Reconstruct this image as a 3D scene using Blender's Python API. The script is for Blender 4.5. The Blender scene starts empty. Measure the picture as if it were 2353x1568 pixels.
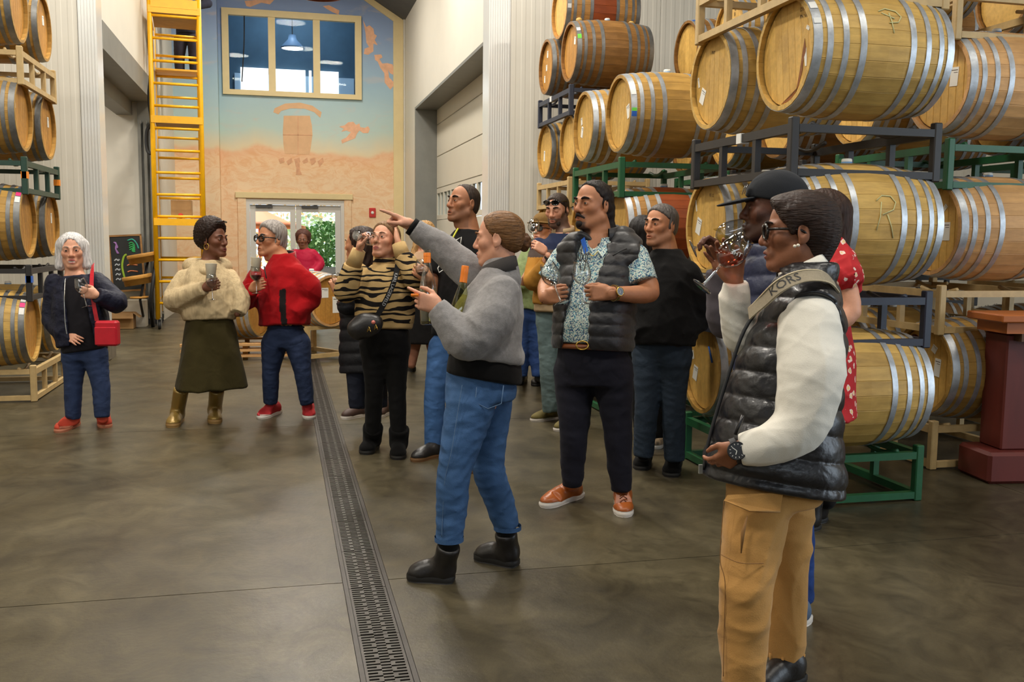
import bpy, math, random
import numpy as np
from mathutils import Vector, Matrix
random.seed(7); np.random.seed(7)
SC = bpy.context.scene
COL = SC.collection

# ------------------------------------------------------------------ camera
FPX, EYE, CX, CY = 2200.0, 1.5, 1176.5, 784.0
def _camera_axes():
    roll = math.radians(0.6); c, s = math.cos(roll), math.sin(roll)
    x, y = 645 - CX, 544 - CY                      # vanishing point of the drain
    xr, yr = c*x + s*y, -s*x + c*y
    pitch = math.atan(-yr/FPX); yaw = math.atan(-xr/(FPX/math.cos(pitch)))
    Fh = np.array([math.sin(yaw), math.cos(yaw), 0.]); Rh = np.array([math.cos(yaw), -math.sin(yaw), 0.])
    Uz = np.array([0, 0, 1.])
    F = Fh*math.cos(pitch) - Uz*math.sin(pitch); Uc = Fh*math.sin(pitch) + Uz*math.cos(pitch)
    return Rh*c + Uc*s, F, -Rh*s + Uc*c, Fh, Rh
CR, CF, CU, FH, RH = _camera_axes()
UP = np.array([0, 0, 1.])
CAMP = np.array([0, 0, EYE])
cam_data = bpy.data.cameras.new('camera'); cam = bpy.data.objects.new('camera', cam_data); COL.objects.link(cam)
cam_data.sensor_width = 36.0; cam_data.lens = FPX/2353*36.0; cam_data.clip_end = 300
_m = Matrix.Identity(4)
for i in range(3):
    _m[i][0] = CR[i]; _m[i][1] = CU[i]; _m[i][2] = -CF[i]; _m[i][3] = CAMP[i]
cam.matrix_world = _m
SC.camera = cam
def ray(x, y): return CF + CR*(x-CX)/FPX - CU*(y-CY)/FPX
def P(x, y, d): return CAMP + ray(x, y)*d          # a point of the hall seen at a pixel, d metres deep
def onfloor(x, y, z=0.0):
    r = ray(x, y); return CAMP + r*((z-EYE)/r[2])
def onX(x, y, X):
    r = ray(x, y); return CAMP + r*(X/r[0])
def onY(x, y, Y):
    r = ray(x, y); return CAMP + r*(Y/r[1])

# ------------------------------------------------------------------ world, lights, exposure
SC.view_settings.view_transform = 'Standard'; SC.view_settings.look = 'None'
SC.view_settings.gamma = 1.0; SC.view_settings.use_curve_mapping = False
SC.view_settings.exposure = -0.12
SC.cycles.use_denoising = True
SC.cycles.max_bounces = 8; SC.cycles.transparent_max_bounces = 24; SC.cycles.diffuse_bounces = 4
SC.cycles.caustics_reflective = False; SC.cycles.caustics_refractive = False
SC.cycles.sample_clamp_indirect = 3.0
world = bpy.data.worlds.new('sky'); SC.world = world; world.use_nodes = True
_bg = world.node_tree.nodes['Background']; _bg.inputs[0].default_value = (0.80, 0.90, 1.0, 1); _bg.inputs[1].default_value = 1.7
def lamp(kind, loc, target, energy, color, size=None, size_y=None):
    d = bpy.data.lights.new('lamp_light', kind); o = bpy.data.objects.new('lamp_light', d); COL.objects.link(o)
    d.energy = energy; d.color = color
    if kind == 'AREA':
        d.size = size
        if size_y: d.shape = 'RECTANGLE'; d.size_y = size_y
        else: d.shape = 'DISK'
    o.location = loc
    o.rotation_euler = (Vector(target)-Vector(loc)).to_track_quat('-Z', 'Y').to_euler()
    return o
WARM = (1.0, 0.935, 0.83)
HIGHBAY = [(-1.2, 1.5), (-1.2, 6.5), (-1.2, 11.0), (2.2, 1.0), (2.0, 6.3), (5.5, 1.5), (-4.5, 3.0), (1.6, 10.6)]
for hx, hy in HIGHBAY:
    lamp('AREA', (hx, hy, 6.9), (hx, hy, 0), 205 if hy > 2 else 130, WARM, 0.7)
lamp('AREA', (0.3, 17.4, 6.6), (0.3, 17.4, 0), 165, WARM, 0.7)
lamp('AREA', (0.6, 14.2, 6.6), (0.6, 14.2, 0), 190, WARM, 0.7)  # added lamp, brightens the recess behind the left opening
lamp('AREA', (0.3, 22.6, 7.6), (0.3, 22.8, 0), 90, (0.75, 0.88, 1.0), 0.6)
lamp('AREA', (-3.5, 15.2, 3.95), (-3.5, 15.2, 0), 75, WARM, 0.9)
# daylight lamps at the side wall's open roller door and the high rear windows
lamp('AREA', (9.35, -0.5, 2.6), (2.0, 2.5, 1.0), 190, (0.72, 0.86, 1.0), 4.5, 4.2)
lamp('AREA', (0.5, -8.8, 4.7), (0.5, 5.0, 2.2), 170, (0.78, 0.89, 1.0), 10.5, 1.3)
sun = lamp('SUN', (0, 30, 20), (1.5, 18, 0), 9.0, (1.0, 0.93, 0.82)); sun.data.angle = 0.03
# ------------------------------------------------------------------ mesh helpers
def link(name, me, mat=None, parent=None, kind=None):
    o = bpy.data.objects.new(name, me); COL.objects.link(o)
    if mat is not None:
        for m in (mat if isinstance(mat, (list, tuple)) else [mat]): me.materials.append(m)
    if parent is not None: o.parent = parent
    if kind: o['kind'] = kind
    return o
def empty(name, loc=(0, 0, 0), rz=0.0):
    o = bpy.data.objects.new(name, None); COL.objects.link(o); o.location = loc; o.rotation_euler = (0, 0, rz)
    o.empty_display_size = 0.1
    return o
def tag(o, label, cat, group=None):
    o['label'] = label; o['category'] = cat
    if group: o['group'] = group
    return o
def npmesh(name, V, Fq, smooth=True):
    me = bpy.data.meshes.new(name)
    V = np.asarray(V, np.float32); Fq = np.asarray(Fq, np.int32); n = Fq.shape[1]
    me.vertices.add(len(V)); me.vertices.foreach_set('co', V.ravel())
    me.loops.add(Fq.size); me.loops.foreach_set('vertex_index', Fq.ravel())
    me.polygons.add(len(Fq)); me.polygons.foreach_set('loop_start', np.arange(0, Fq.size, n, dtype=np.int32))
    me.polygons.foreach_set('loop_total', np.full(len(Fq), n, np.int32))
    me.polygons.foreach_set('use_smooth', np.full(len(Fq), smooth, bool))
    me.update(calc_edges=True)
    return me
class MB:
    """collects shapes of one part"""
    def __init__(s): s.v = []; s.f = []; s.sm = []
    def add(s, vs, fs, smooth=False, M=None):
        b = len(s.v)
        for v in vs:
            v = Vector(v)
            if M is not None: v = M @ v
            s.v.append(tuple(v))
        for f in fs: s.f.append(tuple(i+b for i in f)); s.sm.append(smooth)
        return s
    def box(s, lo, hi, M=None, bev=0.0):
        x0, y0, z0 = lo; x1, y1, z1 = hi
        if bev <= 0:
            vs = [(x0,y0,z0),(x1,y0,z0),(x1,y1,z0),(x0,y1,z0),(x0,y0,z1),(x1,y0,z1),(x1,y1,z1),(x0,y1,z1)]
            fs = [(0,3,2,1),(4,5,6,7),(0,1,5,4),(1,2,6,5),(2,3,7,6),(3,0,4,7)]
            return s.add(vs, fs, False, M)
        b = min(bev, (x1-x0)/2.01, (y1-y0)/2.01, (z1-z0)/2.01)
        vs = []
        for z, i in ((z0, b), (z0+b, 0), (z1-b, 0), (z1, b)):
            if i: c = [(x0+b,y0+b),(x1-b,y0+b),(x1-b,y1-b),(x0+b,y1-b)]; vs += [(x, y, z) for x, y in c for _ in (0, 1)]
            else: vs += [(x0+b,y0,z),(x1-b,y0,z),(x1,y0+b,z),(x1,y1-b,z),(x1-b,y1,z),(x0+b,y1,z),(x0,y1-b,z),(x0,y0+b,z)]
        # rings of eight; top/bottom rings collapse to inset corners
        def ring(k): return list(range(k*8, k*8+8))
        vs[0:8] = [(x0+b,y0+b,z0),(x1-b,y0+b,z0),(x1-b,y0+b,z0),(x1-b,y1-b,z0),(x1-b,y1-b,z0),(x0+b,y1-b,z0),(x0+b,y1-b,z0),(x0+b,y0+b,z0)]
        vs[24:32] = [(x, y, z1) for x, y, _ in vs[0:8]]
        fs = []
        for k in range(3):
            a, c = ring(k), ring(k+1)
            for i in range(8):
                j = (i+1) % 8; fs.append((a[i], a[j], c[j], c[i]))
        fs.append((7, 5, 3, 1)); fs.append((24, 26, 28, 30))
        return s.add(vs, fs, False, M)
    def bar(s, a, b, w, h=None, up=(0, 0, 1), bev=0.0):
        """rectangular bar from a to b"""
        h = h or w; a = Vector(a); b = Vector(b); d = (b-a); L = d.length; d.normalize()
        u = Vector(up); x = d.cross(u)
        if x.length < 1e-4: x = d.cross(Vector((1, 0, 0)))
        x.normalize(); z = x.cross(d)
        M = Matrix.Identity(4)
        for i in range(3): M[i][0] = x[i]; M[i][1] = d[i]; M[i][2] = z[i]; M[i][3] = a[i]
        return s.box((-w/2, 0, -h/2), (w/2, L, h/2), M, bev)
    def tube(s, pts, r, n=8, closed=False, cap=True):
        pts = [Vector(p) for p in pts]; m = len(pts); rs = r if isinstance(r, (list, tuple)) else [r]*m
        vs = []; nrm = None
        for i, p in enumerate(pts):
            if closed: t = pts[(i+1) % m]-pts[i-1]
            else: t = pts[min(i+1, m-1)]-pts[max(i-1, 0)]
            t.normalize()
            if nrm is None:
                nrm = t.cross(Vector((0, 0, 1)))
                if nrm.length < 1e-3: nrm = t.cross(Vector((1, 0, 0)))
            nrm = nrm - t*nrm.dot(t); nrm.normalize(); bn = t.cross(nrm)
            for k in range(n):
                a = 2*math.pi*k/n; vs.append(p+(nrm*math.cos(a)+bn*math.sin(a))*rs[i])
        fs = []
        for i in range(m if closed else m-1):
            j = (i+1) % m
            for k in range(n):
                l = (k+1) % n; fs.append((i*n+k, i*n+l, j*n+l, j*n+k))
        if cap and not closed:
            fs.append(tuple(range(n-1, -1, -1))); fs.append(tuple((m-1)*n+k for k in range(n)))
        return s.add(vs, fs, True)
    def lathe(s, prof, n=24, M=None, smooth=True, arc=None):
        """profile of (r, z) about z"""
        vs = []; fs = []; m = len(prof)
        for r, z in prof:
            for k in range(n):
                a = 2*math.pi*k/n; vs.append((r*math.cos(a), r*math.sin(a), z))
        for i in range(m-1):
            for k in range(n):
                l = (k+1) % n
                fs.append((i*n+k, i*n+l, (i+1)*n+l, (i+1)*n+k))
        return s.add(vs, fs, smooth, M)
    def disc(s, r, z, n=24, M=None, flip=False):
        vs = [(r*math.cos(2*math.pi*k/n), r*math.sin(2*math.pi*k/n), z) for k in range(n)]
        f = tuple(range(n)); return s.add(vs, [f[::-1] if flip else f], False, M)
    def prism(s, poly, z0, z1, M=None):
        n = len(poly); vs = [(x, y, z0) for x, y in poly]+[(x, y, z1) for x, y in poly]
        fs = [tuple(range(n-1, -1, -1)), tuple(range(n, 2*n))]+[(i, (i+1) % n, n+(i+1) % n, n+i) for i in range(n)]
        return s.add(vs, fs, False, M)
    def mesh(s, name):
        me = bpy.data.meshes.new(name); me.from_pydata(s.v, [], s.f)
        me.polygons.foreach_set('use_smooth', s.sm); me.update(); return me
    def build(s, name, mat=None, parent=None, kind=None): return link(name, s.mesh(name), mat, parent, kind)
def axes_matrix(o, x, y, z):
    M = Matrix.Identity(4)
    for i in range(3): M[i][0] = x[i]; M[i][1] = y[i]; M[i][2] = z[i]; M[i][3] = o[i]
    return M
def norm(v):
    v = np.asarray(v, float); return v/np.linalg.norm(v)
def text_polys(s, size):
    """outline mesh of lettering, as verts (x, y) and faces, centred"""
    cu = bpy.data.curves.new('lettering', 'FONT'); cu.body = s; cu.size = size; cu.align_x = 'CENTER'; cu.align_y = 'CENTER'; cu.resolution_u = 2
    ob = bpy.data.objects.new('lettering', cu); COL.objects.link(ob)
    dg = bpy.context.evaluated_depsgraph_get(); dg.update()
    me = bpy.data.meshes.new_from_object(ob.evaluated_get(dg))
    v = [tuple(q.co) for q in me.vertices]; f = [tuple(q.vertices) for q in me.polygons]
    bpy.data.objects.remove(ob); bpy.data.meshes.remove(me); bpy.data.curves.remove(cu)
    return v, f

# ------------------------------------------------------------------ materials
def srgb(r, g, b):
    f = lambda c: (c/255/12.92 if c/255 <= 0.04045 else ((c/255+0.055)/1.055)**2.4)
    return (f(r), f(g), f(b))
MATS = {}
def mat(name, col, rough=0.6, metal=0.0, spec=0.5, noise=None, bump=None, folds=None, coat=0.0, sheen=0.0, attr=None, rnd=0.0, coords='Object', trans=0.0):
    """noise=(scale, amount[, stretch xyz]) varies the colour; bump=(scale, strength[, stretch]); rnd = per-object tone; attr = colour attribute"""
    if name in MATS: return MATS[name]
    m = bpy.data.materials.new(name); m.use_nodes = True; nt = m.node_tree; N = nt.nodes; L = nt.links
    b = N['Principled BSDF']
    b.inputs['Roughness'].default_value = rough; b.inputs['Metallic'].default_value = metal
    b.inputs['Specular IOR Level'].default_value = spec
    b.inputs['Coat Weight'].default_value = coat
    if sheen: b.inputs['Sheen Weight'].default_value = sheen; b.inputs['Sheen Roughness'].default_value = 0.5
    if trans: b.inputs['Transmission Weight'].default_value = trans
    tc = N.new('ShaderNodeTexCoord')
    def coordn(stretch):
        mp = N.new('ShaderNodeMapping'); L.new(tc.outputs[coords], mp.inputs[0]); mp.inputs['Scale'].default_value = stretch or (1, 1, 1); return mp.outputs[0]
    src = None
    if attr:
        a = N.new('ShaderNodeAttribute'); a.attribute_name = attr; src = a.outputs['Color']
    else:
        r = N.new('ShaderNodeRGB'); r.outputs[0].default_value = (*col, 1); src = r.outputs[0]
    def scale_by(src, val, lo, hi):
        mr = N.new('ShaderNodeMapRange'); mr.inputs['To Min'].default_value = lo; mr.inputs['To Max'].default_value = hi; L.new(val, mr.inputs['Value'])
        mx = N.new('ShaderNodeMix'); mx.data_type = 'RGBA'; mx.blend_type = 'MULTIPLY'; mx.inputs['Factor'].default_value = 1
        L.new(src, mx.inputs[6]); L.new(mr.outputs[0], mx.inputs[7]); return mx.outputs[2]
    if noise:
        ns = N.new('ShaderNodeTexNoise'); ns.inputs['Scale'].default_value = noise[0]; ns.inputs['Detail'].default_value = 6; ns.inputs['Roughness'].default_value = 0.6
        L.new(coordn(noise[2] if len(noise) > 2 else None), ns.inputs['Vector'])
        mr0 = N.new('ShaderNodeMapRange'); mr0.inputs['From Min'].default_value = 0.3; mr0.inputs['From Max'].default_value = 0.7; L.new(ns.outputs['Fac'], mr0.inputs['Value'])
        src = scale_by(src, mr0.outputs[0], 1-noise[1], 1+noise[1])
    if rnd:
        oi = N.new('ShaderNodeObjectInfo'); src = scale_by(src, oi.outputs['Random'], 1-rnd, 1+rnd)
    L.new(src, b.inputs['Base Color'])
    if bump:
        nb = N.new('ShaderNodeTexNoise'); nb.inputs['Scale'].default_value = bump[0]; nb.inputs['Detail'].default_value = 5
        L.new(coordn(bump[2] if len(bump) > 2 else None), nb.inputs['Vector'])
        bp = N.new('ShaderNodeBump'); bp.inputs['Strength'].default_value = bump[1]; bp.inputs['Distance'].default_value = 0.01
        L.new(nb.outputs['Fac'], bp.inputs['Height']); L.new(bp.outputs[0], b.inputs['Normal'])
        if folds:
            nf = N.new('ShaderNodeTexNoise'); nf.inputs['Scale'].default_value = folds[0]; nf.inputs['Detail'].default_value = 2; nf.inputs['Distortion'].default_value = .35; nf.inputs['Roughness'].default_value = .45
            L.new(coordn(folds[2] if len(folds) > 2 else None), nf.inputs['Vector']); b2 = N.new('ShaderNodeBump'); b2.inputs['Strength'].default_value = folds[1]; b2.inputs['Distance'].default_value = .03
            L.new(nf.outputs['Fac'], b2.inputs['Height']); L.new(b2.outputs[0], bp.inputs['Normal'])
    MATS[name] = m; return m
def emit(name, col, strength):
    m = bpy.data.materials.new(name); m.use_nodes = True; N = m.node_tree.nodes; N.clear()
    e = N.new('ShaderNodeEmission'); e.inputs[0].default_value = (*col, 1); e.inputs[1].default_value = strength
    o = N.new('ShaderNodeOutputMaterial'); m.node_tree.links.new(e.outputs[0], o.inputs[0]); MATS[name] = m; return m
def clear_glass(name, tint=(1, 1, 1), ior=1.45, refl=1.0, rough=0.0, edge=1.0):
    """thin clear glass: see-through with fresnel reflections"""
    m = bpy.data.materials.new(name); m.use_nodes = True; nt = m.node_tree; N = nt.nodes; N.clear()
    t = N.new('ShaderNodeBsdfTransparent'); t.inputs[0].default_value = (*tint, 1)
    g = N.new('ShaderNodeBsdfGlossy'); g.inputs['Roughness'].default_value = rough
    lw = N.new('ShaderNodeLayerWeight'); lw.inputs['Blend'].default_value = .5
    pw = N.new('ShaderNodeMath'); pw.operation = 'POWER'; pw.inputs[1].default_value = 4.0; nt.links.new(lw.outputs['Facing'], pw.inputs[0])
    mu = N.new('ShaderNodeMath'); mu.operation = 'MULTIPLY_ADD'; mu.inputs[1].default_value = .55*refl; mu.inputs[2].default_value = ((ior-1)/(ior+1))**2*refl; mu.use_clamp = True
    p2 = N.new('ShaderNodeMath'); p2.operation = 'POWER'; p2.inputs[1].default_value = 3.0; nt.links.new(lw.outputs['Facing'], p2.inputs[0])
    mc = N.new('ShaderNodeMix'); mc.data_type = 'RGBA'; nt.links.new(p2.outputs[0], mc.inputs['Factor']); mc.inputs[6].default_value = (*tint, 1); mc.inputs[7].default_value = (*[c*edge for c in tint], 1); nt.links.new(mc.outputs[2], t.inputs[0])
    mx = N.new('ShaderNodeMixShader'); o = N.new('ShaderNodeOutputMaterial')
    nt.links.new(pw.outputs[0], mu.inputs[0]); nt.links.new(mu.outputs[0], mx.inputs[0])
    nt.links.new(t.outputs[0], mx.inputs[1]); nt.links.new(g.outputs[0], mx.inputs[2]); nt.links.new(mx.outputs[0], o.inputs[0])
    MATS[name] = m; return m
# ------------------------------------------------------------------ setting materials
def concrete():
    m = bpy.data.materials.new('polished_concrete'); m.use_nodes = True; nt = m.node_tree; N = nt.nodes; L = nt.links
    b = N['Principled BSDF']; tc = N.new('ShaderNodeNewGeometry')
    def nz(scale, det=8, rough=0.62, dist=0.0, st=(1, 1, 1)):
        mp = N.new('ShaderNodeMapping'); mp.inputs['Scale'].default_value = st; L.new(tc.outputs['Position'], mp.inputs[0])
        n = N.new('ShaderNodeTexNoise'); n.inputs['Scale'].default_value = scale; n.inputs['Detail'].default_value = det
        n.inputs['Roughness'].default_value = rough; n.inputs['Distortion'].default_value = dist; L.new(mp.outputs[0], n.inputs['Vector']); return n.outputs['Fac']
    r = N.new('ShaderNodeValToRGB'); L.new(nz(0.75, 9, 0.68, 0.6), r.inputs[0])
    e = r.color_ramp.elements; e[0].position = 0.32; e[0].color = (*srgb(54, 48, 34), 1); e[1].position = 0.68; e[1].color = (*srgb(94, 86, 65), 1)
    r2 = N.new('ShaderNodeValToRGB'); L.new(nz(4.2, 12, 0.74, 1.6, (1, 0.8, 1)), r2.inputs[0])
    e = r2.color_ramp.elements; e[0].position = 0.3; e[0].color = (0.46, 0.45, 0.42, 1); e[1].position = 0.62; e[1].color = (1.1, 1.09, 1.06, 1)
    mx = N.new('ShaderNodeMix'); mx.data_type = 'RGBA'; mx.blend_type = 'MULTIPLY'; mx.inputs['Factor'].default_value = 1.0
    L.new(r.outputs[0], mx.inputs[6]); L.new(r2.outputs[0], mx.inputs[7]); L.new(mx.outputs[2], b.inputs['Base Color'])
    mr = N.new('ShaderNodeMapRange'); L.new(nz(2.2, 8), mr.inputs['Value']); mr.inputs['To Min'].default_value = 0.24; mr.inputs['To Max'].default_value = 0.5
    L.new(mr.outputs[0], b.inputs['Roughness']); b.inputs['Specular IOR Level'].default_value = 0.4
    bp = N.new('ShaderNodeBump'); bp.inputs['Strength'].default_value = 0.12; bp.inputs['Distance'].default_value = 0.01; L.new(nz(40, 4), bp.inputs['Height']); L.new(bp.outputs[0], b.inputs['Normal'])
    return m
M_FLOOR = concrete()
M_JOINT = mat('joint_fill', srgb(30, 27, 22), 0.9, noise=(30, 0.2))
M_WALL = mat('insulated_wall_panel', srgb(214, 209, 196), 0.5, noise=(1.5, 0.03))
M_WALLP = mat('wall_corner_cladding', srgb(222, 222, 218), 0.24, metal=.2, noise=(2, 0.03))
M_DOORP = mat('roller_door_panel', srgb(210, 204, 188), 0.5, noise=(1.2, 0.03))
M_STEEL = mat('painted_steel_jamb', srgb(122, 122, 116), 0.45, noise=(4, 0.08))
M_DARKSTEEL = mat('dark_steel', srgb(60, 60, 62), 0.5)
M_CEIL = mat('dark_ceiling_deck', srgb(86, 86, 84), 0.8, noise=(3, 0.1))
M_CREAM = mat('cream_trim_paint', srgb(222, 202, 152), 0.6, noise=(6, 0.03))
M_WHITE = mat('white_door_paint', srgb(214, 211, 204), 0.5)
M_CURB = mat('curb_concrete', srgb(112, 102, 84), 0.8, noise=(8, 0.15))
M_GRATE = mat('cast_iron_grate', srgb(60, 55, 49), 0.45, metal=0.35, noise=(22, 0.2), rnd=0.12)
M_TRENCH = mat('trench_dark', srgb(18, 16, 14), 0.9)
M_PANE = clear_glass('window_glass', (0.93, 0.96, 0.98), 1.45, 0.07)

def mural():
    m = bpy.data.materials.new('painted_mural'); m.use_nodes = True; nt = m.node_tree; N = nt.nodes; L = nt.links
    b = N['Principled BSDF']; b.inputs['Roughness'].default_value = 0.75; b.inputs['Specular IOR Level'].default_value = 0.2
    g = N.new('ShaderNodeNewGeometry'); sp = N.new('ShaderNodeSeparateXYZ'); L.new(g.outputs['Position'], sp.inputs[0])
    def nz(scale, det=6, dist=0.0, st=(1, 1, 1), rough=.6):
        mp = N.new('ShaderNodeMapping'); mp.inputs['Scale'].default_value = st; L.new(g.outputs['Position'], mp.inputs[0])
        n = N.new('ShaderNodeTexNoise'); n.inputs['Scale'].default_value = scale; n.inputs['Detail'].default_value = det; n.inputs['Distortion'].default_value = dist; n.inputs['Roughness'].default_value = rough
        L.new(mp.outputs[0], n.inputs['Vector']); return n.outputs['Fac']
    def math_(op, a, bb):
        q = N.new('ShaderNodeMath'); q.operation = op
        for i, x in enumerate((a, bb)):
            if isinstance(x, (int, float)): q.inputs[i].default_value = x
            else: L.new(x, q.inputs[i])
        return q.outputs[0]
    z = math_('ADD', sp.outputs[2], math_('MULTIPLY', math_('SUBTRACT', nz(0.9, 3), 0.5), 0.55))
    mr = N.new('ShaderNodeMapRange'); mr.inputs['From Min'].default_value = 0.0; mr.inputs['From Max'].default_value = 7.0; L.new(z, mr.inputs['Value'])
    rp = N.new('ShaderNodeValToRGB'); L.new(mr.outputs[0], rp.inputs[0]); els = rp.color_ramp.elements
    stops = [(0.0, (238, 206, 168)), (0.36, (236, 208, 172)), (0.43, (234, 198, 158)), (0.462, (230, 186, 148)), (0.474, (222, 206, 172)), (0.53, (186, 206, 198)), (0.66, (162, 190, 204)), (0.8, (146, 168, 202)), (1.0, (128, 148, 194))]
    for i, (p, c) in enumerate(stops):
        e = els[i] if i < 2 else els.new(p)
        e.position = p; e.color = (*srgb(*c), 1)
    # drawn red chalk vineyard strokes on the land, thin clouds in the sky
    st = N.new('ShaderNodeValToRGB'); L.new(nz(2.6, 9, 2.2, (1, 1, 1.9), .7), st.inputs[0]); e = st.color_ramp.elements
    e[0].position = 0.44; e[0].color = (1, 1, 1, 1); e[1].position = 0.60; e[1].color = (0.95, 0.82, 0.73, 1)
    land = N.new('ShaderNodeMapRange'); land.inputs['From Min'].default_value = 3.35; land.inputs['From Max'].default_value = 3.15; L.new(z, land.inputs['Value'])
    mx = N.new('ShaderNodeMix'); mx.data_type = 'RGBA'; mx.blend_type = 'MULTIPLY'; L.new(land.outputs[0], mx.inputs['Factor']); L.new(rp.outputs[0], mx.inputs[6]); L.new(st.outputs[0], mx.inputs[7])
    cl = N.new('ShaderNodeValToRGB'); L.new(nz(1.5, 7, 0.8, (1, 1, 2.6)), cl.inputs[0]); e = cl.color_ramp.elements
    e[0].position = 0.56; e[0].color = (0, 0, 0, 1); e[1].position = 0.75; e[1].color = (0.55, 0.55, 0.55, 1)
    skyf = N.new('ShaderNodeMapRange'); skyf.inputs['From Min'].default_value = 3.3; skyf.inputs['From Max'].default_value = 3.6; L.new(z, skyf.inputs['Value'])
    cf = math_('MULTIPLY', cl.outputs[0], skyf.outputs[0])
    mx2 = N.new('ShaderNodeMix'); mx2.data_type = 'RGBA'; L.new(cf, mx2.inputs['Factor']); L.new(mx.outputs[2], mx2.inputs[6]); mx2.inputs[7].default_value = (*srgb(206, 190, 178), 1)
    L.new(mx2.outputs[2], b.inputs['Base Color']); return m
M_MURAL = mural()
M_FIG = mat('mural_figure_orange', srgb(230, 178, 142), 0.75, noise=(9, 0.12))
M_FIGD = mat('mural_figure_line', srgb(212, 160, 122), 0.75, noise=(9, 0.15))
M_FIGB = mat('mural_barrel_tan', srgb(216, 174, 132), 0.75, noise=(6, 0.06))

def struct(name, mb, m, parent=None):
    o = mb.build(name, m, parent)
    if parent is None: o['kind'] = 'structure'
    return o
XL, XR, YE, YB, HD = -2.04, 2.61, 12.3, 20.8, 4.06     # passage walls, end wall, back wall, door head
# ------------------------------------------------------------------ floor slabs with recessed joints, trench drain
DX0, DX1 = 0.262, 0.418
flo = struct('floor', MB().box((-6.2, -9, -0.2), (DX0-0.01, 21, -0.012)).box((DX1+0.01, -9, -0.2), (10, 21, -0.012)).box((DX0-0.01, -9, -0.2), (DX1+0.01, 21, -0.1)), M_JOINT)
ys = [-9, -3.1, 0.5, 4.1, 7.7, 11.3, 14.9, 18.5, 21]
xs_l = [-6.2, -3.2, DX0-0.022]; xs_r = [DX1+0.022, 4.35, 10]
for xs in (xs_l, xs_r):
    for i in range(len(xs)-1):
        for j in range(len(ys)-1):
            MB().box((xs[i]+(0.003 if i else 0), ys[j]+0.003, -0.05), (xs[i+1]-(0.003 if i == 0 else 0), ys[j+1]-0.003, 0.0)).build('slab', M_FLOOR, flo)
MB().box((DX0-0.02, -9, -0.03), (DX0-0.002, 21, 0.001)).build('drain_edge', M_GRATE, flo)
MB().box((DX1+0.002, -9, -0.03), (DX1+0.02, 21, 0.001)).build('drain_edge', M_GRATE, flo)
MB().box((DX0-0.02, -9, -0.14), (DX1+0.02, 21, -0.09)).build('drain_trench', M_TRENCH, flo)
def grate_mesh():
    W, Lp, pitch, T = DX1-DX0, 0.5, 0.0236, 0.016
    xs = [0, 0.010, 0.044, 0.060, 0.096, 0.112, W-0.010, W]
    n = int(Lp/pitch); q = pitch/4; yo = (Lp-n*pitch)/2
    ysg = [0.002, yo]+[yo+q*k for k in range(1, 4*n)]+[Lp-yo, Lp-0.002]
    def solid(i, j):
        if i < 0 or j < 0 or i >= len(xs)-1 or j >= len(ysg)-1: return False
        if i in (0, len(xs)-2) or j == 0 or j == len(ysg)-2: return True
        r, ph = divmod(j-1, 4)
        if i == 1: hole = ph in (0, 1)
        elif i in (2,): hole = ph in (0, 1) if r % 2 == 0 else False
        elif i == 3: hole = ph in (2, 3)
        elif i == 4: hole = ph in (0, 1) if r % 2 else False
        else: hole = ph in (0, 1)
        return not hole
    mb = MB()
    for i in range(len(xs)-1):
        for j in range(len(ysg)-1):
            if not solid(i, j): continue
            x0, x1, y0, y1 = xs[i], xs[i+1], ysg[j], ysg[j+1]
            mb.add([(x0,y0,0),(x1,y0,0),(x1,y1,0),(x0,y1,0)], [(0,1,2,3)])
            if not solid(i-1, j): mb.add([(x0,y1,0),(x0,y1,-T),(x0,y0,-T),(x0,y0,0)], [(0,1,2,3)])
            if not solid(i+1, j): mb.add([(x1,y0,0),(x1,y0,-T),(x1,y1,-T),(x1,y1,0)], [(0,1,2,3)])
            if not solid(i, j-1): mb.add([(x0,y0,0),(x0,y0,-T),(x1,y0,-T),(x1,y0,0)], [(0,1,2,3)])
            if not solid(i, j+1): mb.add([(x1,y1,0),(x1,y1,-T),(x0,y1,-T),(x0,y1,0)], [(0,1,2,3)])
    me = mb.mesh('drain_grate'); me.materials.append(M_GRATE); return me
gm = grate_mesh()
for k in range(38):
    y = 0.5*k+1.52
    o = link('drain_grate', gm, None, flo); o.location = (DX0, y, -0.001)

# ------------------------------------------------------------------ hall shell
MB().box((-6.2, -9, 8.0), (10, 21, 8.2)).build('ceiling', M_CEIL, None, 'structure')
MB().box((-6.4, -9, 0), (-6.2, YE+9, 8)).build('wall_left', M_WALL, None, 'structure')
wr = MB().box((10, -9, 0), (10.2, -3.2, 8)).box((10, 2.4, 0), (10.2, YE+9, 8)).box((10, -3.2, 4.8), (10.2, 2.4, 8)); struct('wall_right', wr, M_WALL)
wb = MB().box((-6.4, -9.2, 0), (10.2, -9, 4.0)).box((-6.4, -9.2, 5.4), (10.2, -9, 8)).box((-6.4, -9.2, 4.0), (-4.8, -9, 5.4)).box((5.8, -9.2, 4.0), (10.2, -9, 5.4)); struct('wall_rear', wb, M_WALL)
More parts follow.
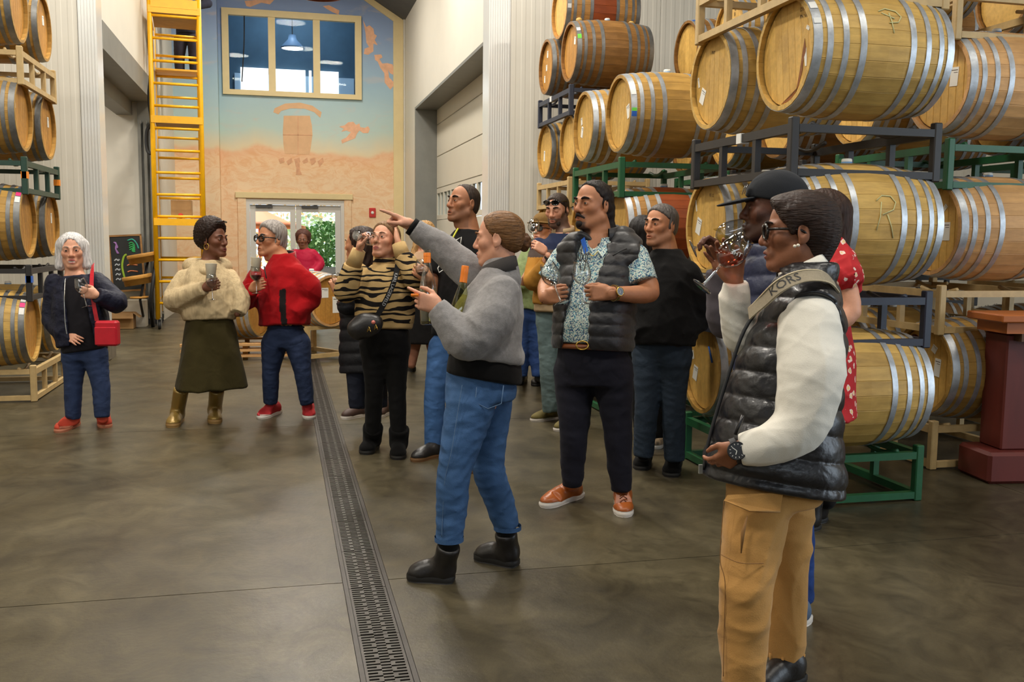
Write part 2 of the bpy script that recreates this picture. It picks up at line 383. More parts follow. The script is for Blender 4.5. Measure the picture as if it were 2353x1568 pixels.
# end wall of the barrel hall: panels left and right of the passage, ribbed corner cladding
def ribbed(x0, x1, y, z0, z1, rib=0.045, depth=0.006):
    """vertical ribbed sheet facing -Y, solid behind"""
    mb = MB(); n = max(2, int((x1-x0)/rib)); poly = []
    for k in range(n):
        a = x0+(x1-x0)*k/n; b_ = x0+(x1-x0)*(k+1)/n; w = b_-a
        poly += [(a, y), (a+0.12*w, y), (a+0.2*w, y-depth), (a+0.55*w, y-depth), (a+0.63*w, y)]
    poly += [(x1, y), (x1, y+0.08), (x0, y+0.08)]
    return mb.prism(poly[::1], z0, z1)
struct('wall_end_left', MB().box((-6.2, YE+0.02, 0), (XL-0.2, YE+0.3, 8)), M_WALL)
struct('wall_end_right', MB().box((XR+0.28, YE+0.02, 0), (10, YE+0.3, 8)), M_WALL)
for k in range(4):
    ribbed(-6.2+k*0.99, -6.2+k*0.99+0.985, YE-0.06, 0.25, 8, 0.12, 0.002).build('panel', M_WALL, bpy.data.objects['wall_end_left'])
for k in range(7):
    ribbed(XR+0.28+k*1.02, XR+0.28+k*1.02+1.015, YE-0.06, 0.25, 8, 0.12, 0.002).build('panel', M_WALL, bpy.data.objects['wall_end_right'])
struct('trim_corner_left', ribbed(XL-0.2, XL, YE-0.07, 0.25, 8, 0.03, 0.005).box((XL-0.2, YE+0.01, 0.25), (XL, YE+0.3, 8)), M_WALLP)
struct('trim_corner_right', ribbed(XR, XR+0.28, YE-0.07, 0.25, 8, 0.03, 0.005).box((XR, YE+0.01, 0.25), (XR+0.28, YE+0.3, 8)), M_WALLP)
struct('baseboard_left', MB().box((-6.2, YE-0.12, 0), (XL+0.03, YE+0.02, 0.27), None, 0.01).box((XL-0.02, YE+0.02, 0), (XL+0.03, YE+0.35, 0.27)), M_CURB)
struct('baseboard_right', MB().box((XR-0.03, YE-0.12, 0), (10, YE+0.02, 0.27), None, 0.01).box((XR-0.03, YE+0.02, 0), (XR+0.02, YE+0.35, 0.27)), M_CURB)
# passage side walls with roller-door openings
DLX, DRX = XL-3.2, XR+0.42
struct('wall_passage_left', MB().box((DLX-0.3, YE+0.3, HD), (XL, 17.4, 8)).box((DLX-0.3, 17.4, 0), (XL, YB+0.3, 8)), M_WALL)
struct('wall_passage_right', MB().box((XR, YE+0.3, HD), (DRX+0.3, 19.15, 8)).box((XR, 19.15, 0), (DRX+0.3, YB+0.3, 8)), M_WALL)
struct('trim_head_left', MB().box((XL-0.35, YE+0.3, HD-0.34), (XL+0.006, 17.4, HD-0.005)).box((XL-0.6, YE+0.3, HD-0.56), (XL-0.35, 17.4, HD-0.005)), M_STEEL)
struct('trim_head_right', MB().box((XR-0.006, YE+0.3, HD-0.05), (DRX, 19.15, HD-0.005)), M_STEEL)
struct('trim_jamb_right', MB().box((XR-0.006, 19.06, 0), (DRX, 19.15, HD-0.05)), M_STEEL)
jl = struct('trim_jamb_left', MB().box((XL-0.26, 17.3, 0), (XL+0.006, 17.4, HD-0.34)), M_STEEL)
for k in range(3): MB().box((XL-0.25+k*0.09, 17.22, 0), (XL-0.2+k*0.09, 17.3, 3.4)).build('rail', M_STEEL, jl)
# recess wall behind the left opening and panelled roller door on the right
struct('wall_recess_left', MB().box((DLX-0.3, YE+0.3, 0), (DLX, 17.4, HD)), M_DOORP)
dr = empty('door_1', (DRX, 0, 0)); dr['kind'] = 'structure'
zz = [0, 0.62, 1.24, 1.86, 2.48, 3.1, 3.72, 4.06]
for i in range(len(zz)-1):
    if i == 3: continue
    MB().box((0, YE+0.3, zz[i]+0.006), (0.05, 19.06, zz[i+1]-0.006), None, 0.006).build('panel', M_DOORP, dr)
fr = MB().box((0, YE+0.3, 1.866), (0.05, 19.06, 1.95)).box((0, YE+0.3, 2.38), (0.05, 19.06, 2.474))
n_p = 8
for k in range(n_p+1):
    yk = YE+0.3+(19.06-YE-0.3)*k/n_p; fr.box((0, yk-0.05, 1.95), (0.05, yk+0.05, 2.38))
fr.build('window_frame', M_DOORP, dr)
for k in range(n_p):
    y0 = YE+0.3+(19.06-YE-0.3)*k/n_p+0.05; y1 = YE+0.3+(19.06-YE-0.3)*(k+1)/n_p-0.05
    MB().box((0.02, y0, 1.95), (0.028, y1, 2.38)).build('pane', M_PANE, dr)
    MB().box((0.0, (y0+y1)/2-0.02, 1.95), (0.05, (y0+y1)/2+0.02, 2.38)).build('mullion', M_DOORP, dr)
# back wall with the mural: openings for the double door and the high window
DX_, DXX, DZ = -0.69, 1.32, 2.27; WX0, WX1, WZ0, WZ1 = -1.06, 1.66, 4.42, 6.05
bw = MB().box((XL, YB, 0), (DX_, YB+0.25, WZ0)).box((DXX, YB, 0), (XR, YB+0.25, WZ0)).box((DX_, YB, DZ), (DXX, YB+0.25, WZ0))
bw.box((XL, YB, WZ0), (WX0, YB+0.25, WZ1)).box((WX1, YB, WZ0), (XR, YB+0.25, WZ1)).box((XL, YB, WZ1), (XR, YB+0.25, 8))
back = struct('wall_back', bw, M_MURAL)
MB().box((XL, YB-0.32, 0), (-1.18, YB, 8)).build('trim_pilaster', M_MURAL, None, 'structure')
struct('trim_mural_right', MB().box((2.37, YB-0.02, 0), (2.58, YB, 8), None, 0.005), M_CREAM)
struct('trim_corner_back', MB().box((2.58, YB-0.12, 0), (XR, YB, 8), None, 0.01), M_WALL)
sl = MB()
Mg = axes_matrix((0, YB, 0), (1, 0, 0), (0, 0, 1), (0, -1, 0))
sl.prism([(0.95, 7.05), (2.62, 6.05), (2.62, 6.62), (1.4, 7.4)], 0.03, 2.6, Mg); struct('ceiling_slope', sl, M_CEIL)
tr = MB().prism([(0.80, 7.05), (2.40, 6.02), (2.40, 6.2), (1.0, 7.12)], 0.0, 0.03, Mg); struct('trim_gable', tr, M_CREAM)
# door casing, frame, leaves
struct('trim_door_head', MB().box((-0.90, YB-0.06, DZ+0.02), (1.50, YB, DZ+0.14), None, 0.006), M_CREAM)
struct('trim_door_left', MB().box((-0.86, YB-0.035, 0), (DX_, YB, DZ+0.02), None, 0.006), M_MURAL)
struct('trim_door_right', MB().box((DXX, YB-0.035, 0), (1.47, YB, DZ+0.02), None, 0.006), M_MURAL)
d2 = empty('door_2', (0, YB+0.1, 0)); d2['kind'] = 'structure'
MB().box((DX_, -0.1, 0), (DX_+0.07, 0.1, DZ)).box((DXX-0.07, -0.1, 0), (DXX, 0.1, DZ)).box((DX_+0.07, -0.1, DZ-0.1), (DXX-0.07, 0.1, DZ)).build('door_frame', M_WHITE, d2)
def leaf(x0, x1, y):
    b = MB(); s = 0.11
    b.box((x0, y, 0.01), (x0+s, y+0.05, DZ-0.11)).box((x1-s, y, 0.01), (x1, y+0.05, DZ-0.11)).box((x0+s, y, DZ-0.25), (x1-s, y+0.05, DZ-0.11)).box((x0+s, y, 0.01), (x1-s, y+0.05, 0.26))
    o = b.build('door_leaf', M_WHITE, d2)
    MB().box((x0+s, y+0.02, 0.26), (x1-s, y+0.028, DZ-0.25)).build('pane', M_PANE, o)
    MB().box((x0+0.12, y-0.06, DZ-0.17), (x0+0.46, y-0.005, DZ-0.12)).bar((x0+0.3, y-0.03, DZ-0.13), (x0+0.62, y-0.05, DZ-0.06), 0.03, 0.02).build('door_closer', M_DARKSTEEL, o)
    MB().tube([(x1-0.06 if x0 < 0 else x0+0.06, y-0.06, 0.9), (x1-0.06 if x0 < 0 else x0+0.06, y-0.06, 1.25)], 0.014).build('handle', M_STEEL, o)
    return o
mid = (DX_+DXX)/2
leaf(DX_+0.075, mid-0.004, -0.02); leaf(mid+0.004, DXX-0.075, -0.02)
# high window: frame, mullions, three panes, and the tasting loft behind it
w1 = empty('window_1', (0, YB, 0)); w1['kind'] = 'structure'
f = 0.09
MB().box((WX0-0.04, -0.07, WZ0-0.04), (WX0+f, 0.05, WZ1+0.04)).box((WX1-f, -0.07, WZ0-0.04), (WX1+0.04, 0.05, WZ1+0.04)).box((WX0+f, -0.07, WZ1-f), (WX1-f, 0.05, WZ1+0.04)).box((WX0+f, -0.07, WZ0-0.04), (WX1-f, 0.05, WZ0+f-0.03)).build('window_frame', M_CREAM, w1)
mxs = [WX0+f, WX0+f+0.78, WX0+f+0.92, WX1-f-0.86, WX1-f-0.72, WX1-f]
for a, b_ in ((mxs[1], mxs[2]), (mxs[3], mxs[4])): MB().box((a, -0.05, WZ0+f-0.03), (b_, 0.05, WZ1-f)).build('mullion', M_CREAM, w1)
for a, b_ in ((mxs[0], mxs[1]), (mxs[2], mxs[3]), (mxs[4], mxs[5])): MB().box((a, 0.0, WZ0+f-0.03), (b_, 0.008, WZ1-f)).build('pane', M_PANE, w1)
M_LOFT = mat('loft_blue_paint', srgb(66, 96, 116), 0.7, noise=(2, 0.15))
struct('wall_loft', MB().box((-2.5, YB+3.2, 3.6), (3.2, YB+3.4, 8)).box((-2.7, YB+0.25, 3.6), (-2.5, YB+3.4, 8)).box((3.2, YB+0.25, 3.6), (3.4, YB+3.4, 8)).box((-2.7, YB+0.25, 3.5), (3.4, YB+3.4, 3.6)).box((-2.7, YB+0.25, 7.9), (3.4, YB+3.4, 8)), M_LOFT)
M_SKYP = emit('daylit_window', (0.95, 0.98, 1.0), 2.2)
lw = empty('window_2', (0, YB+3.2, 0)); lw['kind'] = 'structure'
MB().box((-1.0, -0.06, 4.3), (1.78, -0.0, 5.32)).build('window_frame', mat('loft_window_frame', srgb(176, 205, 226), 0.5), lw)
_lp = [onY(x, 188, YB+3.14) for x in (553, 617, 631, 702, 710, 716, 730, 778)]
for i in (0, 2, 4, 6):
    MB().box((_lp[i][0], -0.075, float(onY(665, 216, YB+3.14)[2])-.4), (_lp[i+1][0], -0.062, float(onY(665, 160, YB+3.14)[2]))).build("pane", M_SKYP, lw)
# ------------------------------------------------------------------ wine barrels
BL, RB, RE, NST = 0.86, 0.352, 0.312, 26
def wood(name, col, dark=0.25, stain=None):
    m = bpy.data.materials.new(name); m.use_nodes = True; nt = m.node_tree; N = nt.nodes; L = nt.links; b = N['Principled BSDF']
    b.inputs['Roughness'].default_value = 0.52; b.inputs['Specular IOR Level'].default_value = 0.35
    tc = N.new('ShaderNodeTexCoord'); oi = N.new('ShaderNodeObjectInfo')
    off = N.new('ShaderNodeVectorMath'); off.operation = 'MULTIPLY_ADD'; L.new(oi.outputs['Random'], off.inputs[0]); off.inputs[1].default_value = (13, 7, 5); L.new(tc.outputs['Object'], off.inputs[2])
    def nz(st, scale, det=6):
        mp = N.new('ShaderNodeMapping'); mp.inputs['Scale'].default_value = st; L.new(off.outputs[0], mp.inputs[0])
        n = N.new('ShaderNodeTexNoise'); n.inputs['Scale'].default_value = scale; n.inputs['Detail'].default_value = det; n.inputs['Roughness'].default_value = .62; L.new(mp.outputs[0], n.inputs['Vector']); return n.outputs['Fac']
    r = N.new('ShaderNodeValToRGB'); L.new(nz((0.18, 1, 1), 26), r.inputs[0]); e = r.color_ramp.elements
    e[0].position = .3; e[0].color = (*[c*(1-dark) for c in col], 1); e[1].position = .72; e[1].color = (*[min(1, c*(1+dark*.55)) for c in col], 1)
    r2 = N.new('ShaderNodeValToRGB'); L.new(nz((1, 1, 1), 2.6, 4), r2.inputs[0]); e = r2.color_ramp.elements
    e[0].position = .35; e[0].color = (0.72, 0.68, 0.62, 1); e[1].position = .6; e[1].color = (1, 1, 1, 1)
    mx = N.new('ShaderNodeMix'); mx.data_type = 'RGBA'; mx.blend_type = 'MULTIPLY'; mx.inputs['Factor'].default_value = .7; L.new(r.outputs[0], mx.inputs[6]); L.new(r2.outputs[0], mx.inputs[7])
    mr = N.new('ShaderNodeMapRange'); mr.inputs['To Min'].default_value = .93; mr.inputs['To Max'].default_value = 1.06; L.new(oi.outputs['Random'], mr.inputs['Value'])
    m2 = N.new('ShaderNodeMix'); m2.data_type = 'RGBA'; m2.blend_type = 'MULTIPLY'; m2.inputs['Factor'].default_value = 1; L.new(mx.outputs[2], m2.inputs[6]); L.new(mr.outputs[0], m2.inputs[7])
    out = m2.outputs[2]
    if stain:      # red wine stain round the middle
        sx = N.new('ShaderNodeSeparateXYZ'); L.new(tc.outputs['Object'], sx.inputs[0])
        mr2 = N.new('ShaderNodeMapRange'); mr2.inputs['From Min'].default_value = .17; mr2.inputs['From Max'].default_value = .13
        ab = N.new('ShaderNodeMath'); ab.operation = 'SUBTRACT'; ab.inputs[1].default_value = BL/2; L.new(sx.outputs[0], ab.inputs[0])
        ab2 = N.new('ShaderNodeMath'); ab2.operation = 'ABSOLUTE'; L.new(ab.outputs[0], ab2.inputs[0]); L.new(ab2.outputs[0], mr2.inputs['Value'])
        m3 = N.new('ShaderNodeMix'); m3.data_type = 'RGBA'; m3.blend_type = 'MULTIPLY'; L.new(mr2.outputs[0], m3.inputs['Factor']); L.new(out, m3.inputs[6]); m3.inputs[7].default_value = (*stain, 1); out = m3.outputs[2]
    L.new(out, b.inputs['Base Color'])
    bp = N.new('ShaderNodeBump'); bp.inputs['Strength'].default_value = .25; bp.inputs['Distance'].default_value = .004; L.new(nz((0.15, 1, 1), 60, 4), bp.inputs['Height']); L.new(bp.outputs[0], b.inputs['Normal'])
    MATS[name] = m; return m
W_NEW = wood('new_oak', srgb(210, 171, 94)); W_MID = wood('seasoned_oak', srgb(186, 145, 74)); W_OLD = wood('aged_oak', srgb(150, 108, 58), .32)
W_RED = wood('wine_stained_oak', srgb(188, 138, 74), .28, (0.62, 0.26, 0.2)); W_PINK = wood('pale_rinsed_oak', srgb(216, 168, 112), .2)
W_HEAD = wood('oak_head', srgb(218, 175, 94), .18); W_HEADD = wood('oak_head_dark', srgb(196, 142, 66), .2)
M_HOOP = mat('galvanised_hoop', srgb(186, 190, 194), 0.44, metal=0.7, noise=(14, 0.25), bump=(30, 0.12), rnd=.08)
M_HOOPD = mat('weathered_hoop', srgb(128, 128, 126), 0.5, metal=0.6, noise=(14, 0.25), rnd=.08)
M_RIVET = mat('rivet_steel', srgb(190, 190, 186), .3, metal=.9)
M_BUNG = mat('white_silicone_bung', srgb(226, 226, 218), .5); M_BUNGB = mat('blue_bung_collar', srgb(110, 150, 190), .5)
M_LABEL = mat('white_label_paper', srgb(232, 230, 222), .7); M_INK = mat('stencil_ink', srgb(62, 46, 30), .8); M_CHALK = mat('pale_chalk', srgb(206, 204, 150), .9)
M_TAPE = {k: mat(k+'_tape', srgb(*c), .5) for k, c in dict(pink=(235, 60, 130), green=(110, 215, 60), blue=(40, 96, 190), orange=(240, 140, 30), white=(230, 230, 226)).items()}
def rad(x): return RB-(RB-RE)*abs((x-BL/2)/(BL/2))**1.9
def stave_mesh():
    mb = MB(); da = math.pi/NST; xs = [BL*k/8 for k in range(9)]; vs = []
    for x in xs:
        r = rad(x); ri = r-.026
        for a, rr in ((-da+.0012, r-.0014), (-da+.009, r), (da-.009, r), (da-.0012, r-.0014), (da-.0012, ri), (-da+.0012, ri)):
            vs.append((x, rr*math.sin(a), rr*math.cos(a)))
    fs = []
    for k in range(8):
        for j in range(6): l = (j+1) % 6; fs.append((k*6+j, (k+1)*6+j, (k+1)*6+l, k*6+l))
    fs.append((0, 1, 2, 3, 4, 5)); fs.append(tuple(8*6+j for j in (5, 4, 3, 2, 1, 0)))
    mb.add(vs, fs); return mb.mesh('stave')
def hoop_mesh(x0, x1, rivets=True):
    mb = MB(); n = 48; t = .0035; prof = [(x0, rad(x0)-.001), (x0, rad(x0)+t), (x1, rad(x1)+t), (x1, rad(x1)-.001)]
    vs = []; fs = []
    for x, r in prof:
        for k in range(n):
            a = 2*math.pi*k/n; vs.append((x, r*math.sin(a), r*math.cos(a)))
    for i in range(3):
        for k in range(n): l = (k+1) % n; fs.append((k, l, n+l, n+k))
        mb.add(vs[i*n:(i+2)*n], fs, True); fs = []
    if rivets:       # overlapping lap joint and two rivets near the top
        a0 = .12; xm = (x0+x1)/2
        vs = []
        for x in (x0+.001, x1-.001):
            for q in range(6):
                a = a0+.16*q/5; vs.append((x, (rad(x)+2*t)*math.sin(a), (rad(x)+2*t)*math.cos(a)))
        mb.add(vs, [(q, q+1, 6+q+1, 6+q) for q in range(5)]+[(0, 6, 6, 0)][:0], False)
        for a in (a0+.04, a0+.12):
            c = Vector((xm, (rad(xm)+2*t)*math.sin(a), (rad(xm)+2*t)*math.cos(a))); nrm = Vector((0, math.sin(a), math.cos(a))); u = Vector((1, 0, 0)); v = nrm.cross(u)
            ring = [c+(u*math.cos(2*math.pi*k/8)+v*math.sin(2*math.pi*k/8))*.0065 for k in range(8)]
            top = [p+nrm*.004-(p-c)*.45 for p in ring]
            mb.add(ring+top, [tuple(range(8, 16))]+[(k, (k+1) % 8, 8+(k+1) % 8, 8+k) for k in range(8)], True)
    return mb.mesh('hoop')
def plank_meshes(xh, npl=8):
    """head boards, running upright, edges eased; clipped to the head disc"""
    R = RE-.03; out = []; ws = [-R+2*R*k/npl for k in range(npl+1)]
    for k in range(npl):
        y0, y1 = ws[k]+.0008, ws[k+1]-.0008; ysub = [y0, y0+.003]+[y0+(y1-y0)*q/4 for q in (1, 2, 3)]+[y1-.003, y1]
        mb = MB(); vs = []; fs = []
        for i, y in enumerate(ysub):
            h = math.sqrt(max(R*R-y*y, 1e-5)); x = xh+(.0022 if i in (0, len(ysub)-1) else 0)
            vs += [(x, y, -h), (x, y, h)]
        n = len(ysub)
        for i in range(n-1): fs.append((2*i, 2*i+1, 2*i+3, 2*i+2))
        b = len(vs); vs += [(xh+.02, v[1], v[2]) for v in vs]
        for i in range(n-1): fs.append((b+2*i, b+2*i+2, b+2*i+3, b+2*i+1))
        ring = [2*i for i in range(n)]+[2*i+1 for i in range(n-1, -1, -1)]
        for i in range(len(ring)):
            p, q = ring[i], ring[(i+1) % len(ring)]; fs.append((p, q, b+q, b+p))
        mb.add(vs, fs); out.append(mb.mesh('plank'))
    return out
ST_ME = stave_mesh()
HOOPS = [(0.004, .052), (.078, .11), (.165, .197), (.262, .298)]
HOOP_ME = [hoop_mesh(a, b) for a, b in HOOPS]+[hoop_mesh(BL-b, BL-a) for a, b in HOOPS]
PL_ME = plank_meshes(.034)
_mb = MB(); _mb.lathe([(0.0001, BL-.034), (RE-.03, BL-.034), (RE-.03, BL-.05), (0.0001, BL-.05)], 24, Matrix(((0, 0, 1, 0), (0, 1, 0, 0), (1, 0, 0, 0), (0, 0, 0, 1))), False)
BACK_ME = _mb.mesh('barrel_head')
_mb = MB(); _mb.lathe([(RE-.03, .034), (RE-.03, .038), (0.05, .04), (0.0001, .04)], 24, Matrix(((0, 0, 1, 0), (0, 1, 0, 0), (1, 0, 0, 0), (0, 0, 0, 1))), False)
HEAD_ME = _mb.mesh('barrel_head')
_mb = MB()                                      # joined staves for barrels that only show in gaps
for k in range(NST):
    a = 2*math.pi*k/NST; R_ = Matrix.Rotation(a, 4, 'X'); b = len(_mb.v)
    _mb.add([v.co for v in ST_ME.vertices], [tuple(p.vertices) for p in ST_ME.polygons], False, R_)
STS_ME = _mb.mesh('staves')
def bung_mesh(h):
    M = Matrix.Translation((BL/2, 0, RB-.004)); return MB().lathe([(.024, 0), (.03, .004), (.03, h-.006), (.025, h), (0.0001, h)], 16, M).mesh('bung')
BUNG_ME = bung_mesh(.03); BUNGB_ME = MB().lathe([(.031, .0), (.031, .012), (.028, .012)], 16, Matrix.Translation((BL/2, 0, RB-.004))).mesh('bung_collar')
def mlink(name, me, m, parent, rx=0.0):
    o = bpy.data.objects.new(name, me); COL.objects.link(o); o.parent = parent
    if len(me.materials) == 0: me.materials.append(m)
    o.material_slots[0].link = 'OBJECT'; o.material_slots[0].material = m
    if rx: o.rotation_euler = (rx, 0, 0)
    return o
def on_stave(x, a, lift=.003):
    """point on the bulge: x along the axis, a angle from the top"""
    r = rad(x)+lift; return (x, r*math.sin(a), r*math.cos(a))
def barrel(loc, az, label, wood_m, head_m=None, full=True, hoop=None, rest='up', stickers=(), chalk=None, bung=True, ink=None, spin=0.0, planks=True, group='wine barrels'):
    """loc = centre of the front head; az = heading of the axis from front head to back"""
    t = empty('wine_barrel', loc, az); tag(t, label, 'barrel', group)
    hoop = hoop or M_HOOP; head_m = head_m or W_HEAD
    if full:
        for k in range(NST): mlink('stave', ST_ME, wood_m, t, 2*math.pi*k/NST)
    else: mlink('staves', STS_ME, wood_m, t)['kind'] = 'stuff'
    for me in HOOP_ME: mlink('hoop', me, hoop, t)
    h = mlink('barrel_head', HEAD_ME, head_m, t, spin)
    if planks:
        for me in PL_ME: mlink('plank', me, head_m, h)
    mlink('barrel_head', BACK_ME, head_m, t)
    if bung:
        b = mlink('bung', BUNG_ME, M_BUNG, t)
        if full: mlink('bung_collar', BUNGB_ME, M_BUNGB, b)
    for s in stickers:
        if s[0] == 'head':                    # ('head', y, z, w, h, tilt)
            _, y, z, w, hh, ti = s; M = Matrix.Translation((.0325, y, z)) @ Matrix.Rotation(ti, 4, 'X')
            MB().box((-.0012, -w/2, -hh/2), (0.001, w/2, hh/2), M).build('paper_label', M_LABEL, t)
            MB().box((-.0016, -w*.4, hh*.32), (-.0011, w*.4, hh*.36), M).box((-.0016, -w*.4, hh*.2), (-.0011, w*.1, hh*.23), M).build('label_print', M_INK, t)
        else:                                  # ('hoop', colour, angle, span)
            _, c, a, sp = s; vs = []; fs = []
            for i in range(4):
                aa = a+sp*i/3
                for x in (.008, .048): vs.append(on_stave(x, aa, .006))
            for i in range(3): fs.append((2*i, 2*i+2, 2*i+3, 2*i+1))
            MB().add(vs, fs).build('tape_strip', M_TAPE[c], t)
    if chalk:
        for st in chalk: MB().tube([on_stave(x, a, .002) for x, a in st], .0032, 5).build('chalk_stroke', M_CHALK, t)
    if ink:                                    # small stencilled words burnt in the head
        for (txt, y, z, size, ti) in ink:
            v, f = text_polys(txt, size); M = Matrix.Translation((.0325, y, z)) @ Matrix.Rotation(ti, 4, 'X')
            MB().add([(0, -px, pz) for px, pz in [(q[0], q[1]) for q in v]], f, False, M).build('stencil_print', M_INK, t)
    return t
# ------------------------------------------------------------------ steel barrel racks
RKL, RKD = 1.31, 0.94
def rack(loc, colr, label, tags=(), depth=RKD, floor=False, az=0.0):
    """two-barrel rack: loc = its front corner nearest -Y; front faces -X"""
    t = empty('barrel_rack', loc, az); tag(t, label, 'rack', 'steel barrel racks')
    s = .05; H = .33
    for x in (0, depth-s):
        for y in (0, RKL-s): MB().box((x, y, 0), (x+s, y+s, H), None, .006).build('post', colr, t)
        MB().box((x+.004, s, .245), (x+s-.004, RKL-s, .295)).build('rail', colr, t)
        MB().box((x+.004, s, .012), (x+s-.004, RKL-s, .056)).build('rail', colr, t)
        for k in (1, 2):
            y = RKL*k/3; MB().box((x+.006, y-.02, .056), (x+s-.006, y+.02, .245)).build('upright', colr, t)
    for y in (0.004, RKL-s+.004):
        MB().box((s, y, .25), (depth-s, y+.042, .292)).build('crossbar', colr, t)
        MB().box((s, y, .014), (depth-s, y+.042, .054)).build('crossbar', colr, t)
    for yc in (.2, 1.11):                      # curved cradles under each barrel
        for x in (.14, depth-.17):
            pts = [(x, yc+RB*math.sin(a)*.98, .295+RB*.9-RB*.9*math.cos(a)+.0) for a in np.linspace(-.55, .55, 7)]
            pts = [(p[0], min(max(p[1], .02), RKL-.02), min(p[2]-.03, .3)) for p in pts]
            MB().tube(pts, .014, 6).build('cradle', colr, t)
    for (c, y, z) in tags:
        MB().box((-.002, y-.03, z-.03), (s+.001, y+.03, z+.03)).build('tape_band' if c != 'label' else 'label_plate', M_TAPE['white'] if c == 'label' else M_TAPE[c], t)
    return t
RK_GREEN = mat('green_rack_paint', srgb(24, 84, 48), .45, noise=(12, .15)); RK_BLACK = mat('black_rack_paint', srgb(40, 37, 36), .5, noise=(12, .15))
RK_TAN = mat('tan_rack_paint', srgb(190, 162, 112), .5, noise=(12, .14)); RK_BLUE = mat('dark_blue_rack_paint', srgb(42, 47, 62), .45, noise=(12, .15)); RK_DG = mat('dark_green_rack_paint', srgb(38, 66, 54), .45, noise=(12, .15))
ZB = lambda n: .655+.945*(n-1)
ZR = lambda n: max(0.0, -.045+.945*(n-1))
ORD = ['', 'first', 'second', 'third', 'fourth', 'fifth']
XA = 2.735
P_CH = [[(.40, -1.05), (.47, -1.14)], [(.385, -1.02), (.43, -.96), (.49, -1.0), (.515, -1.1), (.49, -1.2), (.435, -1.22)], [(.445, -1.04), (.45, -1.2), (.455, -1.38)]]
R_CH = [[(.44, -1.22), (.425, -1.45), (.405, -1.66)], [(.41, -1.2), (.45, -1.11), (.505, -1.12), (.53, -1.22), (.51, -1.34), (.44, -1.42)], [(.47, -1.42), (.495, -1.6), (.515, -1.78)]]
# the column nearest the drinkers (A), two further along (B, C) and a second row behind
colA = {(3, 0): dict(w=W_NEW, chalk=P_CH, st=[('hoop', 'white', -.95, .16), ('hoop', 'white', -1.25, .1), ('head', -.2, .1, .035, .02, .5)], ink=[('DT', -.13, .21, .03, .1), ('PN NV', -.15, .17, .028, .1)], lab='pale oak barrel chalked with a P, highest of its tower'),
        (2, 0): dict(w=W_NEW, chalk=R_CH, st=[], lab='pale oak barrel chalked with an R, behind the woman in the floral dress'),
        (1, 0): dict(w=W_NEW, st=[], lab='pale oak barrel near the floor, below the barrel chalked with an R'),
        (3, 1): dict(w=W_NEW, st=[('head', .17, -.08, .07, .1, .5), ('head', .24, .02, .02, .07, -.3)], ink=[('INT', .02, .18, .03, .2)], lab='pale oak barrel beside the one chalked P, white label on its head'),
        (2, 1): dict(w=W_NEW, st=[('head', .17, .0, .075, .11, .35), ('head', .22, .14, .015, .08, -.3)], ink=[('VS 12', -.02, .2, .03, .1)], lab='pale oak barrel whose head is beside the black cap'),
        (1, 1): dict(w=W_MID, st=[('head', .15, -.06, .07, .1, .25), ('head', .2, .06, .03, .06, -.3)], lab='oak barrel near the floor with a blue chalk dash on its head')}
def head_stain(t):
    for poly, m in (([(-.19, -.02), (-.17, .05), (-.155, -.01), (-.13, -.12), (-.10, -.22), (-.04, -.262), (.06, -.27), (.0, -.252), (-.07, -.235), (-.12, -.2), (-.155, -.13), (-.165, -.07)], W_STAIN), ([(-.20, -.06), (-.19, .0), (-.182, -.03), (-.172, -.05), (-.18, -.08), (-.185, -.1), (-.2, -.1)], M_LABEL)):
        MB().prism([(y, z) for y, z in poly], 0, .0015, axes_matrix((.0335, 0, 0), (0, 1, 0), (0, 0, 1), (-1, 0, 0))).build('leak_stain' if m is W_STAIN else 'dried_residue', m, t)
W_STAIN = wood('wine_leak_stain', srgb(146, 86, 30), .3)
for (lv, k), d in colA.items():
    barrel((XA, 4.97+.95*k, ZB(lv)), random.uniform(-.012, .012), d['lab'], d['w'], chalk=d.get('chalk'), stickers=d['st'], ink=d.get('ink'), spin=random.uniform(-.2, .2))
head_stain([o for o in COL.objects if o.get('label', '').startswith('pale oak barrel chalked with a P')][0])
MB().tube([(XA+.03, 5.86, .80), (XA+.03, 5.80, .70)], .007, 5).build('blue_chalk_mark', M_TAPE['blue'], None)
bpy.data.objects['blue_chalk_mark'].parent = [o for o in COL.objects if o.get('label', '').startswith('oak barrel near the floor with a blue')][0]
_o = bpy.data.objects['blue_chalk_mark']; _o.matrix_parent_inverse = Matrix.Translation((-XA, -5.92, -ZB(1)))
rack((XA-.046, 4.76, ZR(4)), RK_TAN, 'tan steel rack above the barrel chalked with a P')
rack((XA-.046, 4.76, ZR(3)), RK_BLACK, 'black steel rack under the barrel chalked with a P', [('label', .62, .27)])
rack((XA-.046, 4.76, ZR(2)), RK_BLUE, 'dark blue steel rack under the barrel chalked with an R')
rack((XA-.046, 4.76, ZR(1)), RK_GREEN, 'green steel floor rack behind the black quilted vests')
for k in (0, 1): barrel((XA, 4.97+.95*k, ZB(4)), 0, ['oak barrel in the tan rack above the P barrel', 'oak barrel in the tan rack, second from its open end'][k], W_MID, full=False)
YBn = 7.68
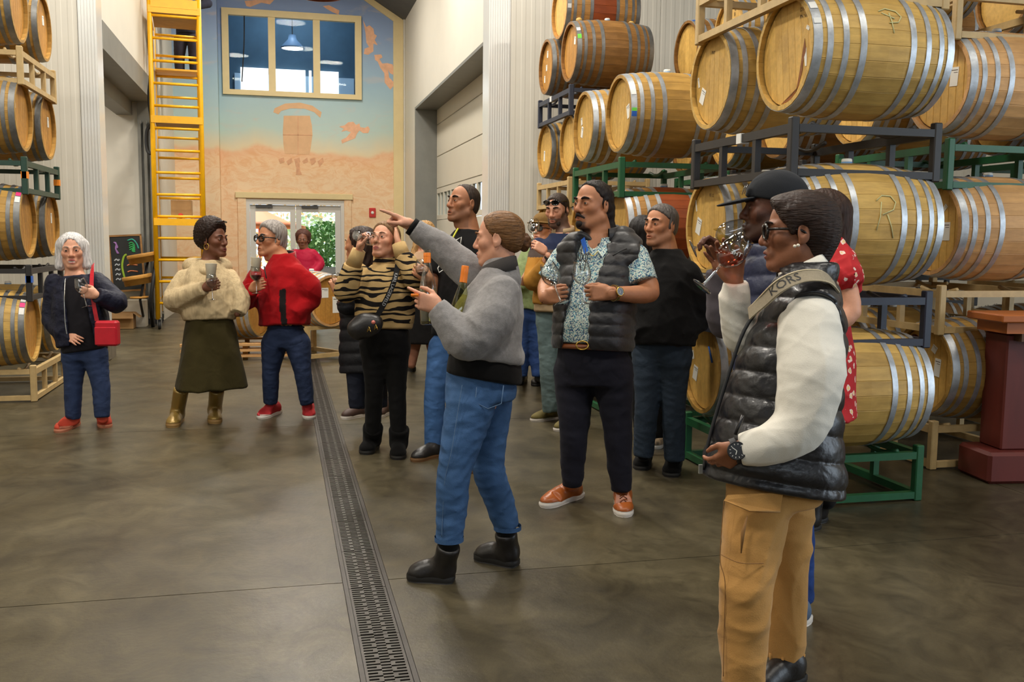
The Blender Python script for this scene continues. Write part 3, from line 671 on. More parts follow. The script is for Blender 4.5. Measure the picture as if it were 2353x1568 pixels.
colB = {(3, 0): dict(w=W_MID, st=[('head', -.17, .0, .07, .11, -.3), ('hoop', 'white', -1.2, .14), ('hoop', 'blue', -1.75, .18), ('hoop', 'green', -1.62, .08)], lab='honey oak barrel with blue and green tape, above the long-haired man'),
        (3, 1): dict(w=W_MID, st=[('head', .12, -.04, .06, .1, .3), ('head', .14, .06, .04, .07, -.2)], lab='honey oak barrel with two white labels, next to the blue-taped barrel'),
        (2, 0): dict(w=W_RED, st=[], lab='barrel stained wine red around its bung, behind the black sweater'),
        (2, 1): dict(w=W_MID, st=[], lab='oak barrel behind the long-haired man, beside the red stained one'),
        (1, 0): dict(w=W_MID, st=[], lab='oak barrel on the floor rack behind the man in black sweater'),
        (1, 1): dict(w=W_OLD, st=[], lab='oak barrel on the floor rack behind the long-haired man')}
for (lv, k), d in colB.items():
    barrel((XA, YBn+.95*k, ZB(lv)), random.uniform(-.012, .012), d['lab'], d['w'], stickers=d['st'], full=lv >= 2, spin=random.uniform(-.2, .2))
rack((XA-.046, YBn-.21, ZR(3)), RK_GREEN, 'green steel rack behind the head of the long-haired man')
rack((XA-.046, YBn-.21, ZR(2)), RK_TAN, 'tan steel rack behind the chest of the long-haired man')
rack((XA-.046, YBn-.21, ZR(1)), RK_GREEN, 'green steel floor rack seen between legs of the vest man')
YCn, XC = 10.2, 3.06
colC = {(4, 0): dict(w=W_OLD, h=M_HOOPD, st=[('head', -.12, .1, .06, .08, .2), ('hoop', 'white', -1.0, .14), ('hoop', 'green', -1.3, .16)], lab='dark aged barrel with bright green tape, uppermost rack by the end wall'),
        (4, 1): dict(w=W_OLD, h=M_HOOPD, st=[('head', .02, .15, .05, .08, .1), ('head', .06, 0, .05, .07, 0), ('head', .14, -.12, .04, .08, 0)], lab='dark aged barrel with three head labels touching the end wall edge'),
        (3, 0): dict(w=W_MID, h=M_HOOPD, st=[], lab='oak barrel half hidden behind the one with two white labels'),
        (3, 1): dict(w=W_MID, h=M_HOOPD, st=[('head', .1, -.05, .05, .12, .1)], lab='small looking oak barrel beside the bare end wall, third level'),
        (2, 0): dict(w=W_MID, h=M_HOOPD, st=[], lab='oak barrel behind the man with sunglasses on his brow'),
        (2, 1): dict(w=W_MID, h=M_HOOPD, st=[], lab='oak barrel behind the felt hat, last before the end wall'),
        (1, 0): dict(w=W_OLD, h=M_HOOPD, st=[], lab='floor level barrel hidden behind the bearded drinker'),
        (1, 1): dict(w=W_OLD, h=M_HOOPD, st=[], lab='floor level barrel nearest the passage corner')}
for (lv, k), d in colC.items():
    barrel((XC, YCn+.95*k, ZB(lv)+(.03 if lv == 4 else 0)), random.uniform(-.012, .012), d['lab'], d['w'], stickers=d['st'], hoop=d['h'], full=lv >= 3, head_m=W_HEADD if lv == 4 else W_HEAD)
rack((XC-.046, YCn-.21, ZR(4)+.03), RK_BLUE, 'blue black steel rack under the green-taped dark barrel', [('label', .75, .27)])
rack((XC-.046, YCn-.21, ZR(3)), RK_TAN, 'tan steel rack over the man with sunglasses on his brow')
rack((XC-.046, YCn-.21, ZR(2)), RK_TAN, 'tan steel rack behind the bearded drinker')
rack((XC-.046, YCn-.21, ZR(1)), RK_TAN, 'tan floor rack by the passage corner')
barrel((XC+.02, YCn+.475, ZB(4)+.03+.545), 0.0, 'reddish brown barrel nested on top of two dark barrels', W_RED, hoop=M_HOOPD, stickers=[('hoop', 'pink', -1.35, .08), ('hoop', 'white', -1.7, .14)])
for k in (-.3, .3):
    o = MB().lathe([(.02, 0), (.035, .012), (.035, .035), (.02, .05), (.0001, .05)], 12).build('wooden_chock', W_NEW); o.location = (XC+.43+k, YCn+.06, ZB(4)+.03+rad(.43+k)-.003)
    tag(o, ['wooden chock on the green-taped barrel, nearer its head', 'wooden chock on the green-taped barrel, nearer its far end'][k > 0], 'chock', 'wooden chocks')
# second row behind
X2 = 4.22
row2 = [(3, 5.62, W_PINK, [('head', -.12, .03, .075, .12, .08)], [('AxA', .06, .19, .06, 0), ('pinot', .07, .13, .03, 0)], 'pink toned barrel with a lettered head, behind the P barrel', True),
        (2, 5.62, W_PINK, [('head', -.13, -.02, .07, .12, 0), ('head', -.1, .13, .03, .06, .8)], None, 'pink toned barrel with white label, behind the R barrel', True),
        (1, 5.62, W_MID, [('head', -.12, .02, .06, .12, .1), ('head', -.08, .14, .05, .05, .5)], None, 'floor level barrel with red seal on its head, beside the red post', True),
        (4, 5.62, W_MID, [], None, 'barrel on the upmost tan rack above the pink toned barrels', False),
        (3, 6.57, W_MID, [], None, 'barrel in shade behind the pink toned lettered barrel', False), (2, 6.57, W_MID, [], None, 'barrel in shade behind the pink toned barrel with label', False), (1, 6.57, W_MID, [], None, 'barrel in shade behind the red sealed barrel', False),
        (4, 8.75, W_MID, [('head', .1, .06, .08, .07, .1), ('head', -.06, .1, .05, .03, .1)], [('8', -.08, .2, .06, 0), ('B', -.07, .15, .05, 0)], 'honey barrel with dark numerals, seen left of the tan rack', True),
        (4, 9.75, W_OLD, [('hoop', 'blue', -.5, .1), ('hoop', 'white', -1.0, .2), ('hoop', 'pink', -1.35, .22)], None, 'barrel with pink and white tape between two stacks', True),
        (3, 8.75, W_MID, [], None, 'shaded third level barrel of the middle back column', False), (3, 9.75, W_OLD, [], None, 'shaded third level barrel of the back column by the end wall', False),
        (4, 6.57, W_MID, [], None, 'barrel seen through the tan rack bars, fourth level', False), (4, 7.7, W_MID, [], None, 'barrel seen through the tan rack bars, further along', True)]
for lv, y, w, st, ink, lab, full in row2:
    barrel((X2, y, ZB(lv)+(.02 if lv == 4 else 0)), random.uniform(-.01, .01), lab, w, stickers=st, ink=ink, full=full)
MB().lathe([(.0001, 0), (.07, 0), (.07, .004), (.05, .005), (.05, .008), (.0001, .008)], 20, Matrix.Translation((X2+.0335, 5.62+.13, ZB(1)+.15)) @ Matrix.Rotation(-math.pi/2, 4, 'Y')).build('red_seal', mat('dark_red_wax', srgb(84, 24, 22), .5), None)
_s = bpy.data.objects['red_seal']; _par = [o for o in COL.objects if o.get('label', '').startswith('floor level barrel with red seal')][0]; _s.parent = _par; _s.matrix_parent_inverse = Matrix.Translation((-X2, -5.62, -ZB(1)))
for lv, c, l in ((4, RK_TAN, 'tan steel rack with orange tape above the lettered barrel'), (3, RK_GREEN, 'bright green steel rack under the lettered barrel'), (2, RK_TAN, 'tan steel rack between the two pink toned levels'), (1, RK_TAN, 'tan floor rack beside the red post')):
    rack((X2-.046, 5.41, ZR(lv)), c, l, [('orange', .026, .3)] if lv == 4 else ())
for lv, c, l in ((4, RK_TAN, 'tan rack under the barrel with dark numerals'), (3, RK_GREEN, 'green rack in shade of the middle back column')):
    rack((X2-.046, 8.54, ZR(lv)), c, l)
# third row, only its shaded ends show in the gaps
for lv in (1, 2, 3):
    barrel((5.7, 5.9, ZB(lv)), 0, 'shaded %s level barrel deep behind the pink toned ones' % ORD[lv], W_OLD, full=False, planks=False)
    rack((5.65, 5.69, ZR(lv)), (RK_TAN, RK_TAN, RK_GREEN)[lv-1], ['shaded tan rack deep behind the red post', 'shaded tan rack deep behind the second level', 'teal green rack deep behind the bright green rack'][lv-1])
for k, (lv, x, y) in enumerate(((1, X2, 7.8), (1, X2, 8.75), (2, X2, 7.8), (2, X2, 8.75), (3, X2, 7.75), (1, 5.7, 6.85), (2, 5.7, 6.85), (3, 5.7, 6.85), (4, 5.7, 5.9), (4, 5.7, 6.85), (2, 5.7, 8.2), (3, 5.7, 8.2), (1, 5.7, 8.2), (4, 5.7, 8.2), (3, 5.7, 9.15), (2, 5.7, 9.15))):  # hidden barrels added so the gaps behind the stacks go dark
    barrel((x, y, ZB(lv)), 0, 'barrel added to darken the %s row, %s level, %s from the open end' % ('second' if x < 5 else 'third', ORD[lv], ORD[min(5, int((y-4.9)/.95)+1)]), W_OLD, full=False, planks=False, bung=False)
for lv in (1, 2): rack((X2-.046, 7.6, ZR(lv)), RK_BLACK, 'black rack in deep shade of the second row, %s level' % ORD[lv])
rack((X2-.046, 7.21, ZR(3)), RK_BLACK, 'black rack in deep shade of the second row, third level')
for lv in (1, 2, 3, 4): rack((5.65, 7.99, ZR(lv)), RK_BLACK, 'black rack in deep shade of the third row, %s level' % ORD[lv])
rack((5.65, 5.69, ZR(4)), RK_TAN, 'tan rack deep behind the topmost back row')
# stack along the other wall, heads to the aisle
XLs, YLn = -2.2, 9.45
colL = {(4, 0): [('head', .08, .17, .05, .07, 0)], (4, 1): [('head', -.09, .09, .07, .09, -.1)], (3, 0): [('head', .17, .1, .05, .1, 0), ('hoop', 'blue', .25, .1)], (3, 1): [('head', -.12, .06, .06, .1, 0)],
        (2, 0): [('hoop', 'blue', .35, .2), ('hoop', 'pink', .62, .15), ('hoop', 'white', .8, .2), ('head', .2, -.02, .03, .1, 0)], (2, 1): [('head', -.1, .06, .05, .1, 0)], (1, 0): [('hoop', 'white', .5, .2), ('hoop', 'pink', .74, .15), ('hoop', 'white', .92, .2), ('head', .18, .0, .03, .12, 0)], (1, 1): []}
labL = {(4, 0): 'topmost barrel by the left wall, nearer to us', (4, 1): 'topmost barrel by the ribbed corner column', (3, 0): 'barrel with blue tape under the tan rack', (3, 1): 'third level barrel beside the ribbed corner column', (2, 0): 'barrel with blue and pink hoop tape, left of the silver-haired woman', (2, 1): 'barrel partly behind the silver-haired woman\'s head', (1, 0): 'floor rack barrel with one pink tape, beside the silver-haired woman', (1, 1): 'floor rack barrel peeping behind the silver-haired woman'}
for (lv, k), st in colL.items():
    barrel((XLs, YLn+.93*k, ZB(lv)), math.pi+random.uniform(-.012, .012), labL[lv, k], W_MID if lv > 1 else W_NEW, stickers=st, head_m=W_HEADD, hoop=M_HOOPD, spin=random.uniform(-.2, .2))
for lv, c, l, tg in ((4, RK_TAN, 'tan steel rack high by the ribbed corner', ()), (3, RK_DG, 'dark green steel rack with orange tape', [('orange', .03, .17), ('orange', 1.28, .17)]), (2, RK_BLACK, 'black steel rack beside the silver-haired woman', [('blue', 1.28, .2)]), (1, RK_TAN, 'tan steel floor rack at the silver-haired woman\'s feet', ())):
    rack((XLs+.046, YLn+.93+.19, ZR(lv)), c, l, tg, az=math.pi)
# lone barrels in the passage
def leaning(az): return az
bq = onfloor(735, 800)
barrel(tuple(P(763, 692, 11.6)), math.radians(122), 'lone barrel on a tan stand in the passage, white papers on its head', W_PINK, head_m=W_HEADD, stickers=[('head', .08, .1, .1, .12, 0), ('head', -.1, -.05, .14, .2, 0)])
t = empty('barrel_stand', (float(P(763, 692, 11.6)[0])-.02, float(P(763, 692, 11.6)[1])-.02, 0), math.radians(122)); tag(t, 'tan steel stand carrying the lone barrel in the passage', 'stand')
zc = float(P(763, 692, 11.6)[2])
for x in (.06, .75):
    for y in (-.3, .25): MB().box((x, y, 0), (x+.05, y+.05, zc-.3)).build('post', RK_TAN, t)
    MB().box((x, -.25, zc-.345), (x+.05, .25, zc-.3)).build('crossbar', RK_TAN, t); MB().box((x, -.25, .04), (x+.05, .25, .09)).build('crossbar', RK_TAN, t)
for y in (-.3, .25): MB().box((.11, y, .04), (.75, y+.05, .09)).build('rail', RK_TAN, t); MB().box((.11, y, zc-.37), (.75, y+.05, zc-.33)).build('rail', RK_TAN, t)
b2 = P(602, 716, 12.0)
barrel((float(b2[0]), float(b2[1]), float(b2[2])), math.radians(150), 'barrel half hidden behind the red fleece jacket', W_MID, head_m=W_HEADD)
t = empty('slatted_pallet', (float(b2[0])-.95, float(b2[1])-.4, 0)); tag(t, 'stacked slatted wooden stand between the cream sweater and red jacket', 'pallet')
zt = float(b2[2])-.36; nsl = max(3, int(zt/.13))
for k in range(nsl):
    z = zt*(k+1)/nsl-.03
    MB().box((0, 0, z), (1.5, .07, z+.03)).build('slat', W_PINK, t); MB().box((0, .75, z), (1.5, .82, z+.03)).build('slat', W_PINK, t)
for x in (0.02, .72, 1.42):
    for y in (.01, .76): MB().box((x, y+.06, 0), (x+.06, y+.1, zt)).build('post', W_MID, t)
# ------------------------------------------------------------------ rolling scaffold
M_YEL = mat('yellow_scaffold_paint', srgb(240, 178, 8), .4, noise=(9, .08)); M_PLY = mat('scaffold_plywood', srgb(170, 140, 98), .7, noise=(8, .12)); M_RUB = mat('black_rubber', srgb(28, 28, 28), .7)
sc0 = P(364, 755, 15.37); SX, SY = float(sc0[0]), float(sc0[1]); SW, SL, ST = .73, 1.55, 7.2
sca = empty('scaffold_tower', (SX, SY, 0), math.radians(5)); tag(sca, 'tall yellow rolling scaffold tower in front of the mural', 'scaffold')
LEG = .038
for x in (0, SW):
    for y in (0, SL):
        MB().tube([(x, y, .16), (x, y, ST)], LEG, 10).build('leg', M_YEL, sca)
        c = MB().lathe([(.0001, -.022), (.06, -.022), (.065, -.012), (.065, .012), (.06, .022), (.0001, .022)], 16, axes_matrix((x+.02, y, .065), (0, 1, 0), (0, 0, 1), (1, 0, 0))).build('caster', M_RUB, sca)
        MB().box((x-.012, y-.03, .06), (x-.004, y+.03, .17)).box((x+.044, y-.03, .06), (x+.052, y+.03, .17)).box((x-.012, y-.03, .16), (x+.052, y+.03, .175)).build('fork', M_STEEL, c)
for y in (0, SL):
    z = .42
    while z < ST:
        MB().tube([(0, y, z), (SW, y, z)], .022, 8).build('rung', M_YEL, sca); z += .345
for x in (0, SW):
    for z in (.42, 1.72, 3.3, 4.95, 5.5, 6.0): MB().tube([(x, 0, z), (x, SL, z)], .02, 8).build('side_rail', M_YEL, sca)
for z, y0, y1 in ((1.72, 0, SL), (3.32, 0, SL*.8), (5.0, 0, SL*.85)):
    MB().box((.03, y0-.02, z-.02), (SW-.03, y1, z)).build('deck', M_PLY, sca)
    MB().box((-.02, y0-.045, z-.06), (SW+.02, y0-.02, z+.05)).build('deck_edge', M_YEL, sca)
MB().box((.02, -.05, 5.02), (SW-.02, -.025, 5.16)).build('toe_board', M_YEL, sca)
MB().box((.03, SL*.78, 4.27), (SW-.03, SL*1.15, 4.30)).build('deck', M_YEL, sca)
MB().tube([(SW/2+.05, 0, 5.1), (SW/2+.05, 0, 6.2)], .018, 8).build('gate_post', M_YEL, sca)
# air hose looped on the scaffold
hp = [P(345, 37, 15.3), P(342, 90, 15.3), P(346, 160, 15.3), P(343, 230, 15.3), P(348, 280, 15.3), P(338, 300, 15.25), P(336, 325, 15.25), P(340, 348, 15.25), P(349, 352, 15.25), P(353, 335, 15.3), P(352, 300, 15.3), P(349, 280, 15.32)]
def smooth(pts, n=6):
    pts = [Vector(p) for p in pts]; out = []
    for i in range(len(pts)-1):
        p0, p1, p2, p3 = pts[max(i-1, 0)], pts[i], pts[i+1], pts[min(i+2, len(pts)-1)]
        for k in range(n):
            t = k/n; out.append(.5*((2*p1)+(p2-p0)*t+(2*p0-5*p1+4*p2-p3)*t*t+(3*p1-p0-3*p2+p3)*t**3))
    out.append(pts[-1]); return out
tag(MB().tube(smooth(hp), .028, 8).build('hose', M_RUB), 'black coiled hose hanging from the yellow scaffold', 'hose')
tag(MB().tube(smooth([P(561, 0, 19.5), P(561, 90, 19.5), P(558, 150, 19.5), P(556, 188, 19.5)]), .012, 6).build('power_cord', M_RUB), 'black cord hanging in front of the high window', 'cord')
# things on the scaffold decks
o = MB().box((-.15, -.12, 0), (.17, .14, .36), None, .004).build('cardboard_box', mat('cardboard', srgb(166, 128, 82), .85, noise=(6, .08))); o.location = tuple(Vector(P(417, 505, 15.9))); o.location.z = 1.722; tag(o, 'brown cardboard box on the lowest scaffold deck', 'box')
MB().lathe([(.0001, 0), (.045, 0), (.045, .002), (.0001, .002)], 16, axes_matrix((0, -.121, .1), (1, 0, 0), (0, 0, 1), (0, -1, 0))).build('red_dot', mat('red_print', srgb(200, 50, 36), .6), o)
M_RAG = mat('grey_rag', srgb(150, 165, 175), .9, noise=(9, .2)); M_BLUEC = mat('blue_plastic', srgb(30, 60, 170), .4)
def lump(name, loc, r, m, label, cat, seed):
    rg = random.Random(seed); mb = MB(); n = 14; prof = [(.0001, 0)]+[(r*math.sin(a)*(.9+.2*rg.random()), r*.55*(1-math.cos(a))*(.9+.2*rg.random())) for a in np.linspace(.5, 2.7, 7)]+[(.0001, r*1.05)]
    mb.lathe(prof, n); mb.v = [(x*(1+.25*math.sin(5*y/r+seed)), y*(1+.2*math.cos(4*x/r)), z) for x, y, z in mb.v]
    o = mb.build(name, m); o.location = loc; tag(o, label, cat); return o
q = P(396, 504, 15.6); lump('cleaning_rag', (q[0], q[1], 1.721), .07, M_RAG, 'grey crumpled rag on the lowest scaffold deck, beside the box', 'rag', 1)
q = P(432, 505, 15.5); lump('cleaning_rag', (q[0], q[1], 1.721), .06, M_RAG, 'pale crumpled rag in front of the box on the deck', 'rag', 2)
q = P(452, 503, 15.6); lump('blue_pouch', (q[0], q[1], 1.721), .06, M_BLUEC, 'blue pouch at the outer end of the lowest deck', 'pouch', 3)
q = P(393, 272, 15.8); o = MB().lathe([(.0001, 0), (.05, .004), (.055, .02), (.055, .19), (.045, .2), (.0001, .2)], 16, axes_matrix((0, 0, .056), (0, 1, 0), (0, 0, 1), (1, 0, 0))).build('paint_can', mat('grey_tin', srgb(110, 120, 122), .4, metal=.5)); o.location = (q[0]-.08, q[1], 3.321); tag(o, 'grey tin lying on the middle scaffold deck', 'tin')
# ------------------------------------------------------------------ corner by the left opening
M_BLK = mat('matte_black', srgb(24, 24, 26), .6); M_CARD = MATS['cardboard']; M_CARDW = mat('white_carton', srgb(196, 188, 172), .8, noise=(6, .06))
cb = empty('chalkboard', (0, 0, 0)); tag(cb, 'black chalkboard easel with colourful chalk lettering near the boxes', 'chalkboard')
D_CB = 15.9
p00, p10, p11, p01 = P(262, 668, D_CB), P(331, 664, D_CB+.15), P(327, 547, D_CB+.15), P(255, 545, D_CB)
xa = norm(p10-p00); za = norm(p01-p00); za = norm(za-xa*(za@xa)); ya = np.cross(za, xa); Wc, Hc = float(np.linalg.norm(p10-p00)), float(np.linalg.norm(p01-p00))
Mc = axes_matrix(p00, xa, ya, za)
MB().box((0, 0, 0), (Wc, .02, Hc), Mc).build('board', mat('slate_black', srgb(30, 32, 32), .8, noise=(7, .2)), cb)
MB().box((-.03, -.01, -.03), (0, .03, Hc+.03), Mc).box((Wc, -.01, -.03), (Wc+.03, .03, Hc+.03), Mc).box((-.03, -.01, Hc), (Wc+.03, .03, Hc+.03), Mc).box((-.03, -.01, -.03), (Wc+.03, .03, 0), Mc).build('frame', W_OLD, cb)
_l = float(p00[2])
for x in (-.02, Wc+.0): MB().bar(Mc @ Vector((x, .01, 0)), Vector(Mc @ Vector((x, .03, 0)))-Vector((0, 0, _l)), .03).build('leg', W_OLD, cb)
def stroke(pts, m, r=.012): MB().tube([Mc @ Vector((u*Wc, -.001, v*Hc)) for u, v in smooth2(pts)], r, 5).build('chalk_stroke', m, cb)
def smooth2(pts):
    s = smooth([(a, 0, b) for a, b in pts], 4) if len(pts) > 2 else [Vector((a, 0, b)) for a, b in pts]; return [(p[0], p[2]) for p in s]
CH = {k: mat('chalk_'+k, srgb(*c), .9) for k, c in dict(purple=(150, 110, 170), green=(50, 150, 80), lime=(140, 170, 50), white=(170, 175, 180), orange=(200, 120, 80), teal=(60, 160, 140)).items()}
for a in range(3): stroke([(.12+.03*a, .9), (.2+.02*a, .86-.03*a), (.17, .78), (.22+.02*a, .68)], CH['purple'])
for a in range(4): stroke([(.62, .86-.04*a), (.72, .88-.04*a), (.8, .82-.04*a), (.7, .72)], CH['green'])
stroke([(.58, .92), (.75, .94), (.88, .86), (.93, .76)], CH['teal']); stroke([(.52, .66), (.42, .62), (.34, .46), (.36, .3), (.42, .16), (.5, .08)], CH['lime'], .02)
for a in range(5): stroke([(.1, .55-.09*a), (.16, .58-.09*a), (.22, .55-.09*a), (.26, .58-.09*a)], CH['white'])
for a in range(3): stroke([(.5, .45-.12*a), (.62, .47-.12*a), (.85, .45-.12*a)], CH['orange'])
# stand made of barrel heads
st = empty('barrel_head_stand', tuple(onfloor(345, 748)), 0); tag(st, 'black display stand with shelves cut from barrel heads', 'stand')
bp_ = np.array(st.location)
def loc_(p): return Vector(p)-Vector(bp_)
D_S = 15.2
for (x0, y0, x1, y1, w) in ((292, 592, 362, 580, .0), (281, 642, 350, 630, 0), (300, 683, 340, 680, 0)):
    a, b_ = P(x0, y0+4, D_S), P(x1, y1+4, D_S+.2); c = (a+b_)/2; r = float(np.linalg.norm(b_-a))/2; tilt = math.atan2(float(b_[2]-a[2]), float(b_[0]-a[0]))
    M = Matrix.Translation(loc_(c)) @ Matrix.Rotation(-tilt, 4, 'Y')
    MB().lathe([(.0001, -.10), (r*.92, -.10), (r*.94, -.012), (r*.98, -.012), (r, 0), (r, .035), (r*.97, .05), (.0001, .045)] if r > .16 else [(.0001, 0), (r, 0), (r, .03), (.0001, .03)], 28, M).build('shelf', W_HEADD, st)
MB().tube([loc_(P(360, 585, D_S+.1)), loc_(P(345, 700, D_S)), loc_(onfloor(352, 752))], .03, 8).build('post', M_BLK, st)
MB().tube([loc_(P(340, 600, D_S+.1)), loc_(P(322, 690, D_S)), loc_(onfloor(333, 748))], .02, 8).build('post', M_BLK, st)
MB().box(tuple(loc_(onfloor(330, 745))), tuple(loc_(onfloor(330, 745))+Vector((.28, .25, .09)))).build('base', M_BLK, st)
# cartons
q = onfloor(276, 757); o = MB().box((-.17, 0, 0), (.2, .3, .006)).box((-.17, 0, 0), (-.164, .3, .26)).box((.194, 0, 0), (.2, .3, .26)).box((-.164, 0, 0), (.194, .006, .26)).box((-.164, .294, 0), (.194, .3, .26)).build('cardboard_box', M_CARD); o.location = q; tag(o, 'open brown cardboard box on the floor by the passage wall', 'box')
for a, b_ in (((-.17, 0, .26), (-.29, -.05, .2)), ((.2, 0, .26), (.3, -.04, .19))):
    MB().add([a, b_, (b_[0], b_[1]+.3, b_[2]), (a[0], .3, a[2])], [(0, 1, 2, 3)]).add([(a[0], a[1], a[2]-.004), (b_[0], b_[1], b_[2]-.004), (b_[0], b_[1]+.3, b_[2]-.004), (a[0], .3, a[2]-.004)], [(3, 2, 1, 0)]).build('flap', M_CARD, o)
MB().add([(-.17, .0, .26), (.2, .0, .26), (.22, -.12, .18), (-.18, -.12, .18)], [(0, 1, 2, 3), (3, 2, 1, 0)]).build('flap', M_CARD, o)
q = onfloor(316, 752); o = MB().box((-.17, 0, 0), (.13, .3, .44), None, .004).build('white_carton', M_CARDW); o.location = q; tag(o, 'tall white carton behind the open brown box', 'box')
q = onfloor(280, 750); o = MB().box((-.12, .34, 0), (.14, .56, .42), None, .004).build('cardboard_box', M_CARDW); o.location = q; tag(o, 'pale closed carton behind the open box, nearer the wall', 'box')
# ------------------------------------------------------------------ fire alarm, pendant lamps
q = onY(856, 489, YB-.03); al = MB().box((-.07, -.0, -.1), (.07, .03, .1), None, .008).build('fire_alarm', mat('alarm_red', srgb(190, 40, 34), .45)); al.location = q; tag(al, 'small red fire alarm box on the mural wall', 'alarm')
MB().lathe([(.0001, 0), (.035, 0), (.03, .012), (.0001, .014)], 16, axes_matrix((0, 0, .0), (1, 0, 0), (0, 0, 1), (0, -1, 0))).build('strobe_lens', M_LABEL, al)
M_COP = mat('copper_shade', srgb(120, 62, 44), .35, metal=.6); M_BULB = emit('lamp_diffuser', (1.0, .95, .86), 6)
pl = empty('pendant_lamp', tuple(P(735, -8, 15.0))); tag(pl, 'copper dish pendant lamp hanging above the mural window', 'lamp')
MB().lathe([(.10, .42), (.12, .3), (.34, .06), (.36, 0), (.34, 0), (.1, .28)], 28).build('lamp_shade', M_COP, pl)
MB().lathe([(.0001, .0), (.05, .0), (.06, .05), (.0001, .1)], 16).build('bulb', mat('frosted_bulb', srgb(235, 232, 225), .3), pl)
MB().tube([(0, 0, .42), (0, 0, 8.0-float(pl.location.z))], .012, 6).build('cord', M_BLK, pl)
q = onY(672, 112, YB+2.0); pl = empty('pendant_lamp', tuple(q)); tag(pl, 'lit pendant lamp behind the middle pane of the high window', 'lamp')
MB().lathe([(.08, .3), (.1, .2), (.26, .03), (.26, 0), (.24, 0), (.08, .2)], 28).build('lamp_shade', mat('grey_blue_shade', srgb(120, 150, 180), .4), pl)
MB().disc(.238, .006, 28, None, True).build('diffuser', M_BULB, pl)
MB().tube([(0, 0, .3), (0, 0, 7.9-float(q[2]))], .012, 6).build('cord', M_BLK, pl)
# mural figures: painted flat on the plaster
def fig(pts, m=M_FIG, name='mural_figure', lift=.004):
    ps = [onY(x, y, YB-lift) for x, y in pts]; M = None
    poly = [(p[0], p[2]) for p in ps]
    MB().prism(poly, 0, .003, axes_matrix((0, YB-lift+.003, 0), (1, 0, 0), (0, 0, 1), (0, -1, 0))).build(name, m, back)
fig([(628, 258), (631, 249), (655, 238), (690, 236), (718, 243), (739, 258), (736, 271), (722, 258), (700, 250), (668, 249), (646, 255), (640, 263)], M_FIGB, 'mural_banner')
fig([(652, 266), (712, 266), (717, 290), (718, 310), (714, 340), (711, 355), (654, 353), (651, 330), (650, 300)], M_FIGB, 'mural_barrel')
for a, b_ in (((684, 266), (684, 355)), ((650, 309), (718, 310))):
    fig([a, (a[0]+1.5, a[1]+(1.5 if a[0] == 650 else 0)), (b_[0]+(1.5 if a[0] == 684 else 0), b_[1]+(1.5 if a[0] == 650 else 0)), b_] if a[0] == 684 else [a, b_, (b_[0], b_[1]+1.5), (a[0], a[1]+1.5)], M_FIGD, 'mural_line', .008)
fig([(834, 46), (842, 62), (849, 58), (858, 66), (860, 78), (866, 82), (861, 92), (868, 104), (858, 100), (858, 118), (846, 126), (836, 124), (838, 112), (848, 108), (842, 98), (840, 76)])
fig([(860, 126), (876, 125), (879, 132), (872, 136), (878, 146), (890, 145), (902, 148), (906, 160), (903, 172), (896, 168), (892, 160), (894, 178), (906, 190), (904, 198), (897, 206), (884, 190), (883, 168), (874, 156), (868, 142), (862, 138)])
fig([(779, 291), (792, 288), (800, 281), (812, 280), (818, 287), (826, 284), (828, 292), (838, 294), (846, 290), (850, 297), (846, 306), (834, 306), (826, 300), (820, 308), (816, 318), (800, 324), (786, 330), (784, 322), (796, 316), (806, 304), (796, 300), (784, 303), (790, 296)])
fig([(562, 2), (590, 0), (630, 0), (620, 10), (600, 6), (575, 16), (566, 14)]); fig([(742, 14), (756, 12), (780, 24), (778, 34), (764, 28), (750, 20)])
for a in range(6):
    x = 640+a*18; fig([(x, 366+(a % 2)*5), (x+12, 362), (x+14, 372), (x+4, 376+(a % 3)*4)], M_FIGD, 'mural_leaf', .006)
fig([(682, 372), (688, 372), (690, 392), (694, 402), (680, 402)], M_FIGD, 'mural_vine_trunk', .005)
# ------------------------------------------------------------------ red tasting table at the edge
M_REDW = mat('red_stained_timber', srgb(96, 36, 28), .5, noise=(10, .15, (1, 1, .2))); M_TOPW = mat('orange_timber', srgb(176, 98, 42), .45, noise=(10, .15, (.2, 1, 1)))
_q = onfloor(2268, 1116); tb = empty('tasting_table', (float(_q[0])+.12, float(_q[1])+.02, 0), math.radians(-8)); tag(tb, 'red timber tasting table with heavy square post', 'table')
MB().box((-.1, -.02, 0), (.55, .34, .2), None, .02).build('foot', M_REDW, tb)
MB().box((.02, .06, .2), (.4, .3, .94), None, .01).build('post', M_REDW, tb)
MB().box((.32, .02, .2), (.5, .14, .94), None, .01).build('post', M_REDW, tb)
MB().box((.06, -.02, .90), (.55, .36, .95)).build('apron', mat('dark_timber', srgb(84, 56, 34), .6, noise=(10, .15)), tb)
MB().box((-.1, -.06, 1.02), (.8, .33, 1.07), None, .008).build('tabletop', M_TOPW, tb)
MB().box((-.04, -.02, .95), (.7, .3, 1.02)).build('apron', M_TOPW, tb)
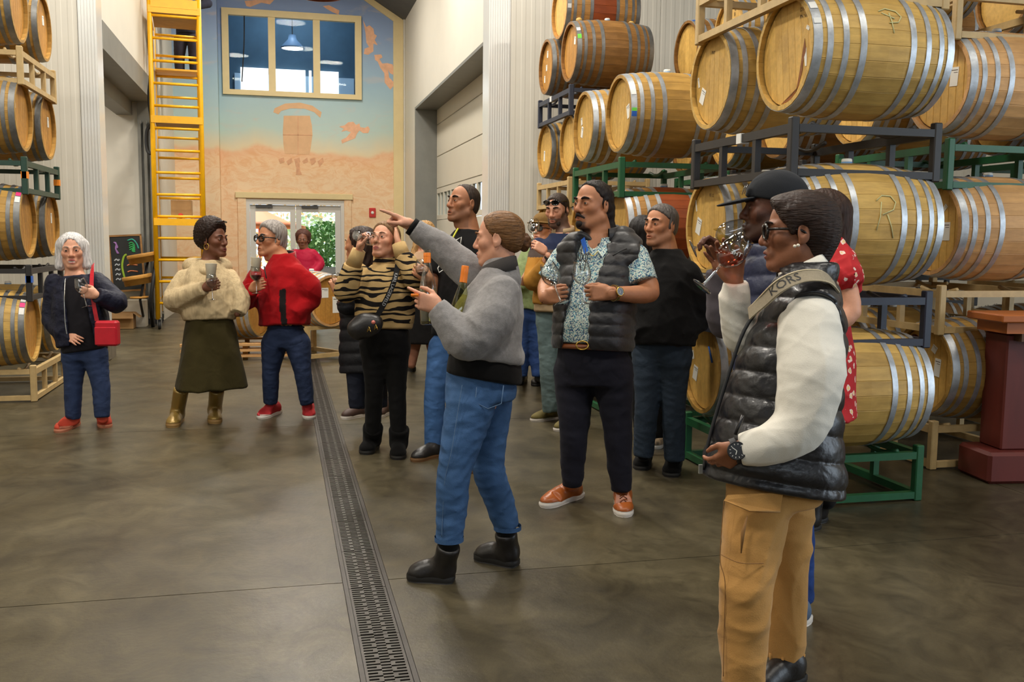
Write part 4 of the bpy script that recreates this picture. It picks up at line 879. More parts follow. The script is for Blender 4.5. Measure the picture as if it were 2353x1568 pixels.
# ------------------------------------------------------------------ outside the glazed doors
struct('ground_outside', MB().box((-12, YB+.3, -.25), (14, 60, -.02)), mat('outside_paving', srgb(190, 186, 178), .8, noise=(2, .1)))
M_LEAF = [mat('sunlit_leaf_%s' % n, srgb(*c), .6, noise=(4, .3)) for n, c in (('pale', (200, 220, 170)), ('deep', (110, 160, 90)), ('gold', (236, 196, 130)))]
def leaves(name, loc, r, m, label, n=260, seed=0):
    rg = np.random.RandomState(seed); mb = MB()
    for i in range(n):
        d = norm(rg.normal(size=3)); c = np.array([0, 0, r])+d*r*(.55+.5*rg.rand()); u = norm(rg.normal(size=3))*.07; v = norm(np.cross(u, rg.normal(size=3)))*.045
        mb.add([c-u, c+v, c+u, c-v], [(0, 1, 2, 3)])
    mb.tube([(0, 0, 0), (0, 0, r)], .05, 6)
    o = mb.build(name, m); o.location = loc; tag(o, label, 'tree', 'trees outside the doors')
for k, (px, d, r, mi, lab) in enumerate(((722, 27.2, 1.2, 0, 'pale green tree outside the glass doors'), (752, 23.6, .55, 1, 'deep green bush in the planter outside the glass doors'), (740, 40, 3.4, 2, 'golden tree furthest outside the glass doors'), (618, 33, 2.2, 2, 'amber tree outside the door behind the red jacket'))):
    q = onY(px, 700, d); leaves('garden_tree', (q[0], q[1], -.1 if k != 1 else .80), r, M_LEAF[mi], lab, 1300 if k != 1 else 700, k)
o = MB().lathe([(.0001, .45), (.7, .12), (1.15, 0), (1.1, -.06), (.0001, .35)], 16).tube([(0, 0, -1.9), (0, 0, .4)], .03, 6).build('garden_umbrella', mat('orange_canvas', srgb(236, 130, 70), .7)); o.location = tuple(onY(596, 520, 24.4)); tag(o, 'orange garden umbrella seen through the glass door', 'umbrella')
o = MB().box((-.7, -.3, 0), (.7, .3, .8), None, .02).build('planter', mat('grey_planter', srgb(150, 150, 150), .7)); o.location = tuple(onY(752, 700, 23.6)); o.location.z = -.02; tag(o, 'grey planter outside the glass doors', 'planter')
# ------------------------------------------------------------------ implicit bodies: round cones, ellipsoids and lofts melted together, then meshed
f32 = np.float32
def V3(*a): return np.array(a, float)
def frame_from(fwd, up):
    up = norm(up); fwd = np.asarray(fwd, float); fwd = norm(fwd-up*(fwd@up)); right = np.cross(fwd, up); return np.array([right, fwd, up])   # rows: right, forward, up
class S:           # one shape: fn(X,Y,Z)->distance, lo, hi, blend k, op
    __slots__ = ('fn', 'lo', 'hi', 'k', 'op')
    def __init__(s, fn, lo, hi, k=.02, op='u'): s.fn, s.lo, s.hi, s.k, s.op = fn, np.asarray(lo, float), np.asarray(hi, float), k, op
def cone(a, b, ra, rb=None, k=.02, op='u', flat=None):
    """round cone; flat=(axis, factor) squeezes it along axis"""
    rb = ra if rb is None else rb; a = np.asarray(a, float); b = np.asarray(b, float); r = max(ra, rb)
    A = np.eye(3)
    if flat is not None:
        n = norm(flat[0]); A = np.eye(3)+np.outer(n, n)*(1/flat[1]-1)
    ba = A @ (b-a); L2 = max(float(ba@ba), 1e-12)
    def fn(X, Y, Z):
        x, y, z = X-f32(a[0]), Y-f32(a[1]), Z-f32(a[2])
        if flat is not None:
            x, y, z = (f32(A[0, 0])*x+f32(A[0, 1])*y+f32(A[0, 2])*z, f32(A[1, 0])*x+f32(A[1, 1])*y+f32(A[1, 2])*z, f32(A[2, 0])*x+f32(A[2, 1])*y+f32(A[2, 2])*z)
        t = np.clip((x*f32(ba[0])+y*f32(ba[1])+z*f32(ba[2]))/f32(L2), 0, 1)
        d = np.sqrt((x-t*f32(ba[0]))**2+(y-t*f32(ba[1]))**2+(z-t*f32(ba[2]))**2)-(f32(ra)+f32(rb-ra)*t)
        return d if flat is None else d*f32(min(1, flat[1])**.5)
    return S(fn, np.minimum(a, b)-r, np.maximum(a, b)+r, k, op)
def ell(c, r, M=None, k=.02, op='u'):
    """ellipsoid with half axes r along the rows of M"""
    M = np.eye(3) if M is None else np.asarray(M); c = np.asarray(c, float); r = np.asarray(r, float); rm = r.min()
    ext = np.sqrt(((M.T*r)**2).sum(1))
    def fn(X, Y, Z):
        x, y, z = X-f32(c[0]), Y-f32(c[1]), Z-f32(c[2]); s0 = 0; s1 = 0
        for i in range(3):
            q = f32(M[i, 0])*x+f32(M[i, 1])*y+f32(M[i, 2])*z; q1 = (q/f32(r[i]))**2; s0 = s0+q1; s1 = s1+q1/f32(r[i]**2)
        k0 = np.sqrt(s0); k1 = np.sqrt(s1)+f32(1e-9); return k0*(k0-1)/k1
    return S(fn, c-ext, c+ext, k, op)
def loft(o, M, st, n=2.3, k=.02, op='u', rnd=.01):
    """stations (z, half width, front depth, back depth[, dx, dy]) up the third row of M"""
    o = np.asarray(o, float); st = [tuple(s)+(0.,)*(6-len(s)) for s in sorted(st)]; T = np.array(st)
    zs = T[:, 0]; zd = np.linspace(zs[0], zs[-1], 64)
    def sm(c):
        y = np.interp(zd, zs, T[:, c]); p = np.pad(y, 3, mode='edge'); return np.convolve(p, np.ones(7)/7, 'valid')
    W, DF, DB, DX, DY = (sm(i) for i in range(1, 6)); wm = max(W.max(), DF.max(), DB.max())+max(abs(DX).max(), abs(DY).max())
    zlo, zhi = zs[0], zs[-1]
    cor = [o+M[2]*zlo, o+M[2]*zhi]; lo = np.minimum(*cor)-wm; hi = np.maximum(*cor)+wm
    ext = np.abs(M[0])*(W.max()+abs(DX).max())+np.abs(M[1])*(max(DF.max(), DB.max())+abs(DY).max())
    lo = np.minimum(*cor)-ext-.01; hi = np.maximum(*cor)+ext+.01
    def fn(X, Y, Z):
        x, y, z = X-f32(o[0]), Y-f32(o[1]), Z-f32(o[2])
        p, q, h = (f32(M[i, 0])*x+f32(M[i, 1])*y+f32(M[i, 2])*z for i in range(3))
        t = np.clip((h-f32(zlo))/f32(zhi-zlo)*63, 0, 62.999); i = t.astype(np.int32); fr = t-i
        def g(A): A = A.astype(f32); return A[i]*(1-fr)+A[i+1]*fr
        w = g(W); p = p-g(DX); q = q-g(DY); dd = np.where(q > 0, g(DF), g(DB))
        rr = (np.abs(p/w)**f32(n)+np.abs(q/dd)**f32(n))**f32(1/n)
        d = (rr-1)*np.minimum(w, dd)
        e = np.maximum(f32(zlo)-h, h-f32(zhi))
        return np.maximum(d, e) if rnd <= 0 else np.where((d > -rnd) & (e > -rnd), np.sqrt(np.maximum(d+f32(rnd), 0)**2+np.maximum(e+f32(rnd), 0)**2)-f32(rnd), np.maximum(d, e))
    return S(fn, lo, hi, k, op)
def half(pt, nrm_, op='s', k=.004):
    """cuts away the side the normal points to"""
    pt = np.asarray(pt, float); n = norm(nrm_)
    def fn(X, Y, Z): return -((X-f32(pt[0]))*f32(n[0])+(Y-f32(pt[1]))*f32(n[1])+(Z-f32(pt[2]))*f32(n[2]))
    return S(fn, [-1e9]*3, [1e9]*3, k, op)
def chain(pts, rs, k=.02, flat=None):
    """one smooth tapering tube through the points"""
    P_ = [np.asarray(q, float) for q in pts]; n = len(P_); Q, R_ = [], []
    for i in range(n-1):
        p0, p1, p2, p3 = P_[max(i-1, 0)], P_[i], P_[i+1], P_[min(i+2, n-1)]
        m = 1 if n == 2 else 5
        for j in range(m):
            t = j/m; Q.append(.5*((2*p1)+(p2-p0)*t*.8+(2*p0-5*p1+4*p2-p3)*t*t*.8+(3*p1-p0-3*p2+p3)*t**3*.8+(p2-p1)*.4*t) if n > 2 else p1)
            if n > 2: Q[-1] = p1*(1-t)+p2*t+(Q[-1]-(p1*(1-t)+p2*t))*.9
            u = t*t*(3-2*t)*.5+t*.5; R_.append(rs[i]*(1-u)+rs[i+1]*u)
    Q.append(P_[-1]); R_.append(rs[-1])
    segs = [cone(Q[i], Q[i+1], R_[i], R_[i+1], k, 'u', flat) for i in range(len(Q)-1)]
    if len(segs) == 1: return segs
    def fn(X, Y, Z):
        d = segs[0].fn(X, Y, Z)
        for q in segs[1:]:
            e = q.fn(X, Y, Z); h_ = np.maximum(f32(.006)-np.abs(d-e), 0); d = np.minimum(d, e)-h_*h_*f32(40)
        return d
    return [S(fn, np.min([q.lo for q in segs], 0), np.max([q.hi for q in segs], 0), k)]
def tube_cut(pts, rs, k=.02):
    """sleeve or trouser leg: a smooth tube cut square at its far end"""
    c = chain(pts, rs, k)[0]; e = np.asarray(pts[-1], float); n = norm(e-np.asarray(pts[-2])); R = rs[-1]*1.9; f0 = c.fn
    def fn(X, Y, Z):
        x, y, z = X-f32(e[0]), Y-f32(e[1]), Z-f32(e[2]); t = x*f32(n[0])+y*f32(n[1])+z*f32(n[2]); r = np.sqrt(np.maximum(x*x+y*y+z*z-t*t, 0))
        return np.maximum(f0(X, Y, Z), np.minimum(t, f32(R)-r))
    return S(fn, c.lo, c.hi, k)
def sdf_grid(shapes, h, lo=None, hi=None, disp=None, margin=.012):
    us = [s for s in shapes if s.op == 'u']
    if lo is None:
        lo = np.min([s.lo for s in us], 0)-margin; hi = np.max([s.hi for s in us], 0)+margin
    n = np.ceil((hi-lo)/h).astype(int)+2; ax = [(lo[i]+h*np.arange(n[i])).astype(f32) for i in range(3)]
    v = np.full(n, .5, f32)
    for s in shapes:
        pad = max(s.k*1.2, 2.5*h)+.006; i0 = [int(np.clip(np.floor((s.lo[i]-pad-lo[i])/h), 0, n[i])) for i in range(3)]; i1 = [int(np.clip(np.ceil((s.hi[i]+pad-lo[i])/h)+1, 0, n[i])) for i in range(3)]
        if any(i1[i]-i0[i] < 1 for i in range(3)): continue
        sl = tuple(slice(i0[i], i1[i]) for i in range(3))
        d = s.fn(ax[0][sl[0]][:, None, None], ax[1][sl[1]][None, :, None], ax[2][sl[2]][None, None, :]); a = v[sl]; k = f32(max(s.k, 1e-4))
        if s.op == 'u': hh = np.maximum(k-np.abs(a-d), 0)/k; v[sl] = np.minimum(a, d)-hh*hh*k*f32(.25)
        else:
            if s.op == 's': d = -d
            hh = np.maximum(k-np.abs(a-d), 0)/k; v[sl] = np.maximum(a, d)+hh*hh*k*f32(.25)
    if disp is not None: v = v+disp(ax[0][:, None, None], ax[1][None, :, None], ax[2][None, None, :]).astype(f32)
    return v, lo
def surfnet(v, lo, h):
    s = v < 0
    c = np.zeros(np.array(v.shape)-1, np.int8)
    for i in (0, 1):
        for j in (0, 1):
            for k in (0, 1): c += s[i:s.shape[0]-1+i, j:s.shape[1]-1+j, k:s.shape[2]-1+k]
    act = (c > 0) & (c < 8); cells = np.argwhere(act); idx = np.full(act.shape, -1, np.int32); idx[act] = np.arange(len(cells))
    if len(cells) == 0: return np.zeros((0, 3)), np.zeros((0, 4), int)
    acc = np.zeros((len(cells), 3)); cnt = np.zeros(len(cells))
    cor = [(i, j, k) for i in (0, 1) for j in (0, 1) for k in (0, 1)]
    vals = {q: v[cells[:, 0]+q[0], cells[:, 1]+q[1], cells[:, 2]+q[2]] for q in cor}
    for a in cor:
        for ax_ in range(3):
            if a[ax_]: continue
            b = list(a); b[ax_] = 1; b = tuple(b); va, vb = vals[a], vals[b]; m = (va < 0) != (vb < 0)
            t = np.where(m, va/(va-vb+1e-20), 0)
            p = np.array(a, float)[None, :].repeat(len(cells), 0); p[:, ax_] = t
            acc[m] += p[m]; cnt[m] += 1
    V = (cells+acc/cnt[:, None])*h+np.asarray(lo)
    Fs = []
    for ax_ in range(3):
        o1, o2 = (ax_+1) % 3, (ax_+2) % 3
        A = np.moveaxis(s, ax_, 0); e = A[:-1] != A[1:]
        B = np.moveaxis(s, (ax_, o1, o2), (0, 1, 2)); e = B[:-1, 1:-1, 1:-1] != B[1:, 1:-1, 1:-1]
        q = np.argwhere(e); I = np.moveaxis(idx, (ax_, o1, o2), (0, 1, 2)); x, y, z = q[:, 0], q[:, 1]+1, q[:, 2]+1
        f = np.stack([I[x, y-1, z-1], I[x, y, z-1], I[x, y, z], I[x, y-1, z]], 1)
        neg = B[:-1, 1:-1, 1:-1][e]; f[~neg] = f[~neg][:, ::-1]; Fs.append(f)
    return V, np.concatenate(Fs)
def relax(V, F_, it=1, amt=.5):
    for _ in range(it):
        acc = np.zeros_like(V); c = np.zeros(len(V))
        for i in range(4):
            for j in (1, 3): np.add.at(acc, F_[:, i], V[F_[:, (i+j) % 4]]); np.add.at(c, F_[:, i], 1)
        V = V+(acc/np.maximum(c, 1)[:, None]-V)*amt
    return V
def sdf_mesh(name, shapes, h, m, parent, disp=None, it=1, cols=None, kind=None):
    v, lo = sdf_grid(shapes, h, disp=disp); V, F_ = surfnet(v, lo, h)
    if len(F_) == 0: print('EMPTY', name); return None
    if it: V = relax(V, F_, it)
    me = npmesh(name, V, F_)
    if cols is not None: set_cols(me, cols(V))
    return link(name, me, m, parent)
def set_cols(me, C):
    a = me.color_attributes.new('tint', 'FLOAT_COLOR', 'POINT'); a.data.foreach_set('color', np.concatenate([C, np.ones((len(C), 1))], 1).astype(f32).ravel())
def body_mesh(name, shapes, fine, hc, m, parent, cols):
    """one body: coarse where clothed, fine inside the boxes (lo, hi, h) of head and hands"""
    VV, FF, b = [], [], 0
    v, lo = sdf_grid(shapes, hc); V, F_ = surfnet(v, lo, hc); V = relax(V, F_, 1)
    cen = V[F_].mean(1); keep = np.ones(len(F_), bool)
    for (l, u, hh) in fine: keep &= ~np.all((cen > np.asarray(l)+1.2*hh) & (cen < np.asarray(u)-1.2*hh), 1)
    F_ = F_[keep]; VV.append(V); FF.append(F_); b = len(V)
    for (l, u, hh) in fine:
        sub = [s for s in shapes if np.all(s.hi > np.asarray(l)-.05) and np.all(s.lo < np.asarray(u)+.05)]
        v, lo = sdf_grid(sub, hh, np.asarray(l, float), np.asarray(u, float)); V, F_ = surfnet(v, lo, hh); V = relax(V, F_, 1, .4); VV.append(V); FF.append(F_+b); b += len(V)
    V = np.concatenate(VV); F_ = np.concatenate(FF); used = np.zeros(len(V), bool); used[F_.ravel()] = True; mp = np.cumsum(used)-1
    V = V[used]; F_ = mp[F_]; me = npmesh(name, V, F_); set_cols(me, cols(V)); return link(name, me, m, parent)
# ------------------------------------------------------------------ materials of people
def skin_mat():
    m = mat('skin', (1, 1, 1), .5, spec=.4, attr='tint', noise=(60, .05), bump=(220, .06)); b = m.node_tree.nodes['Principled BSDF']; b.inputs['Subsurface Weight'].default_value = .08; b.inputs['Subsurface Radius'].default_value = (.012, .005, .003); return m
M_SKIN = skin_mat()
def hair_mat(name, c, stretch=(1, 1, .12)): return mat(name, srgb(*c), .5, spec=.22, noise=(90, .5, stretch), bump=(120, .7, stretch))
M_EYEW = mat('eye_white', srgb(220, 214, 206), .2); M_IRIS = mat('eye_iris', srgb(48, 32, 22), .15)
M_GLASSW = clear_glass('wine_glass', (.97, .975, .975), 1.5, 1.7, 0, .42); M_LENS = clear_glass('spectacle_lens', (.9, .92, .94), 1.45, 1.0); M_DLENS = mat('dark_lens', srgb(16, 14, 14), .08, spec=.8)
M_WRED = mat('red_wine', srgb(70, 10, 14), .08, spec=.6); M_WROSE = clear_glass('rose_wine', (.93, .5, .36), 1.34, .8); M_WHITEW = clear_glass('white_wine', (.93, .89, .6), 1.34, .8)
M_STEM = clear_glass('wine_glass_stem', (.95, .96, .96), 1.5, 7.0, 0, .6); M_BTL = clear_glass('bottle_glass_pale', (.97, .98, .94), 1.5, 2.6, 0, .6); M_BTLG = clear_glass('bottle_glass_green', (.78, .80, .56), 1.5, 1.4, 0, .5)
M_OCAP = mat('orange_capsule', srgb(240, 128, 20), .35, spec=.6)
def cloth(name, c, rough=.85, scale=500, b=.25, sheen=.04, amt=.07, big=None): return mat(name, srgb(*c), rough, spec=.15, noise=(scale if big is None else big, amt), bump=(scale, b), folds=(8, .4), sheen=sheen)
def denim(name, c): return mat(name, srgb(*c), .8, spec=.25, noise=(7, .16), bump=(420, .25, (1, 1, .4)), folds=(8, .55, (1, 1, 1.5)))
# ------------------------------------------------------------------ figures
class Fig:
    """a person: pixel joints with depth -> world; side letters a = left of picture, b = right of picture"""
    def __init__(s, D, yaw, label, scale=1.0):
        s.D = D; s.m = D/FPX; s.root = None; s.label = label; s.sc = scale; s.shapes = []; s.fine = []; s.fwd = -FH*math.cos(math.radians(yaw))-RH*math.sin(math.radians(yaw))
        s.colf = []
    def p(s, x, y, dd=0.0): return P(x, y, s.D+dd)
    def start(s, at):
        s.root = empty('person', (float(at[0]), float(at[1]), 0)); tag(s.root, s.label, 'person'); s.inv = Matrix.Translation((-float(at[0]), -float(at[1]), 0)); return s.root
    def part(s, o, sub=None):
        if o is None: return None
        if sub is None: o.parent = s.root; o.matrix_parent_inverse = s.inv
        else: o.parent = sub; o.matrix_parent_inverse = Matrix.Identity(4)
        return o
    def mesh(s, name, shapes, h, m, disp=None, it=1, cols=None, sub=None): return s.part(sdf_mesh(name, shapes, h, m, None, disp, it, cols), sub)
    def mb(s, name, mb, m, sub=None): return s.part(mb.build(name, m), sub)
def dirv(yaw, up=0.0):
    """direction seen from the camera: yaw 0 = towards us, 90 = picture left, -90 = right, 180 = away; up in degrees"""
    y, u = math.radians(yaw), math.radians(up); return (-FH*math.cos(y)-RH*math.sin(y))*math.cos(u)+UP*math.sin(u)
SKINS = dict(fair=(214, 156, 126), tan=(190, 130, 94), olive=(172, 116, 82), brown=(112, 68, 46), deep=(100, 60, 42), mid=(150, 98, 70))
def head(F, c, yaw, pitch=0, roll=0, sex='m', skin='tan', Hh=.232, neck=None, beard=None, brow=(40, 28, 20), lips=None, h=.0042, wide=1.0, neck_r=.056, mouth_open=0, jaw=1.0, lid=0.0, eyes=True, nose=1.0, teeth=False):
    """adds head and neck to the body; c = middle of the head; returns its frame"""
    fw = dirv(yaw, pitch); rt0 = np.cross(fw, UP); rt0 = norm(rt0); up = np.cross(rt0, fw)
    a = math.radians(roll); up2 = up*math.cos(a)+rt0*math.sin(a); M = np.array([np.cross(fw, up2), fw, up2]); s = Hh/.232
    def L(x, y, z): return np.asarray(c)+(M[0]*x*wide+M[1]*y+M[2]*z)*s
    E = lambda p, r, k=.02, op='u', Mx=None: ell(L(*p), np.array(r)*s, M if Mx is None else Mx, k*s, op)
    C_ = lambda p, q, r1, r2, k=.015, op='u': cone(L(*p), L(*q), r1*s, r2*s, k*s, op)
    fem = sex == 'f'; jw = .044*jaw*(.88 if fem else 1)
    sh = [E((0, -.014, .036), (.0745*wide, .094, .080)), E((0, .016, -.028), (.0600*wide*(.95 if fem else 1), .070, .083), .03)]
    for sx in (-1, 1):
        sh += [C_((sx*jw*1.18, .002, -.058), (sx*.016, .066, -.101), .021 if fem else .024, .019, .025), E((sx*.041, .052, -.018), (.024, .026, .022), .025)]
        sh += [C_((sx*.046, .064, .023), (sx*.014, .083, .022), .009, .010 if not fem else .008, .014)]
    sh += [E((0, .071, -.099), (.020, .018, .015), .018)]
    for sx in (-1, 1): sh += [E((sx*.031, .092, .003), (.019, .015, .0115), .012, 's')]
    sh += [C_((0, .083, .014), (0, .101+.008*(nose-1), -.024), .0085, .0125*nose, .012), E((0, .101+.008*(nose-1), -.031), (.0135*nose, .013, .0105), .008)]
    for sx in (-1, 1): sh += [E((sx*.0135*nose, .0885, -.034), (.0095, .012, .0085), .006), E((sx*.006, .099, -.041), (.0036, .005, .003), .003, 's')]
    mo = mouth_open
    sh += [E((0, .078, -.066), (.030, .017, .020), .015)]
    sh += [C_((-.019, .083, -.0645), (0, .0935, -.0615), .0045, .0065, .005), C_((.019, .083, -.0645), (0, .0935, -.0615), .0045, .0065, .005), C_((-.015, .0845, -.074-mo), (.015, .0845, -.074-mo), .006, .006, .006), E((0, .091, -.074-mo), (.015, .0075, .0072), .006)]
    sh += [E((0, .100, -.0685-mo/2), (.019, .012, .0016+mo*.5), .003, 's')]
    for sx in (-1, 1):
        sh += [E((sx*.0315, .0735, .004), (.0165, .0155, .0125), .004)]
        if eyes and lid < .9: sh += [E((sx*.0315, .0885, .0035-.002*lid), (.0125, .009, .0037*(1-lid)+.0008), .0015, 's')]
        ea = math.radians(18); Me = np.array([M[0]*math.cos(ea*sx)+M[1]*math.sin(ea*sx)*-1, M[1]*math.cos(ea)+M[0]*math.sin(ea)*sx, M[2]]); Me = np.array([norm(Me[0]), norm(np.cross(M[2], Me[0])*-1 if 0 else Me[1]), M[2]])
        sh += [E((sx*.077, -.012, -.004), (.0085, .020, .032), .006, 'u', Me), E((sx*.085, -.008, .004), (.006, .011, .019), .004, 's', Me), E((sx*.077, -.004, -.030), (.006, .009, .010), .005)]
    if neck is not None:
        nb = np.asarray(neck); sh += [cone(L(0, -.022, -.062), nb, neck_r*s, neck_r*1.12*s, .03*s)]
        if not fem: sh += [E((0, .03, -.135), (.014, .014, .018), .02)]
    F.shapes += sh; F.hM, F.hc, F.hs, F.hwide = M, np.asarray(c), s, wide
    cc = np.asarray(c); lo = cc-.155*s-.01; hi = cc+.155*s+.01
    if neck is not None: lo = np.minimum(lo, np.asarray(neck)-.07); hi = np.maximum(hi, np.asarray(neck)+.07)
    F.fine.append((lo, hi, h))
    sk = np.array(srgb(*SKINS[skin])); lp = np.array(srgb(*lips)) if lips else sk*np.array([.78, .55, .52]); br = np.array(srgb(*brow))
    def colf(V, Cc):
        q = (V-cc) @ M.T/s; x, y, z = q[:, 0]/wide, q[:, 1], q[:, 2]; face = (np.abs(x) < .11) & (np.abs(z) < .15) & (np.abs(y) < .14)
        def blend(w, col): w = np.clip(w, 0, 1)[:, None]*face[:, None]; Cc[:] = Cc*(1-w)+col*w
        cheek = np.exp(-(((np.abs(x)-.042)/.02)**2+((z+.022)/.02)**2))*(y > .03); blend(cheek*.35, sk*np.array([1.05, .78, .74]))
        blend(np.exp(-((x/.016)**2+((z+.03)/.015)**2))*(y > .08)*.35, sk*np.array([1.06, .76, .7]))
        blend((np.exp(-(((np.abs(x)-.0315)/.02)**2+((z-.003)/.011)**2))*(y > .05))*.45, sk*np.array([.66, .56, .54]))
        lipm = np.clip(1.3-((x/.0215)**2+((z+.0685)/(.0105+mo))**2), 0, .45)*2.2*(y > .076); blend(lipm, lp)
        blend((np.abs(z+.0685+mo/2) < .0022+mo*.42)*(np.abs(x) < .02)*(y > .07)*.8, np.array([.6, .56, .5]) if teeth else sk*.22)
        arch = .0285-.18*np.maximum(np.abs(x)-.036, 0)-.05*np.maximum(.03-np.abs(x), 0); bw = (np.abs(z-arch) < (.0036 if fem else .0052))*(np.abs(x) > .012)*(np.abs(x) < .054)*(y > .045); blend(bw*.35, br)
        if beard:
            bc = np.array(srgb(*beard[0])); st_ = beard[1]; jawm = np.clip((-.045-z)/.012, 0, 1)*np.clip((y+.01)/.03, 0, 1); side = np.clip((np.abs(x)-.046)/.01, 0, 1)*np.clip((.0-z)/.02, 0, 1)*(y > -.005)*(y < .06); must = np.clip((-.046-z)/.006, 0, 1)*np.clip((.036-np.abs(x))/.012, 0, 1)*(y > .06)
            msk = dict(full=np.maximum(np.maximum(jawm, must), side), goatee=np.maximum(must*(z > -.066)*.8, np.clip((-.08-z)/.008, 0, 1)*np.clip((.036-np.abs(x))/.008, 0, 1)*(y > .03)), stubble=np.maximum(np.maximum(jawm, must), side)*.45)[st_]
            blend(msk*(1-np.clip(lipm*2, 0, 1))*beard[2], bc)
    F.colf.append(colf); F.skin = sk; F.L = L; F.brow = brow; F.fem = fem
    F.eyeinfo = [(L(sx*.0315, .0745, .0035), .0118*s) for sx in (-1, 1)] if eyes and lid < .9 else []
    return M
def hand(F, w, d, n, t, pose='grip', size=1.0, skinless=False, h=.0036, spread=1.0, over=None, thumb=None):
    """w wrist, d towards the fingers, n palm normal (the way the palm faces), t thumb side"""
    d = norm(d); n = np.asarray(n, float); n = norm(n-d*(n@d)); t0 = np.cross(n, d); t = t0 if t0@np.asarray(t) > 0 else -t0; w = np.asarray(w, float); z = size
    L = lambda a, b, c: w+(d*a+t*b+n*c)*z
    S_ = []
    for b in (-.028, -.009, .010, .028): S_.append(cone(L(.012, b*.62, 0), L(.088-abs(b-.009)*.22, b, 0), .0145*z, .0115*z, .014))
    S_.append(ell(L(.036, .026, .008), np.array([.030, .016, .015])*z, np.array([d, t, n]), .012)); S_.append(ell(L(.04, -.02, .007), np.array([.034, .014, .013])*z, np.array([d, t, n]), .012))
    curls = dict(grip=[(52, 62, 40)]*4, stem=[(38, 70, 45), (48, 72, 45), (58, 72, 45), (64, 75, 45)], point=[(4, 6, 4), (72, 88, 55), (78, 90, 55), (80, 90, 55)], relax=[(18, 24, 16), (22, 28, 18), (26, 30, 20), (28, 32, 20)], flat=[(4, 6, 4)]*4, cup=[(30, 40, 26), (32, 44, 28), (36, 46, 30), (42, 48, 30)], bowl=[(14, 30, 26), (18, 36, 28), (24, 40, 28), (34, 46, 30)])[pose]
    if over: curls = [over.get(i, c) for i, c in enumerate(curls)]
    tips = []
    for i, (b, ln) in enumerate(((.028, .073), (.010, .081), (-.009, .075), (-.027, .059))):
        p = L(.090-abs(b-.009)*.25, b, 0); ang = 0; r = .0088 if i < 3 else .0078; sp = math.radians((b*220)*spread)
        dd0 = d*math.cos(sp)+t*math.sin(sp)
        for q, fr in enumerate((.46, .30, .24)):
            ang += math.radians(curls[i][q]); dv = dd0*math.cos(ang)+n*math.sin(ang); e = p+dv*ln*fr*z
            S_.append(cone(p, e, r*z, (r-.0009)*z, .004)); p = e; r -= .0009
        tips.append(p)
    th = thumb or dict(grip=(.55, .45, .72), stem=(.75, .38, .55), point=(.45, .3, .85), relax=(.8, .5, .3), flat=(.75, .65, .1), cup=(.7, .45, .55), bowl=(.6, .72, .4))[pose]
    p = L(.022, .028, .006); v0 = norm(d*th[0]+t*th[1]+n*th[2]); e = p+v0*.038*z; S_.append(cone(p, e, .0135*z, .0105*z, .012)); v1 = norm(v0+d*.55-t*.35); e2 = e+v1*.03*z; S_.append(cone(e, e2, .0102*z, .0092*z, .005)); v2 = norm(v1+d*.2-t*.2); e3 = e2+v2*.024*z; S_.append(cone(e2, e3, .0092*z, .0072*z, .004))
    tips.append(e3); F.shapes += S_
    lo = np.min([s.lo for s in S_], 0)-.008; hi = np.max([s.hi for s in S_], 0)+.008; F.fine.append((lo, hi, h))
    return L(.092, 0, .036), tips
def limb(F, pts, rs, k=.02): F.shapes += chain(pts, rs, k)
def finish_body(F, name='body', hc=.012, tint=None):
    def cols(V):
        C = np.tile(F.skin, (len(V), 1)).astype(float)
        for cf in F.colf: cf(V, C)
        if tint: tint(V, C)
        return C
    o = body_mesh(name, F.shapes, F.fine, hc, M_SKIN, None, cols); F.part(o); F.body = o
    if F.D < 11:
        bm = mat('brow_hair_%d_%d_%d' % F.brow, srgb(*F.brow), .7, spec=.15, noise=(120, .3)); L = F.L; r = (.0026 if F.fem else .0040)*F.hs; w = F.hwide
        for sx in (-1, 1):
            pts = [L(sx*.015, .0925, .0255), L(sx*.032, .0905, .0315), L(sx*.0505, .0755, .0275)]
            F.part(sdf_mesh('eyebrow', [chain(pts, [r*.9, r*1.1, r*.55], .004)[0]], max(.0025, F.D*.0006), bm, None), o)
    for c, r in F.eyeinfo:
        M = axes_matrix(c, F.hM[0], F.hM[2], F.hM[1]); n = 12
        e = MB().lathe([(r*math.sin(a), r*math.cos(a)) for a in np.linspace(.0, math.pi, 9)], 14, M).build('eye', M_EYEW); F.part(e, o)
        e2 = MB().lathe([(r*1.02*math.sin(a), r*1.02*math.cos(a)) for a in np.linspace(.0, .60, 6)], 14, M).build('iris', M_IRIS); F.part(e2, o)
    return o
def Mt(M, ang_axis): return M
def hair(F, shapes, m, h=.005, name='hair', amp=.0, freq=90, it=1, sub=None, disp=None):
    if disp is None and amp:
        M, c = F.hM, F.hc
        def disp(X, Y, Z):
            a = (X-f32(c[0]))*f32(M[0, 0])+(Y-f32(c[1]))*f32(M[0, 1])+(Z-f32(c[2]))*f32(M[0, 2]); b = (X-f32(c[0]))*f32(M[1, 0])+(Y-f32(c[1]))*f32(M[1, 1])+(Z-f32(c[2]))*f32(M[1, 2])
            th = np.arctan2(a, b+f32(.002)); z = (Z-f32(c[2])); return f32(amp)*(np.sin(th*f32(freq/4)+z*f32(30))+.6*np.sin(th*f32(freq/9)+z*f32(55)+1.3)+.4*np.sin(th*freq/2+z*20))
    return F.mesh(name, shapes, h, m, disp, it, None, sub)
def curls_disp(amp, fr):
    def disp(X, Y, Z): return f32(amp)*(np.sin(X*fr+np.sin(Z*fr*.7)*1.5)*np.sin(Y*fr*1.1+X*9)*np.sin(Z*fr*.95+Y*7))
    return disp
